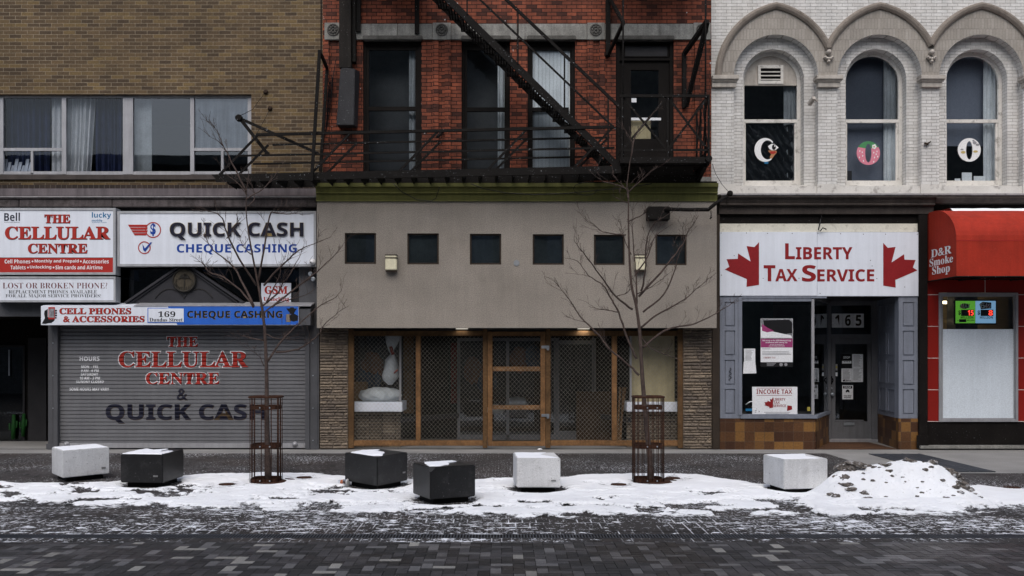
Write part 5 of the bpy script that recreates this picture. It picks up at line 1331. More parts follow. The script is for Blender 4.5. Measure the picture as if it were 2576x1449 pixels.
# diamond mesh of thin bent wires, in two layers of diagonals
def chain_link(a0, a1, b0, b1, d, parent, name='mesh'):
    x0, x1, z0, z1 = wx(a0, d), wx(a1, d), wz(b1, d), wz(b0, d)
    s = .0415; m = MB(); k = .0017
    hgt = z1 - z0
    for sg_ in (1, -1):
        n0 = int((x0 - hgt) / (2 * s)) - 1; n1 = int((x1 + hgt) / (2 * s)) + 2
        for n in range(n0, n1):
            # line x = 2 s n + sg*(z - z0)*slope
            pts = []; sl = .93
            c = 2 * s * n + (0 if sg_ > 0 else 0)
            za, zb = z0, z1
            if sg_ > 0:
                za = max(z0, z0 + (x0 - c) / sl); zb = min(z1, z0 + (x1 - c) / sl)
            else:
                za = max(z0, z0 + (c - x1) / sl); zb = min(z1, z0 + (c - x0) / sl)
            if zb - za < .01: continue
            xa, xb = c + sg_ * sl * (za - z0), c + sg_ * sl * (zb - z0)
            y = d + (.002 if sg_ > 0 else -.002)
            m.tube([(xa, y, za), (xb, y, zb)], k, 3, cap=False)
    return m.build(name, 'wire', parent)
chain_link(890, 1046, 845, 1108, DSN + .04, sg); chain_link(1058, 1214, 845, 1108, DSN + .04, sg); chain_link(1385, 1540, 845, 1108, DSN + .04, sg); chain_link(1552, 1705, 845, 1108, DSN + .04, sg)
m = MB()
for a, b, c, d_ in ((1226.5, 1239, 834, 1122), (1359.5, 1372, 834, 1122), (1239, 1359.5, 834, 845), (1239, 1359.5, 1110, 1122)): m.pbox(a + .1, b - .1, c, d_, DSN - .012, .07, .005)
gate = m.build('gate', 'wood_new', sg)
MB().pbox(1239.2, 1359.3, 922, 934, DSN + .055, .05, .005).build('cross_bar', 'wood_new', gate); MB().pbox(1239.2, 1359.3, 1019, 1030.5, DSN + .055, .05, .005).build('cross_bar', 'wood_new', gate)
chain_link(1239, 1359.5, 845, 1110, DSN + .03, gate)
for y in (873.5, 1045.5):
    lt = MB(); lt.pbox(1362, 1376, y - 4, y + 3, DSN - .03, .02, .004); lt.pbox(1374, 1382, y - 4, y + 3.5, DSN - .025, .03, .004); lt = lt.build('latch', 'galvanised', sg)
    MB().pbox(1375.5, 1381.5, y + 1, y + 7.5, DSN - .065, .035, .006).build('padlock', 'galvanised', lt)

# ------------------------------------------------------------------ fire escape: fixed landing and upper stair
df, dr_ = 18.3, 19.05
fe = empty('fire_escape', (2.2, F, 4.5), 'black iron fire escape landing and stair on the red brick wall', 'fire escape')
# landing
xl, xr = wx(1560, 18.2), wx(1786, 18.2); zp = 5.44; yf, yr = 18.2, 19.36
m = MB(); x = xl + .05
while x < xr - .05: m.box(x, x + .028, yf + .05, yr, zp - .03, zp); x += .046
for y in (18.5, 18.8, 19.1): m.box(xl, xr, y, y + .012, zp - .05, zp - .031)
m.build('landing_grate', 'black_iron', fe)
m = MB(); m.box(xl, xr, yf, yf + .045, zp - .09, zp + .02); m.box(xl, xl + .05, yf + .05, yr, zp - .12, zp - .035); m.box(xr - .05, xr, yf + .05, yr, zp - .12, zp - .035)
for x in (xl + .02, xr - .1): m.bar((x + .04, yf + .1, zp - .10), (x + .04, yr, zp - .34), .07, .09)
m.box(xl + .05, xr - .05, yr - .1, yr, zp - .30, zp - .05); m.box(xl + .2, xr - .2, 18.75, 18.80, zp - .2, zp - .055)
m.lathe([(.06, 0), (.06, .09)], (xr - .03, yf + .02, zp - .02), 'y', 14)
m.build('landing_frame', 'black_iron', fe)
m = MB(); zt = 6.58; zb = zp + .15
for x in (xl + .04, wx(1680, 18.2), xr - .02): m.bar((x, yf + .02, zp), (x, yf + .02, zt), .035, .035)
m.bar((xl, yf + .02, zt), (xr, yf + .02, zt), .04, .05); m.bar((xl, yf + .02, zb), (xr, yf + .02, zb), .02, .04)
for a, b in ((xl + .04, wx(1680, 18.2)), (wx(1680, 18.2), xr - .02)):
    m.bar((a, yf + .03, zb), (b, yf + .03, zt), .012, .04); m.bar((a, yf + .045, zt), (b, yf + .045, zb), .012, .04)
xs = xr - .02
m.bar((xs, yf, zt), (xs, yr, zt), .04, .05); m.bar((xs, yf, zb), (xs, yr, zb), .02, .04)
for y in (18.55, 18.95, 19.33): m.bar((xs, y, zp), (xs, y, zt), .03, .03)
for a, b in ((18.2, 18.75), (18.75, 19.33)): m.bar((xs - .01, a, zb), (xs - .01, b, zt), .012, .035); m.bar((xs - .02, a, zt), (xs - .02, b, zb), .012, .035)
m.build('landing_railing', 'black_iron', fe)
m = MB()
for px in (1567.5, 1775): m.tube([P(px, 408, 18.24), P(px, -200, 18.24)], .016, 8)
m.build('corner_rod', 'black_iron', fe)
# stair from the landing up to the left
a = Vector((wx(1541, df), df, 5.40)); sl_ = .985; ztop = 9.2; L_ = (ztop - a.z) / sl_
for y, nm in ((df, 'stringer'), (dr_ - .02, 'stringer')):
    MB().bar((a.x + .12, y, a.z - .12), (a.x - L_, y, ztop), .05, .125).build(nm, 'black_iron', fe)
n = int((ztop - a.z) / .215)
for k in range(n):
    z = a.z + .06 + k * .215; xc = a.x - (z - a.z) / sl_ - .02
    m = MB()
    for q in range(5): m.box(xc - .115 + q * .05, xc - .115 + q * .05 + .03, df + .03, dr_ - .05, z - .012, z + .012)
    for y in (df + .03, (df + dr_) / 2, dr_ - .06): m.box(xc - .115, xc + .115, y, y + .012, z - .035, z - .0125)
    m.build('tread', 'black_iron', fe)
def rail(mb, p0, p1, w=.04): mb.bar(p0, p1, w, w)
m = MB()
rail(m, P(1262, -12, df - .03), P(1566, 276, df - .03), .05); rail(m, P(1195, -13, df - .03), P(1549, 325, df - .03), .032)
for px, ya, yb in ((1303, 27, 160), (1175, -90, 36), (1420, 138, 272), (1530, 243, 372)): m.bar(P(px, ya, df - .03), P(px, yb, df - .03), .028, .028)
m.build('stair_railing', 'black_iron', fe)
# upper landing, above the picture, with its brackets and hangers on the wall
m = MB(); x = -3.0
while x < -1.3: m.box(x, x + .03, 18.2, 19.36, 9.17, 9.2); x += .046
m.box(-3.05, -1.25, 18.15, 18.2, 9.10, 9.22); m.box(-3.05, -1.25, 19.3, 19.36, 9.08, 9.165); m.build('landing_grate', 'black_iron', fe)
x = 2.0; m = MB()
while x < 3.8: m.box(x, x + .03, 18.2, 19.36, 9.17, 9.2); x += .046
m.box(1.95, 3.85, 18.15, 18.2, 9.10, 9.22); m.build('landing_grate', 'black_iron', fe)
dw = F - .06
def bracket(*segs, w=.07):
    m = MB()
    for p0, p1 in segs: m.bar(p0, p1, w, w)
    return m.build('bracket', 'black_iron', fe)
bracket((P(1529.5, 140, dw), P(1529.5, -120, dw)), w=.09)
bracket((P(1531, 136, dw - .01), P(1569, 56, 18.32)), (P(1569, 58, 18.34), P(1533, -4, dw - .01)), w=.055)
bracket((P(1721, 272, dw), P(1721, 132, dw)), (P(1722, 134, dw - .02), P(1779, 53, 18.34)), (P(1779, 56, 18.36), P(1726, 268, dw - .02)), w=.075)
bracket((P(902, 81, dw), P(902, -130, dw)), w=.085); bracket((P(1049, 85, dw), P(1049, -130, dw)), w=.085)
bracket((P(1114, 330, dw + .03), P(1100, 345, 18.9)), w=.045)
m = MB(); ch = [P(1560 + 5 * math.sin(k * .5), 278 + k * 5.4, df - .02) for k in range(22)]; m.tube(ch, .012, 5); m.build('chain', 'black_iron', fe)

# ------------------------------------------------------------------ counterbalanced drop stair, swung up level
ds = empty('drop_stair', P(1555, 415, 18.7), 'long black counterbalanced iron stair swung up level over the left shops', 'fire escape')
pL, pR = P(547, 448.5, 18.3), P(1562, 426.5, 18.3)
ax = (pR - pL).normalized(); upv = Vector((-ax.z, 0, ax.x))
def onb(t, y, off=0.0):   # point along the stair, raised off metres square to it
    p = pL + (pR - pL) * t + upv * off; p.y = y; return p
YF, YR = 18.3, 19.05
for y, t0 in ((YF, 0.0), (YR, .028)):
    MB().bar(onb(t0 - .004, y), onb(1.0, y), .06, .135, up=tuple(upv)).build('stringer', 'black_iron', ds)
    m = MB(); p = onb(t0, y); q = [p + upv * .0675 + ax * .02, p + upv * .0675 - ax * .1, p - upv * .0675 + ax * .02]
    m.prism([(v.x, v.z) for v in q], y - .03, y + .03); m.build('stringer_end', 'black_iron', ds)
n = 24
for k in range(n):
    p = onb((k + .6) / n, 0)
    m = MB(); m.bar(Vector((p.x, YF + .035, p.z - .02)), Vector((p.x, YR - .035, p.z - .02)), .012, .15, up=tuple((upv + ax * .35).normalized()))
    m.build('tread', 'black_iron', ds)
for y, w, offs in ((YF - .02, .035, (.78, .0)), (YR + .02, .030, (.76, 0))):
    t0 = .10 if y < 18.5 else .115
    m = MB(); m.bar(onb(t0, y, offs[0]), onb(.985, y, offs[0]), .05 if y < 18.5 else .035, .05 if y < 18.5 else .035)
    m.bar(onb(t0 * .55, y, .40), onb(.985, y, .40), .02, .035)
    m.build('handrail', 'black_iron', ds)
    for tb in (.006, .235, .452, .672, .885): MB().bar(onb(tb, y, .06), onb(tb + .098, y, offs[0]), .03, .04).build('baluster', 'black_iron', ds)
m = MB(); m.bar(P(602, 296, 18.42), P(674, 388, 18.42), .06, .06); m.bar(P(606, 299, 18.42), P(800, 386, 18.42), .05, .05)
m.lathe([(.05, -.05), (.065, -.03), (.065, .03), (.05, .05)], P(601, 297, 18.4), 'y', 12); m.lathe([(.04, -.04), (.05, 0), (.04, .04)], P(672, 387, 18.4), 'y', 12)
m.build('counterweight_arm', 'black_iron', ds)
gf = empty('guide_frame', P(800, 450, 18.8), 'leaning black iron guide frame at the joint of the brown and red brick walls', 'iron frame')
m = MB(); m.bar(P(804, 127, 18.22), P(784, 455, 18.22), .055, .055); m.build('post', 'black_iron', gf)
m = MB(); m.bar(P(823, 171, 19.25), P(806, 432, 19.25), .055, .055); m.build('post', 'black_iron', gf)
m = MB(); m.bar(P(804, 128, 18.24), P(823, 172, 19.25), .05, .05); m.bar(P(808, 130, 18.22), P(808, -160, 18.22), .022, .022); m.build('tie', 'black_iron', gf)
m = MB()
for k in range(5):
    c = [P(845 - k * 3, 150 + k * 18, F - .07)] + [P(838 - k * 2 - j * 3 + 2 * math.sin(j + k), 190 + j * 30 + k * 4, F - .06 - .01 * k) for j in range(5)] + [P(808, 372, F - .06)]
    m.tube(c, .007, 5)
tag(m.build('cable_bundle', 'black_plastic'), 'loose bundle of thin black cables on the red brick beside the long dark box', 'cable')
def hang_cable(pts, label, r=.008):
    return tag(MB().tube(pts, r, 6).build('cable', 'black_plastic'), label, 'cable')
hang_cable([P(1184, 462, 18.6), P(1215, 474, 18.75), P(1270, 485, 18.8), P(1340, 489.5, 18.8), P(1420, 487, 18.8), P(1500, 479, 18.8), P(1570, 473, 18.8), P(1640, 462, 18.7)], 'thin black cable sagging in front of the green cornice')
hang_cable([P(990, 462, 18.7), P(1010, 482, 18.8), P(1050, 503, 18.82), P(1085, 506, 18.82), P(1097, 498, 18.82), P(1106, 470, 18.7)], 'short black cable loop hanging below the drop stair over the green cornice')
hang_cable([P(1473 + 30 * math.cos(t), 475 + 16 * math.sin(t), 18.78) for t in [k * .35 for k in range(15)]], 'coiled loop of black cable before the right half of the green cornice', .006)
hang_cable([P(668, 232, F - .03), P(650, 255, F - .15), P(636, 275, F - .5), P(604, 291, 18.45)], 'thin wire from a wall anchor to the end of the counterweight arm', .005)
hang_cable([P(680, 272, F - .02), P(668, 296, F - .1), P(656, 318, F - .3), P(640, 345, 18.6)], 'thin wire from the lower wall anchor down to the handrail', .005)
for px, py, l in ((669, 232, 'upper'), (680, 273, 'lower')):
    tag(MB().lathe([(.045, 0), (.05, .02), (.02, .05)], P(px, py, F), 'y', 10).build('wall_anchor', 'rust_slot'), l + ' dark iron wire anchor in the brown brick wall', 'anchor')
hang_cable([P(1792, 412, F - .02), P(1800, 437, F - .1), P(1815, 462, F - .2), P(1832, 482, 18.9)], 'thin wire from the iron landing down to the bracket arm', .005)

# long dark box on a wooden post
vd = empty('wall_duct', P(870, 315, F), 'weathered dark wooden shaft ending in a long speckled box on the red brick', 'duct')
MB().box(wx(857), wx(887), F - .2, F - .01, wz(178), wz(-250), .01).build('shaft', 'shaft_wood' if 'shaft_wood' in MATS else mat('shaft_wood', (0.022, 0.018, 0.015), .8, var=.3, fine=.3, bmp=.4, streak=.4, spots=.15), vd)
MB().box(wx(889), wx(897), F - .14, F - .01, wz(160), wz(-250)).build('conduit', 'black_iron', vd)
bm = bmesh.new(); fb = [P(846, 315, 19.0), P(890, 315, 19.0), P(893, 173, 19.0), P(856, 173, 19.0)]; bk = [P(852, 322, F - .01), P(900, 322, F - .01), P(905, 180, F - .01), P(862, 168, F - .01)]
vs = [bm.verts.new(p) for p in fb + bk]
for q in ((0, 1, 2, 3), (7, 6, 5, 4), (0, 4, 5, 1), (1, 5, 6, 2), (2, 6, 7, 3), (3, 7, 4, 0)): bm.faces.new([vs[i] for i in q])
bmesh.ops.bevel(bm, geom=list(bm.edges), offset=.012, segments=2, affect='EDGES')
mat('speckled_metal', (0.042, 0.042, 0.046), .6, .1, var=.25, fine=.25, bmp=.3, spots=.6, spotcol=(.4, .4, .42))
mb = MB(); mb.bm(bm); mb.build('box', 'speckled_metal', vd)
# white flecks of droppings on the brick stay inside the wall's look; sign arm with chain on the right
sa = empty('sign_arm', P(1656, 536, DT), 'black iron sign arm with mounting box and chain at the right of the stucco wall', 'sign bracket')
MB().box(wx(1629, 18.75), wx(1685, 18.75), 18.72, DT - .004, wz(553, 18.75), wz(519.5, 18.75), .012).build('mounting_box', 'black_iron', sa)
MB().tube([P(1672, 526, 18.7), P(1730, 527.5, 18.62), P(1782, 527, 18.55), P(1800, 512, 18.5), P(1834, 489, 18.45)], [.036, .036, .038, .033, .030], 10).build('arm', 'black_iron', sa)
MB().lathe([(.035, -.02), (.055, 0), (.055, .03), (.02, .05)], P(1836, 487, 18.45), 'y', 12).build('end_cap', 'black_iron', sa)
m = MB()
for px, y0_, n_ in ((1789, 529, 3), (1829, 494, 3)):
    for k in range(n_):
        c = P(px, y0_ + 4 + k * 6.2, 18.54); u = Vector((1, 0, 0)) if k % 2 == 0 else Vector((0, 1, 0))
        m.tube([c + u * .014 * math.cos(t) + Vector((0, 0, .026 * math.sin(t))) for t in [j * math.pi / 5 for j in range(10)]], .005, 5, closed=True)
m.bar(P(1789, 546, 18.54), P(1786, 551, 18.54), .03, .02); m.build('chain', 'black_iron', sa)

# ------------------------------------------------------------------ white painted brick building on the right
wb = empty('white_brick_building', (9, F, 0), 'white painted brick building with pointed hood arches over a tax office and red tiled shop', 'building')
SPR = wz(193.5); R1, R2, RW = .82, .598, .525
CX = [5.345, 7.362, 9.345, 11.35]; ZS = wz(468); D_R1, D_R2 = .18, .22
def arch_pts(c, r, z0, n=40, y=None):
    pts = [(c + r, z0)] + [(c + r * math.cos(math.pi * k / n), SPR + r * math.sin(math.pi * k / n)) for k in range(n + 1)] + [(c - r, z0)]
    return pts
def arch_fill(mb, c, hw, r, z0, z1, y, n=40):     # flat wall of half width hw with an arched opening
    L0, R0 = hw
    mb.face([(L0, y, z0), (c - r, y, z0), (c - r, y, SPR), (L0, y, SPR)]); mb.face([(c + r, y, z0), (R0, y, z0), (R0, y, SPR), (c + r, y, SPR)])
    mb.face([(L0, y, SPR), (c - r, y, SPR), (c - r, y, z1), (L0, y, z1)]); mb.face([(c + r, y, SPR), (R0, y, SPR), (R0, y, z1), (c + r, y, z1)])
    for k in range(n):
        x0, x1 = c - r * math.cos(math.pi * k / n), c - r * math.cos(math.pi * (k + 1) / n)
        za, zb_ = SPR + r * math.sin(math.pi * k / n), SPR + r * math.sin(math.pi * (k + 1) / n)
        mb.face([(x0, y, za), (x1, y, zb_), (x1, y, z1), (x0, y, z1)])
def arch_ring(mb, c, ra, rb_, z0, y, n=40):
    a, b = arch_pts(c, ra, z0, n), arch_pts(c, rb_, z0, n)
    for p, q, s_, t in zip(a, a[1:], b, b[1:]): mb.face([(p[0], y, p[1]), (q[0], y, q[1]), (t[0], y, t[1]), (s_[0], y, s_[1])])
def arch_reveal(mb, c, r, z0, y0, y1, n=40, smooth=True):
    a = arch_pts(c, r, z0, n)
    for p, q in zip(a, a[1:]): mb.face([(p[0], y0, p[1]), (p[0], y1, p[1]), (q[0], y1, q[1]), (q[0], y0, q[1])])
m = MB(); bays_ = [(XB2 + .004, (CX[0] + CX[1]) / 2), ((CX[0] + CX[1]) / 2, (CX[1] + CX[2]) / 2), ((CX[1] + CX[2]) / 2, (CX[2] + CX[3]) / 2), ((CX[2] + CX[3]) / 2, CX[3] + 1.0)]
for c, hw in zip(CX, bays_):
    arch_fill(m, c, hw, R1, ZS, TOP, F); arch_reveal(m, c, R1, ZS, F, F + D_R1)
    arch_ring(m, c, R1, R2, ZS, F + D_R1); arch_reveal(m, c, R2, ZS, F + D_R1, F + D_R1 + D_R2)
m.face([(bays_[-1][1], F, ZS), (XB3, F, ZS), (XB3, F, TOP), (bays_[-1][1], F, TOP)])
m.build('wall', 'white_brick', wb)
shell(wb, XB2 + .02, XB3, TOP, 28.02, (4.55, 8.7))
# hood moulds, imposts and leaf bosses
HC, HR = .28, 1.40
for i, c in enumerate(CX):
    m = MB(); A, Bp = [], []
    def hood(sgn, lim):
        out = []
        for k in range(29):
            t = k / 28; a1 = math.acos(HC / HR)
            ang = math.pi - (math.pi - (math.pi - a1)) * t       # from the foot up to the apex
            x = HC + HR * math.cos(ang); z = HR * math.sin(ang)
            if abs(x) <= lim + .02: out.append((c + sgn * x * (1 if sgn > 0 else 1), SPR + z))
        return out
    lim_l = 1.3 if i == 0 else (CX[i] - CX[i - 1]) / 2
    lim_r = (CX[i + 1] - CX[i]) / 2 if i < 3 else 1.0
    left = [p for p in hood(1, lim_l)]; right = [(2 * c - p[0], p[1]) for p in hood(1, lim_r)][::-1]
    path = left + right[1:]
    secs = [(-.055, .002), (-.055, .05), (-.02, .085), (.02, .10), (.05, .095), (.05, .06), (.075, .04), (.075, .002)]   # (outward, forward)
    rows = []
    for k, p in enumerate(path):
        q0, q1 = path[max(k - 1, 0)], path[min(k + 1, len(path) - 1)]
        t = Vector((q1[0] - q0[0], 0, q1[1] - q0[1])).normalized(); nrm = Vector((-t.z, 0, t.x))
        rows.append([(p[0] + nrm.x * a_, F - b_, p[1] + nrm.z * a_) for a_, b_ in secs])
    for r0_, r1_ in zip(rows, rows[1:]):
        for k in range(len(secs) - 1): m.face([r0_[k], r0_[k + 1], r1_[k + 1], r1_[k]], False)
    m.build('hood_mould', 'hood_stone', wb)
    # smooth rendered voussoir band between hood and arch
    m = MB(); n_ = 48
    arch_top = [(c - (R1 + .003) * math.cos(math.pi * k / n_), SPR + (R1 + .003) * math.sin(math.pi * k / n_)) for k in range(n_ + 1)]
    def hood_z(x):
        u = abs(x - c); v = HR ** 2 - (u + HC) ** 2
        return SPR + math.sqrt(max(v, 0))
    for p, q in zip(arch_top, arch_top[1:]):
        m.face([(p[0], F - .012, p[1]), (q[0], F - .012, q[1]), (q[0], F - .012, max(q[1], hood_z(q[0]))), (p[0], F - .012, max(p[1], hood_z(p[0])))])
    for sgn, lim in ((-1, lim_l), (1, lim_r)):
        for k in range(14):
            xa, xb = R1 + .003 + (min(lim, HR - HC) - R1 - .003) * k / 14, R1 + .003 + (min(lim, HR - HC) - R1 - .003) * (k + 1) / 14
            m.face([(c + sgn * xa, F - .012, SPR), (c + sgn * xb, F - .012, SPR), (c + sgn * xb, F - .012, hood_z(c + sgn * xb)), (c + sgn * xa, F - .012, hood_z(c + sgn * xa))])
    m.build('arch_band', 'arch_brick', wb)
piers = [(XB2 + .006, CX[0] - R1), (CX[0] + R1, CX[1] - R1), (CX[1] + R1, CX[2] - R1), (CX[2] + R1, CX[3] - R1)]
for k, (a, b) in enumerate(piers):
    m = MB(); e = .0 if k == 0 else .06
    m.box(a - e * .3, b + .03, F - .07, F + .06, wz(221), wz(208), .004); m.box(a - e * .6, b + .05, F - .10, F + .08, wz(208), wz(204)); m.box(a - e, b + .075, F - .14, F + .12, wz(204), wz(195), .012); m.box(a - e, b + .075, F - .12, F + .1, wz(195), wz(192.5))
    m.build('impost', 'white_render', wb)
    if k: 
        xm = (CX[k - 1] + CX[k]) / 2; m = MB()
        for j in range(5):
            t = -1.1 + j * .55; m.lathe([(.002, 0), (.034, .02), (.03, .075), (.004, .10)], (xm + .075 * math.sin(t), F + .0, wz(128) - .12 - .05 * math.cos(t)), 'y', 8)
        m.lathe([(.002, 0), (.05, .03), (.05, .1), (.01, .13)], (xm, F, wz(128) - .045), 'y', 10); m.lathe([(.002, 0), (.035, .03), (.03, .08), (.004, .1)], (xm, F, wz(128) - .22), 'y', 8)
        m.build('leaf_boss', 'white_render', wb)
# sill zone and ledge
MB().box(XB2 + .006, XB3, F - .02, F + .42, wz(490.3), ZS).build('sill_band', 'peeling_paint', wb)
m = MB()
for a, b in piers: MB().box(a - .03, b + .03, F - .045, F - .0205, wz(490), ZS + .03).build('pier_base', 'peeling_paint', wb)
MB().box(wx(1806), XB3, F - .22, F + .1, wz(495.5), wz(490.5), .008).build('ledge', 'flashing', wb)
zz = lambda y: wz(y)
m = MB(); m.xprism([(F - .2, zz(496)), (F - .2, zz(500)), (F - .15, zz(505)), (F - .12, zz(513)), (F - .14, zz(515)), (F - .14, zz(518)), (F - .06, zz(521)), (F - .06, zz(539)), (F + .1, zz(539)), (F + .1, zz(496))], wx(1807), wx(2345)); m.build('cornice', 'brown_cornice', wb)
m = MB(); m.xprism([(F - .2, zz(496)), (F - .2, zz(502)), (F - .14, zz(513)), (F + .1, zz(513)), (F + .1, zz(496))], wx(2345.2), XB3); m.build('cornice', 'brown_cornice', wb)
MB().pbox(1811, 2334, 540.5, 562, F + .02, .1).build('beam_and_gap', 'black_paint', wb)
MB().pbox(2346, 3400, 514, 560, F + .12, .1).build('beam_and_gap', 'black_paint', wb)  # no beam here: black board painted in for the dark gap above the awning
# windows
DWW = F + D_R1 + D_R2
for k, c in enumerate(CX):
    gx0, gx1 = c - RW, c + RW
    m = MB(); arch_ring(m, c, R2 - .002, RW - .0, ZS, DWW - .02); arch_reveal(m, c, RW, ZS, DWW - .02, DWW + .05)
    zm = 1.84 + (VY - 305) * DWW / FD; zlow = 1.84 + (VY - 455) * DWW / FD
    m.box(gx0, gx1, DWW - .01, DWW + .05, zm - .03, zm + .035); m.box(gx0, gx1, DWW - .03, DWW + .05, ZS - .02, zlow)
    m.box(gx0, gx0 + .035, DWW + .005, DWW + .05, zlow, zm - .03); m.box(gx1 - .045, gx1, DWW + .005, DWW + .05, zlow, zm - .03)
    w = m.build('window', 'peeling_paint', wb)
    MB().box(c - R2 - .04, c + R2 + .04, F + .10, DWW - .025, ZS - .03, ZS + .035, .006).build('sill', 'peeling_paint', w)
    g = MB()
    if k == 0: g.face([(gx0, DWW + .03, zm), (gx1, DWW + .03, zm), (gx1, DWW + .03, SPR - .04), (gx0, DWW + .03, SPR - .04)])
    else: g.face([(p[0], DWW + .03, p[1]) for p in arch_pts(c, RW + .003, zm)])
    g.build('pane', 'window_glass', w)
    MB().face([(gx0, DWW + .035, zlow), (gx1, DWW + .035, zlow), (gx1, DWW + .035, zm), (gx0, DWW + .035, zm)]).build('pane', 'window_glass', w)
    if k == 0:
        m = MB(); pts = arch_pts(c, RW + .003, SPR - .04)
        m.prism(pts, DWW + .01, DWW + .04); m.box(gx0, gx1, DWW - .01, DWW + .05, SPR - .06, SPR - .03); tp = m.build('arch_panel', 'white_render', w)
        vx0, vx1 = c - .25, c + .25; vz0, vz1 = SPR - .03, SPR + .34
        m = MB(); m.box(vx0, vx1, DWW - .03, DWW + .01, vz0, vz0 + .06); m.box(vx0, vx1, DWW - .03, DWW + .01, vz1 - .06, vz1); m.box(vx0, vx0 + .05, DWW - .03, DWW + .01, vz0 + .06, vz1 - .06); m.box(vx1 - .05, vx1, DWW - .03, DWW + .01, vz0 + .06, vz1 - .06)
        for q in range(3): z = vz0 + .09 + q * .075; m.bar((vx0 + .05, DWW - .01, z), (vx1 - .05, DWW - .01, z), .05, .014, up=(0, -.6, 1))
        m.build('vent', 'peeling_paint', w)
        MB().box(vx0 + .05, vx1 - .05, DWW + .0, DWW + .008, vz0 + .06, vz1 - .06).build('vent_opening', 'black_void', w)
pxd = lambda x, d: VX + x * FD / d
dc = DWW + .20
for k, c in enumerate(CX[:3]):
    lbl = ['pale curtain strip at the right of the arched window with the vent', 'pale curtain strip at the right of the middle arched window', 'pale curtain strip at the right of the rightmost arched window'][k]
    curtain(pxd(c + .30, dc - .05), pxd(c + .56, dc - .05), 130, 460, dc - .05, 'curtain_white', lbl, 3, .02, 20 + k)
for k, lb in ((1, 'blue grey blind in the middle arched window'), (2, 'blue grey blind in the rightmost arched window')):
    c = CX[k]; tag(MB().box(c - .8 + (.20 if k == 1 else 0), c + .42, dc + .05, dc + .06, wz(350 if k == 2 else 470), 8.4).build('blind', 'blind_grey'), lb, 'blind')
m = MB(); c = CX[0]
for i in range(64):
    for j in range(48):
        def q(i, j):
            u, v = i / 64, j / 48; s_ = (u * 1.1 + v * .9)
            return (c - .53 + 1.0 * u, DWW + .10 + .035 * math.sin(s_ * 34 + 2 * math.sin(u * 9)) + .02 * math.sin(u * 47 + v * 17), 1.84 + (VY - 455) * DWW / FD + (zm - .05 - (1.84 + (VY - 455) * DWW / FD)) * v)
        m.face([q(i, j), q(i + 1, j), q(i + 1, j + 1), q(i, j + 1)], True)
tag(m.build('plastic_film', 'black_film'), 'crinkled black plastic film behind the lower pane of the window with the vent', 'plastic film')
tag(MB().box(CX[1] - .8, CX[1] - .32, dc + .02, dc + .04, wz(470), wz(415)).build('dark_board', 'charcoal'), 'dark board in the lower left of the middle arched window', 'board')
for px, w_, h_, c_ in ((2272, 22, 13, 'pearl_paper'),): tag(MB().pbox(px, px + w_, 446, 464, DWW + .08, .02).build('paper', c_), 'white paper on the sill of the middle arched window', 'paper')
for px, w_, t_2, lb in ((2402, 14, 449, 'smallest white card on the sill of the rightmost arched window'), (2420, 25, 434, 'tall white card with a small dark mark on the sill of the rightmost arched window'), (2450, 29, 443, 'wide white card on the sill of the rightmost arched window')):
    o = tag(MB().pbox(px, px + w_, t_2, 464, DWW + .075, .01).build('card', 'pearl_paper'), lb, 'card', 'cards on the window sill')
# paper letters in the windows
dd = DWW + .012
def ell(c, r, n=40, a0=0, a1=2 * math.pi): return [(c[0] + r[0] * math.cos(a0 + (a1 - a0) * k / n), c[1] + r[1] * math.sin(a0 + (a1 - a0) * k / n)) for k in range(n + 1)]
def flat(pts, d, m, parent, name, th=.003): return MB().prism([(wx(a, d), wz(b, d)) for a, b in pts][::-1], d, d + th).build(name, m, parent)
def band(mb, outer, inner, d, sel=None):
    for k in range(len(outer) - 1):
        if sel and not sel(k): continue
        mb.face([P(*outer[k], d), P(*outer[k + 1], d), P(*inner[k + 1], d), P(*inner[k], d)])
lc = empty('paper_letter', P(1927, 407, dd), 'white paper letter C with an eye and red lips in the left arched window', 'paper letter', 'paper letters in the arched windows')
m = MB(); o_, i_ = ell((1925, 377), (27, 30), 40, -.75, -5.35), ell((1931, 377), (17, 24), 40, -.75, -5.35); band(m, o_, i_, dd); m.build('letter', 'decal_white', lc)
flat([(1932, 368), (1940, 362), (1948, 362), (1959, 371), (1952, 377), (1942, 378), (1936, 375)], dd - .004, 'decal_white', lc, 'eye'); flat(ell((1947, 370), (5, 7), 16), dd - .008, 'letter_black', lc, 'pupil'); flat(ell((1949, 367), (1.5, 2), 10), dd - .012, 'decal_white', lc, 'glint')
flat([(1932, 379), (1941, 378), (1953, 379), (1954, 384), (1948, 391), (1943, 399), (1936, 396), (1940, 388)], dd - .005, 'decal_skin', lc, 'face'); flat([(1936, 382), (1941, 380), (1945, 381), (1950, 380), (1953, 383), (1947, 387), (1940, 387)], dd - .009, 'sign_red', lc, 'lips')
flat([(1923, 407), (1933, 407), (1933, 412), (1923, 412)], dd - .002, 'cyan', lc, 'tab')
ls = empty('paper_letter', P(2184, 415, dd), 'pink and green strawberry coloured paper letter O in the middle arched window', 'paper letter', 'paper letters in the arched windows')
o_, i_ = ell((2184.5, 385), (29.5, 29.8), 48), ell((2184.5, 385), (8, 23.5), 48)
m = MB(); band(m, o_, i_, dd, lambda k: not 28 <= k < 44); m.build('letter', 'decal_pink', ls)
m = MB(); band(m, o_, i_, dd, lambda k: 28 <= k < 44); m.build('leaf_top', 'decal_green', ls)
m = MB()
for a, b in ((2163, 380), (2170, 392), (2162, 396), (2172, 405), (2169, 383), (2198, 384), (2206, 381), (2200, 396), (2208, 394), (2198, 407), (2204, 388)): m.prism([(wx(x, dd), wz(y, dd)) for x, y in ell((a, b), (1.3, 2.2), 8)][:-1][::-1], dd - .004, dd - .001)
m.build('seeds', 'decal_white', ls)
m = MB()
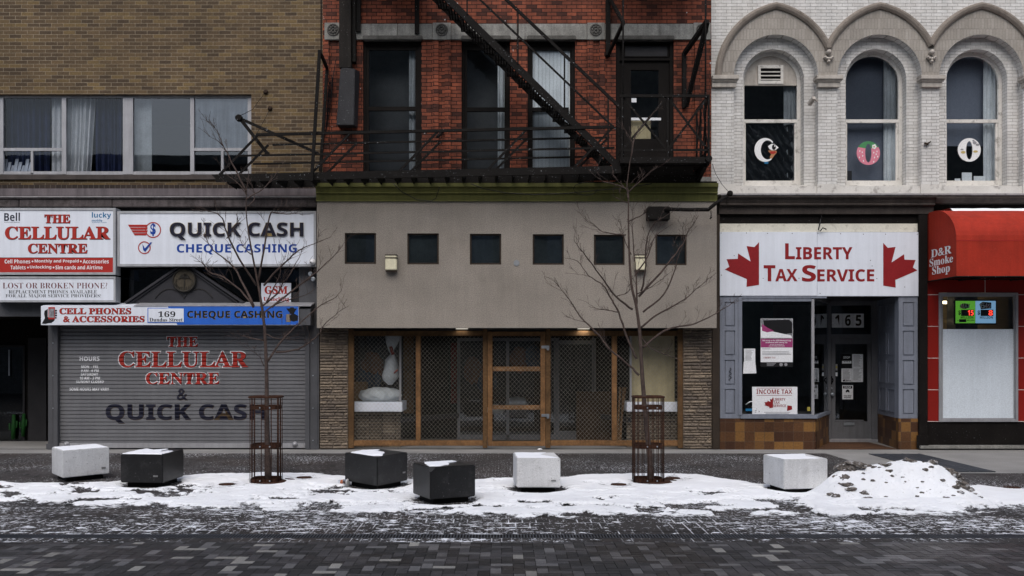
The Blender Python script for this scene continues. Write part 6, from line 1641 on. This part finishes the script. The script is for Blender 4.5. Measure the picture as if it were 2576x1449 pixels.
for k in range(5): t = k * 1.257; m.prism([(wx(x, dd), wz(y, dd)) for x, y in ell((2199 + 3.4 * math.cos(t), 369 + 3.6 * math.sin(t)), (2.6, 2.8), 10)][:-1][::-1], dd - .008 - .0005 * k, dd - .004)
m.build('flower', 'decal_white', ls); flat(ell((2199, 369), (2, 2.2), 10), dd - .014, 'decal_yellow', ls, 'flower_centre')
lo = empty('paper_letter', P(2438, 407, dd), 'white paper letter O with grey and yellow blotches in the rightmost arched window', 'paper letter', 'paper letters in the arched windows')
m = MB(); o_, i_ = ell((2438.5, 377), (29, 29.6), 44), ell((2438.5, 378), (8, 23), 44); band(m, o_, i_, dd); m.build('letter', 'decal_white', lo)
m = MB()
for a, b, rx, ry in ((2452, 359, 5, 4), (2459, 364, 5, 3), (2449, 354, 3, 2), (2420, 376, 4, 2)): m.prism([(wx(x, dd), wz(y, dd)) for x, y in ell((a, b), (rx, ry), 9)][:-1][::-1], dd - .004, dd - .001)
m.build('grey_blotch', 'decal_grey', lo)
m = MB()
for a, b, rx, ry in ((2423, 383, 6, 3.5), (2454, 381, 6, 3)): m.prism([(wx(x, dd), wz(y, dd)) for x, y in ell((a, b), (rx, ry), 9)][:-1][::-1], dd - .004, dd - .001)
m.build('yellow_blotch', 'decal_yellow', lo)
m = MB(); m.bar(P(2036, 262, F - .05), P(2048, 246, F - .22), .07, .06); m.bar(P(2050, 250, F - .1), P(2056, 254, F), .03, .03)
tag(m.build('wall_lamp', 'white_render'), 'small old lamp fixed beside the pier between the left and middle arches', 'lamp')
m = MB(); m.bar(P(2325, 360, F - .03), P(2336, 363, F - .06), .05, .03); m.bar(P(2330, 363, F - .02), P(2342, 356, F - .05), .04, .02)
tag(m.build('broken_fixing', 'rust_slot'), 'rusty broken fixing on the pier between the middle and right arches', 'fixing')

# ---- grey panelled tax office front
# its fascia boards
MB().pbox(1811, 2311, 562.5, 583.5, F - .01, .06).build('cream_board', 'cream_board', wb)
ts = empty('fascia_sign', P(2060, 744, F), 'white fascia sign with dark red lettering between two red half maple leaves', 'sign')
DL = F - .05
m = MB(); m.pbox(1811, 2055.6, 583.5, 744, DL, .05, .003); m.pbox(2056.1, 2311, 584, 745, DL - .001, .05, .003); m.build('panel', 'sign_white', ts)
m = MB()
for px, py in ((1814, 586), (1878, 586), (1931, 587), (1993, 587), (2058, 587), (2115, 588), (2172, 589), (2228, 589), (2308, 589), (1815, 692), (1920, 700), (2010, 700), (2190, 655), (2194, 669), (2276, 722), (2063, 738), (2206, 701), (1847, 643)): m.disc(px, py, 1.1, DL - .004, .004, 8)
m.build('screw', 'brown_frame', ts)
half = [(1909.5, 609), (1898, 621.5), (1878.5, 619), (1888.5, 658), (1857, 637.5), (1856, 651), (1828, 652), (1835, 671), (1823.5, 678), (1879, 702), (1878, 721.5), (1909.5, 716.5)]
flat(half, DL - .004, 'leaf_red', ts, 'half_leaf'); mir = [(2066 * 2 - x - .5, y + 2) for x, y in half][::-1]; flat(mir, DL - .005, 'leaf_red', ts, 'half_leaf')
for body, x0, x1, y0, y1 in (('L', 1975.5, 1999, 612.5, 651.5), ('IBERTY', 2002.5, 2144, 622, 652), ('T', 1921.5, 1950, 667.5, 707), ('AX', 1951, 2005.5, 677, 707), ('S', 2018, 2052, 667, 708), ('ERVICE', 2056.5, 2199, 677.5, 708)):
    text(body, 'sans', x0, x1, y0, y1, DL, 'leaf_red', ts, depth=.004, grow=.008)
m = MB(); m.tube([P(2067, 541, F - .03), P(2063, 560, F - .07), P(2059, 578, F - .09), P(2063, 582, F - .1), P(2070, 573, F - .1), P(2079, 577, F - .1)], .011, 6)
tag(m.build('wire_hook', 'black_plastic'), 'bent black wire end hanging over the white fascia sign', 'wire')
# dark end pilasters
m = MB(); m.pbox(1792, 1811, 539.5, 1130, F - .05, .3, .006); m.build('dark_pilaster', 'brown_frame', wb)
m = MB(); m.pbox(2312, 2334, 539.5, 1127, F - .08, .3, .006); m.pbox(2307, 2336, 1095, 1127, F - .1, .02); m.build('dark_pilaster', 'black_paint', wb)
def panelled(a0, a1, b0, b1, d, px0, px1, rows, name='panelled_pilaster'):
    m = MB(); ys = [b0] + [y for r in rows for y in r] + [b1]
    m.pbox(a0, px0, b0, b1, d, .2); m.pbox(px1, a1, b0, b1, d, .2)
    for k in range(0, len(ys), 2): m.pbox(px0, px1, ys[k], ys[k + 1], d, .2)
    m.pbox(px0, px1, b0, b1, d + .025, .1); o = m.build(name, 'pilaster_grey', wb)
    for r in rows: MB().pbox(px0 + 2.2, px1 - 2.2, r[0] + 2.2, r[1] - 2.2, d + .006, .02, .006).build('panel', 'pilaster_grey', o)
rows = [(759.5, 821), (831.5, 894), (905.5, 968), (978.5, 1041)]
panelled(1811.3, 1862, 745, 1052.5, F - .02, 1823, 1849, rows); panelled(2261, 2311.8, 745, 1052.5, F - .02, 2271, 2300, [(a + .6, b + .6) for a, b in rows])
m = MB(); d = F - .03
m.tube([P(1836 + 3 * math.sin(k * 1.15) + (k % 5) * .5, 926 + k * 1.9, d) for k in range(17)], .006, 5)
tag(m.build('graffiti', 'letter_black'), 'small dark scribble on the left grey panelled pilaster', 'graffiti')
DD = 21.04
XL0, XL1 = wx(2052, F), wx(2086, DD)       # left return of the entrance
XR0, XR1 = wx(2260, F), wx(2207, DD)
ZC = wz(744.5)
m = MB()
m.pbox(1811.3, 2052, 1053, 1131, F - .03, .1); m.pbox(2260.6, 2311.6, 1053, 1131, F - .03, .1); ztile = wz(1053)
m.face([(XL0, F - .03, 0), (XL1, DD, 0), (XL1, DD, ztile), (XL0, F - .03, ztile)]); m.face([(XR0, F - .03, 0), (XR0, F - .03, ztile), (XR1, DD, ztile), (XR1, DD, 0)])
m.build('tile_base', 'brown_tile', wb)
m = MB(); m.box(wx(1861), XL0 + .02, F - .06, F + .02, wz(1053), wz(1044.5), .006); m.bar((XL0, F, wz(1049)), (XL1, DD, wz(1049)), .06, .065); m.build('sill', 'pilaster_grey', wb)
m = MB(); m.pbox(1858, 1867, 746, 1044, F - .03, .08); m.pbox(1867.2, 2042, 750, 758, F - .03, .06); m.pbox(1867.2, 2080, 744.5, 750, F - .04, .08); m.pbox(1867.2, 2042, 1042, 1044.3, F - .02, .05)
wfr = m.build('display_window', 'pilaster_grey', wb)
MB().pbox(2042.2, 2049, 752, 1044.3, F - .03, .045, .006).build('corner_post', 'aluminium', wfr)
pane(1866, 2043, 757, 1043, F + .044, wfr, 'shop_glass')
MB().face([(XL0 - .02, F + .02, wz(1044)), (XL1, DD, wz(1044)), (XL1, DD, ZC - .05), (XL0 - .02, F + .02, ZC - .05)]).build('side_pane', 'shop_glass', wfr)
m = MB(); m.bar((XL1 - .03, DD - .06, wz(1044)), (XL1 - .03, DD - .06, ZC), .05, .05); m.bar((XL0, F + .04, ZC - .04), (XL1, DD, ZC - .04), .06, .06); m.build('side_frame', 'door_grey', wfr)
# room behind the display
m = MB(); xw0 = wx(1813)
m.face([(xw0, F + .05, 0), (xw0, 22.8, 0), (xw0, 22.8, ZC), (xw0, F + .05, ZC)]); m.face([(xw0, 22.8, 0), (10.0, 22.8, 0), (10.0, 22.8, ZC), (xw0, 22.8, ZC)]); m.build('office_wall', 'interior_mid', wb)
MB().pbox(1868, 1945, 760, 880, 21.6, .1).build('office_screen', 'teal_board' if 'teal_board' in MATS else mat('teal_board', (.02, .05, .055), .7), wb)
m = MB(); q_ = [(wx(1813), F + .06), (XL0 - .03, F + .06), (XL1 - .04, 21.0), (wx(1813), 21.0)]
m.face([(x, y, wz(1046)) for x, y in q_]); m.build('display_floor', 'interior_mid', wb)
MB().box(XL0 - .4, XR0 + .4, F - .0, DD + .4, ZC, ZC + .06).build('entrance_ceiling', 'charcoal', wb)
MB().box(xw0, XL0 - .41, F + .06, 22.8, ZC, ZC + .05).build('office_ceiling', 'interior_mid', wb)
# panelled right return
m = MB(); m.face([(XR0, F - .0, ztile), (XR0, F - .0, ZC), (XR1, DD, ZC), (XR1, DD, ztile)]); rr = m.build('panelled_return', 'pilaster_grey', wb)
m = MB()
for ra, rb2 in rows:
    for t0, t1 in ((.12, .44), (.54, .86)):
        pa, pb = Vector((XR0 + (XR1 - XR0) * t0 - .008, F + (DD - F) * t0, 0)), Vector((XR0 + (XR1 - XR0) * t1 - .008, F + (DD - F) * t1, 0))
        za, zb_ = wz(rb2) + .02, wz(ra) - .02
        for p0, p1 in (((pa, za), (pb, za)), ((pa, zb_), (pb, zb_)), ((pa, za), (pa, zb_)), ((pb, za), (pb, zb_))):
            m.bar((p0[0].x, p0[0].y, p0[1]), (p1[0].x, p1[0].y, p1[1]), .016, .016)
m.build('panel_mould', 'pilaster_grey', rr)
# door, transom and number plates
m = MB(); m.pbox(2083, 2091, 760, 1110, DD - .03, .1); m.pbox(2193, 2208, 744, 1110, DD - .03, .1); m.pbox(2091, 2193, 760, 768, DD - .03, .1); m.pbox(2091, 2193, 841, 850, DD - .03, .1)
m.pbox(2083, 2208, 738, 760, DD - .02, .1); m.build('door_frame', 'door_grey', wb)
dt = pframe(MB(), 2091.5, 2192.5, 850.5, 1107, DD + .01, 10, .05, wb=47, wt=15); dt.pbox(2101, 2173, 1056, 1060, DD + .002, .01); dt = dt.build('door', 'door_grey', wb)
pane(2100, 2184, 864, 1062, DD + .03, dt, 'shop_glass'); pane(2091, 2193, 768, 841, DD + .02, wb, 'dark_glass', 'transom_pane')
MB().pbox(2123, 2150, 1063, 1070.5, DD - .012, .02, .004).build('mail_slot', 'galvanised', dt)
MB().pbox(2091, 2193, 1104, 1108, DD - .02, .04).build('kick_strip', 'aluminium', dt)
m = MB(); m.pbox(2088, 2094, 946, 967, DD - .02, .03, .006); m.tube([P(2091, 950, DD - .02), P(2095, 953, DD - .07), P(2096, 958, DD - .07), P(2092, 965, DD - .02)], .012, 8); m.build('handle', 'black_plastic', dt)
MB().lathe([(.018, 0), (.018, .02), (.04, .04), (.042, .065), (.02, .08)], P(2092, 992, DD), 'y', 14).build('knob', 'galvanised', dt)
MB().lathe([(.024, 0), (.024, .012), (.006, .014)], P(2091.5, 977, DD), 'y', 12).build('lock', 'galvanised', dt)
for k, (ch_, a) in enumerate((('1', 2093), ('6', 2120), ('5', 2147))):
    pl = MB().pbox(a, a + 26.3, 789, 824, DD - .0, .012).build('number_plate', 'curtain_white', wb)
    text(ch_, 'sans', a + (8 if ch_ == '1' else 6), a + (18 if ch_ == '1' else 20), 792.5, 819.5, DD - .0, 'brown_frame', pl, depth=.003, grow=.01, name='number')
sheet('entry_floor', wx(2052), XR0 + .0, F - .04, DD, .004, 'entry_tile')
MB().box(wx(2085, DD), wx(2208, DD), DD - .06, DD + .1, .005, .06).build('door_sill', 'aluminium', wb)
# papers on the door
def paper(name, a0, a1, b0, b1, d, m_, label, cat, lines=0, group=None, parent=None, lm='decal_grey', hdr=None):
    r = empty(name, P((a0 + a1) / 2, b1, d), label, cat, group)
    MB().pbox(a0, a1, b0, b1, d, .004).build('sheet', m_, r)
    if lines:
        m = MB(); rnd = random.Random(int(a0 + b0)); h = (b1 - b0 - 6) / lines
        for k in range(lines): m.pbox(a0 + 3, a1 - 3 - rnd.uniform(0, (a1 - a0) * .3), b0 + 3 + k * h, b0 + 3 + k * h + h * .42, d - .002, .0015)
        m.build('print', lm, r)
    return r
dn = DD - .003
p1 = paper('door_notice', 2117.5, 2143, 891, 926, dn, 'letter_black', 'black and white stop notice at the upper left on the grey door glass', 'notice')
MB().pbox(2118.5, 2142, 908, 914.5, dn - .003, .002).build('white_band', 'pearl_paper', p1); text('STOP', 'sans', 2122, 2138, 896.5, 902, dn - .003, 'letter_white', p1, depth=.001, name='print')
m = MB()
for k in range(4): m.disc(2124 + k * 4.4, 910, 1.3, dn - .006, .002, 8)
m.build('pictogram', 'letter_black', p1)
paper('door_notice', 2144, 2171, 891, 926, dn, 'curtain_white', 'closely printed white sheet at the upper right on the grey door glass', 'notice', 12)
p3 = paper('door_notice', 2117, 2143, 927, 961, dn, 'pearl_paper', 'white sheet with leaf emblem, lower left of the four sheets on the door', 'notice', 9)
flat([(2120, 958), (2122, 955.5), (2124, 956), (2124, 953.5), (2125.5, 955), (2125.5, 959), (2122, 960)], dn - .003, 'letter_black', p3, 'leaf_mark'); text('LIBERTY TAX', 'sans', 2126, 2141, 956, 959.5, dn - .003, 'letter_black', p3, depth=.0008, name='print')
paper('door_notice', 2143.5, 2171, 926.5, 961, dn, 'curtain_white', 'printed white sheet at the lower right of the four sheets on the door', 'notice', 11)
p5 = paper('door_notice', 2119, 2146, 969, 1004.5, dn, 'pearl_paper', 'white stop face mask notice low on the grey door glass', 'notice')
MB().pbox(2121, 2144, 971, 977.5, dn - .003, .002).build('black_band', 'letter_black', p5); text('STOP', 'sans', 2124, 2141, 972.2, 976.5, dn - .005, 'letter_white', p5, depth=.001, name='print')
flat(ell((2132.5, 985), (4.6, 5.2), 20), dn - .003, 'letter_black', p5, 'pictogram'); flat(ell((2132.5, 988.5), (3.4, 2.6), 14), dn - .006, 'pearl_paper', p5, 'pictogram_mask')
text('FACE MASK', 'sans', 2123, 2142, 994, 997.5, dn - .003, 'letter_black', p5, depth=.001, name='print'); text('REQUIRED', 'sans', 2124, 2141, 998.6, 1002, dn - .003, 'letter_black', p5, depth=.001, name='print')
s_ = paper('door_sticker', 2102, 2107, 916, 932, dn, 'decal_grey', 'narrow upper sticker at the left of the grey door glass', 'sticker'); MB().pbox(2102.6, 2106.4, 921, 926, dn - .003, .002).build('mark', 'yellow_sticker', s_)
paper('door_sticker', 2102, 2107, 937, 946, dn, 'curtain_white', 'small pale lower sticker at the left of the grey door glass', 'sticker', 3)
# display contents
dq = F + .015
po = empty('poster', P(1954, 923, dq), 'tall poster with a grey picture and pink band in the tax office window', 'poster')
MB().pbox(1913, 1995, 801, 923, dq + .003, .004).build('backing', 'letter_black', po); MB().pbox(1913.5, 1994.5, 801.5, 911, dq, .002).build('sheet', 'pearl_paper', po)
MB().pbox(1914, 1994, 802, 852, dq - .002, .0015).build('picture', 'poster_grey', po)
flat([(1920, 806), (1985, 804), (1993, 812), (1993, 838), (1960, 842), (1925, 836)], dq - .004, 'letter_black', po, 'picture_vehicle'); flat([(1914, 822), (1935, 832), (1990, 844), (1993, 850), (1914, 850)], dq - .006, 'pearl_paper', po, 'picture_snow'); 
flat([(1917, 815), (1930, 824), (1948, 833), (1930, 836), (1917, 832)], dq - .008, 'poster_pink', po, 'picture_stripe')
MB().pbox(1914, 1994, 852, 874, dq - .002, .0015).build('pink_band', 'poster_pink', po)
text('Win a trip to the 2020 Memorial Cup', 'sans', 1918, 1990, 854.5, 859.5, dq - .003, 'pearl_paper', po, depth=.0008, name='print'); text('in Kelowna with Liberty Tax', 'sans', 1926, 1981, 859.8, 864.2, dq - .003, 'pearl_paper', po, depth=.0008, name='print')
text('To enter the contest go to', 'sans', 1937, 1971, 865.5, 868.3, dq - .003, 'pearl_paper', po, depth=.0008, name='print'); text('www.chlcontest.ca/libertytax', 'sans', 1934, 1974, 869, 872, dq - .003, 'pearl_paper', po, depth=.0008, name='print')
m = MB(); 
for k, w_ in enumerate((20, 0, 66, 68, 72)):
    if w_: m.pbox(1918, 1918 + w_, 877 + k * 3.6, 878.2 + k * 3.6, dq - .003, .001)
m.build('print', 'decal_grey', po); text('LIBERTY TAX', 'serif', 1921, 1951, 897.5, 901.5, dq - .003, 'leaf_red', po, depth=.0008, name='print', grow=-.005)
m = MB(); m.pbox(1929, 1952, 913, 914.6, dq, .002); m.pbox(1929, 1949, 916, 917.4, dq, .002); m.pbox(1929, 1946, 919, 920.3, dq, .002); m.disc(1965, 917, 4.5, dq, .002, 12); m.disc(1977, 917, 4, dq, .002, 12); m.build('print', 'decal_grey', po)
pp = paper('taped_paper', 1872, 1900, 877, 911, dq, 'curtain_white', 'pair of white printed sheets taped at the left of the tax office window', 'paper', 9); MB().face([P(1871, 910, dq + .002), P(1900, 908, dq + .002), P(1903, 939, dq + .01), P(1869, 940, dq + .01)]).build('lower_sheet', 'pearl_paper', pp)
it = empty('window_sign', P(1949, 1044, dq), 'white window sign with red heading and half leaf, low in the tax office window', 'sign')
MB().pbox(1892.5, 2006, 973, 1043.5, dq + .02, .006).build('sheet', 'pearl_paper', it)
text('INCOME TAX', 'sans', 1903, 1993, 979.5, 991, dq + .02, 'leaf_red', it, depth=.001); m = MB(); m.pbox(1903.5, 1992, 976, 976.9, dq + .018, .002); m.pbox(1903.5, 1992, 994, 995, dq + .018, .002); m.build('rule', 'leaf_red', it)
hl = [(1945, 999), (1941, 1005), (1937, 1003.5), (1938, 1011), (1931, 1008), (1930.5, 1011), (1923, 1012), (1926, 1017), (1923, 1019), (1936, 1024), (1935, 1027), (1945, 1025.5)]
flat(hl, dq + .017, 'leaf_red', it, 'half_leaf')
for body, x0, x1, y0, y1 in (('LIBERTY', 1945.5, 1976, 1001.5, 1008), ('TAX', 1945.5, 1962, 1009.5, 1016), ('SERVICE', 1945.5, 1977, 1017.5, 1024)): text(body, 'sans', x0, x1, y0, y1, dq + .02, 'leaf_red', it, depth=.001)
flat([(1981, 1020), (1992, 1021), (1993, 1030), (1980, 1034)], dq + .017, 'leaf_red', it, 'price_tag_mark'); m = MB(); m.pbox(1922, 1988, 1036.5, 1037.7, dq + .018, .002); m.pbox(1926, 1984, 1040, 1041, dq + .018, .002); m.build('print', 'decal_grey', it)
ba = empty('black_bag', P(1900, 1044, F + .16), 'black bag with a pale curved handle standing low in the tax office window', 'bag')
m = MB(); m.lathe([(.16, 0), (.175, .08), (.16, .17), (.09, .22), (.01, .235)], (wx(1898, F + .2), F + .2, wz(1046)), 'z', 20); m.build('bag', 'black_plastic', ba)
m = MB(); m.tube([P(1876, 1018, F + .06), P(1886, 1011, F + .05), P(1900, 1008.5, F + .05), P(1914, 1012, F + .05), P(1921, 1024, F + .05), P(1920, 1040, F + .05)], .010, 6); m.build('handle', 'curtain_white', ba)
for a0, a1, b0, b1, mt, lb in ((1876, 1892, 1028, 1034, 'cyan', 'small pale blue sticker low at the left of the tax office window'), (1896, 1909, 1029, 1043, 'pearl_paper', 'small white and blue card beside the black bag'), (2031, 2038, 1024, 1034, 'yellow_sticker', 'small yellow sticker low at the right of the tax office window')):
    s_ = paper('window_sticker', a0, a1, b0, b1, F + .015, mt, lb, 'sticker', 2)

# ---- red tiled smoke shop
m = MB(); DTi = F - .0
m.pbox(2334, 2362, 700, 1061, DTi, .1); m.pbox(2562, 3300, 700, 1061, DTi, .1); m.pbox(2362, 2562, 700, 736, DTi, .1); m.build('tile_surround', 'red_tile', wb)
MB().pbox(2334, 3300, 1061.5, 1121, F + .02, .1).build('black_base', 'black_paint', wb)
MB().pbox(2316, 3300, 1121.5, 1129.5, F - .16, .4, .01).build('stone_step', 'limestone', wb)
wf2 = pframe(MB(), 2362.3, 2561.7, 736.5, 1061, F - .02, 6, .10); pframe(wf2, 2368, 2556, 742, 1056, F + .01, 4, .06); wf2 = wf2.build('shop_window', 'aluminium', wb)
pane(2371, 2553, 745, 1053, F + .05, wf2, 'shop_glass')
MB().pbox(2371, 2550, 828, 1053, F + .040, .004).build('frosted_film', 'frosted', wf2)
# room with shelving and a lit tube
m = MB(); xa_, xb_ = wx(2355), 14.5
m.face([(xa_, F + .3, 0), (xa_, 23.4, 0), (xa_, 23.4, 3.4), (xa_, F + .3, 3.4)]); m.face([(xb_, F + .3, 0), (xb_, 23.4, 0), (xb_, 23.4, 3.4), (xb_, F + .3, 3.4)]); m.face([(xa_, 23.4, 0), (xb_, 23.4, 0), (xb_, 23.4, 3.4), (xa_, 23.4, 3.4)]); m.face([(xa_, F + .1, 3.1), (xb_, F + .1, 3.1), (xb_, 23.4, 3.4), (xa_, 23.4, 3.4)])
m.build('shop_wall', 'interior_warm', wb)
m = MB()
for k in range(9): z = 2.12 + k * .14; m.box(xa_ + .02, 11.5, 22.6, 22.615, z, z + .125)
m.build('slat_shelving', 'interior_warm', wb)
MB().box(9.3, 9.75, 20.4, 20.8, .1, 3.05).build('shop_column', 'door_grey', wb)
MB().tube([(8.9, 21.6, 2.98), (10.6, 21.6, 2.98)], .03, 8).build('tube_lamp', 'warm_tube', wb); MB().tube([(8.95, 20.9, 2.52), (9.18, 20.9, 2.56)], .012, 6).build('tube_lamp', 'warm_tube', wb)
dl_ = F + .16
lt = empty('led_sign', P(2455, 814, dl_), 'lit green and blue jackpot display hanging behind the shop window', 'led sign')
MB().pbox(2402, 2507, 755, 816, dl_, .05, .004).build('case', 'black_plastic', lt)
MB().pbox(2404, 2453.5, 757, 813, dl_ - .003, .002).build('green_face', 'led_green', lt); MB().pbox(2454, 2505, 757, 813, dl_ - .003, .002).build('blue_face', 'led_blue', lt)
tx = lambda *a, **k: text(*a, parent=lt, depth=.001, **k)
flat(ell((2427, 770), (12, 7), 22), dl_ - .004, 'navy', lt, 'emblem'); text('MAX', 'sansital', 2416, 2441, 764, 776, dl_ - .006, 'letter_white', lt, depth=.001); text('6', 'sansital', 2466, 2478, 761, 776, dl_ - .006, 'letter_white', lt, depth=.001); text('49', 'sansital', 2477, 2493, 764, 775, dl_ - .006, 'letter_white', lt, depth=.001); flat([(2464, 765), (2472, 759), (2494, 761), (2494, 776), (2468, 778)], dl_ - .004, 'navy', lt, 'emblem')
for a0, a1 in ((2418, 2450), (2467, 2499)): MB().pbox(a0, a1, 779, 795, dl_ - .005, .002).build('digit_panel', 'letter_black', lt)
text('15', 'sansital', 2435, 2449, 780.5, 793.5, dl_ - .007, 'led_red', lt, depth=.001); text('8', 'sansital', 2487, 2497.5, 780.5, 793.5, dl_ - .007, 'led_red', lt, depth=.001)
text('$', 'sans', 2411, 2417, 781, 793, dl_ - .005, 'letter_black', lt, depth=.001, grow=.02); text('$', 'sans', 2459.5, 2465.5, 781, 793, dl_ - .005, 'letter_black', lt, depth=.001, grow=.02)
text('MILLION', 'sans', 2417, 2449, 796, 801.5, dl_ - .005, 'letter_black', lt, depth=.001); text('MILLION', 'sans', 2465, 2498, 796, 801.5, dl_ - .005, 'navy', lt, depth=.001)
MB().pbox(2413, 2431, 803, 810.5, dl_ - .005, .002).build('digit_panel', 'letter_black', lt); text('+', 'sans', 2408, 2411.5, 804.5, 808.5, dl_ - .005, 'letter_black', lt, depth=.001); text('MILLIONS', 'sans', 2433, 2451, 804, 807.5, dl_ - .005, 'letter_black', lt, depth=.001)

# ---- red awning
aw = empty('shop_awning', (8.3, F, 3.27), 'red rounded fabric awning with white serif lettering on its end, over the smoke shop window', 'awning')
yb_, yf_ = F - .01, 18.16; zt_, zm_, zb_ = 4.60, 3.94, 3.268
prof_ = [(yb_, zt_)] + [(yb_ - .25 - (yb_ - .25 - yf_) * math.sin(k / 12 * math.pi / 2), zm_ + (zt_ - zm_) * math.cos(k / 12 * math.pi / 2)) for k in range(13)] + [(yf_, zb_)]
XA0, XA1 = 8.295, 14.5
m = MB()
nx_ = 60
for i in range(nx_):
    x0_, x1_ = XA0 + (XA1 - XA0) * i / nx_, XA0 + (XA1 - XA0) * (i + 1) / nx_
    for (ya, za), (yb2, zb2) in zip(prof_, prof_[1:]): m.face([(x0_, ya, za), (x0_, yb2, zb2), (x1_, yb2, zb2), (x1_, ya, za)], True)
m.build('canopy', 'awning_red', aw)
m = MB(); m.face([(XA0, y, z) for y, z in prof_] + [(XA0, yb_, zb_)]); m.build('end_panel', 'awning_red', aw)
MB().box(XA0 + .005, XA1, yf_ - .004, yf_ + .008, zm_ - .015, zm_ - .004).build('seam', 'sign_red', aw)
m = MB(); m.tube([(XA0, yf_, zb_), (XA1, yf_, zb_)], .014, 6); m.tube([(XA0, yb_, zb_), (XA0, yf_, zb_)], .014, 6)
for x in (8.9, 9.9, 10.9, 12): m.tube([(x, yb_, zb_ + .02), (x, yf_ + .02, zb_)], .012, 6)
m.tube([(XA0, 18.8, zb_), (XA1, 18.8, zb_)], .012, 6); m.build('frame', 'black_iron', aw)
def endtext(body, y0, y1, z0, z1):     # y0 the end nearer the wall
    def post(c):
        u = (c[:, 0] - c[:, 0].min()) / (c[:, 0].max() - c[:, 0].min()); w_ = (c[:, 2] - c[:, 2].min()) / (c[:, 2].max() - c[:, 2].min())
        return np.stack([XA0 - .003 + (c[:, 1] - F), y0 + (y1 - y0) * u, z0 + (z1 - z0) * w_], -1)
    text(body, 'serif', 100, 200, 100, 120, F, 'letter_white', aw, depth=.003, post=post)
def yz(px, py): d = XA0 * FD / (px - VX); return d, wz(py, d)
for body, a, b in (('D&R', (2343, 645), (2394, 620)), ('Smoke', (2339, 671), (2398, 648)), ('Shop', (2346, 699), (2390, 672))):
    ya, _ = yz(*a); yb2, _ = yz(*b); dm = (ya + yb2) / 2
    pm = ((a[0] + b[0]) / 2); zc_ = {'D&R': 633, 'Smoke': 655.5, 'Shop': 680}[body]; hh = {'D&R': 10, 'Smoke': 10, 'Shop': 13}[body]
    endtext(body, ya, yb2, wz(zc_ + hh, dm), wz(zc_ - hh, dm))
def awning_snow():
    xs = np.arange(XA0 + .25, XA1, .03); ys = np.linspace(18.75, yb_, 22); X, Y = np.meshgrid(xs, ys)
    zsurf = np.interp(Y.ravel(), [p[0] for p in prof_[:14]][::-1], [p[1] for p in prof_[:14]][::-1]).reshape(Y.shape)
    fr = Y - (18.86 + .14 * (fbm(X * 2.4, Y * 0 + 3, 5) - .5)); T = np.clip(fr * .5, -.02, .045) + .012 * (fbm(X * 5, Y * 5, 8) - .5)
    o = grid_obj('awning_snow', X, Y, zsurf + T, 'snow'); tag(o, 'white strip of snow lying on top of the red awning', 'snow')
awning_snow()

# ------------------------------------------------------------------ litter
cp = empty('plastic_cup', P(872, 1222, 13.95), 'clear plastic cup with an orange label lying in the snow beside a black bench', 'cup')
c0_ = Vector((wx(868, 13.95), 13.95, .055)); axd = Vector((.92, -.36, .04)).normalized()
m = MB(); m.tube([c0_ - axd * .10, c0_ + axd * .02, c0_ + axd * .04], [.032, .044, .046], 18, cap=False); m.build('cup', 'cup_plastic', cp)
m = MB(); m.tube([c0_ - axd * .06, c0_ - axd * .015], [.0365, .0415], 18, cap=False); m.build('label', 'letter_orange' if 'letter_orange' in MATS else mat('letter_orange', (.55, .17, .07), .5, dirt=.7, dirtcol=(.7, .7, .7), dscale=40), cp)
m = MB(); m.tube([c0_ + axd * .036, c0_ + axd * .046, c0_ + axd * .05], [.049, .049, .036], 18, cap=True); m.build('lid', 'white_plastic', cp)
blob('paper_scrap', 'pearl_paper', (wx(1358, 19.2), 19.2, .02), (.05, .03, .02), 'crumpled white scrap at the foot of the timber gate', 'litter', 9, sub=2)

# ------------------------------------------------------------------ the row across the street, which the upstairs windows mirror
ob_ = empty('opposite_building', (0, -9, 0), 'dark row of buildings across the street mirrored in the upstairs windows', 'building')
m = MB(); m.box(-40, -10.5, -20, -6.0, -.3, 10.9); m.box(-10.5, 8.4, -20, -6.03, -.3, 17.5); m.box(8.4, 27, -20, -5.99, -.3, 15.5); m.box(27, 40, -20, -5.97, -.3, 9.0); m.build('wall', 'limestone', ob_)  # unseen; middle and right blocks raised to darken the window reflections
m = MB(); m.box(-40, -10.5, -6.0, -5.6, 9.9, 10.4); m.box(8.4, 27, -6, -5.6, 14.8, 15.3); m.build('cornice', 'brown_cornice', ob_)
for k in range(14):
    x = -26 + k * 4; MB().box(x, x + 1.6, -5.99, -5.93, 5.2, 7.6).build('window', 'plastic_pale', ob_)
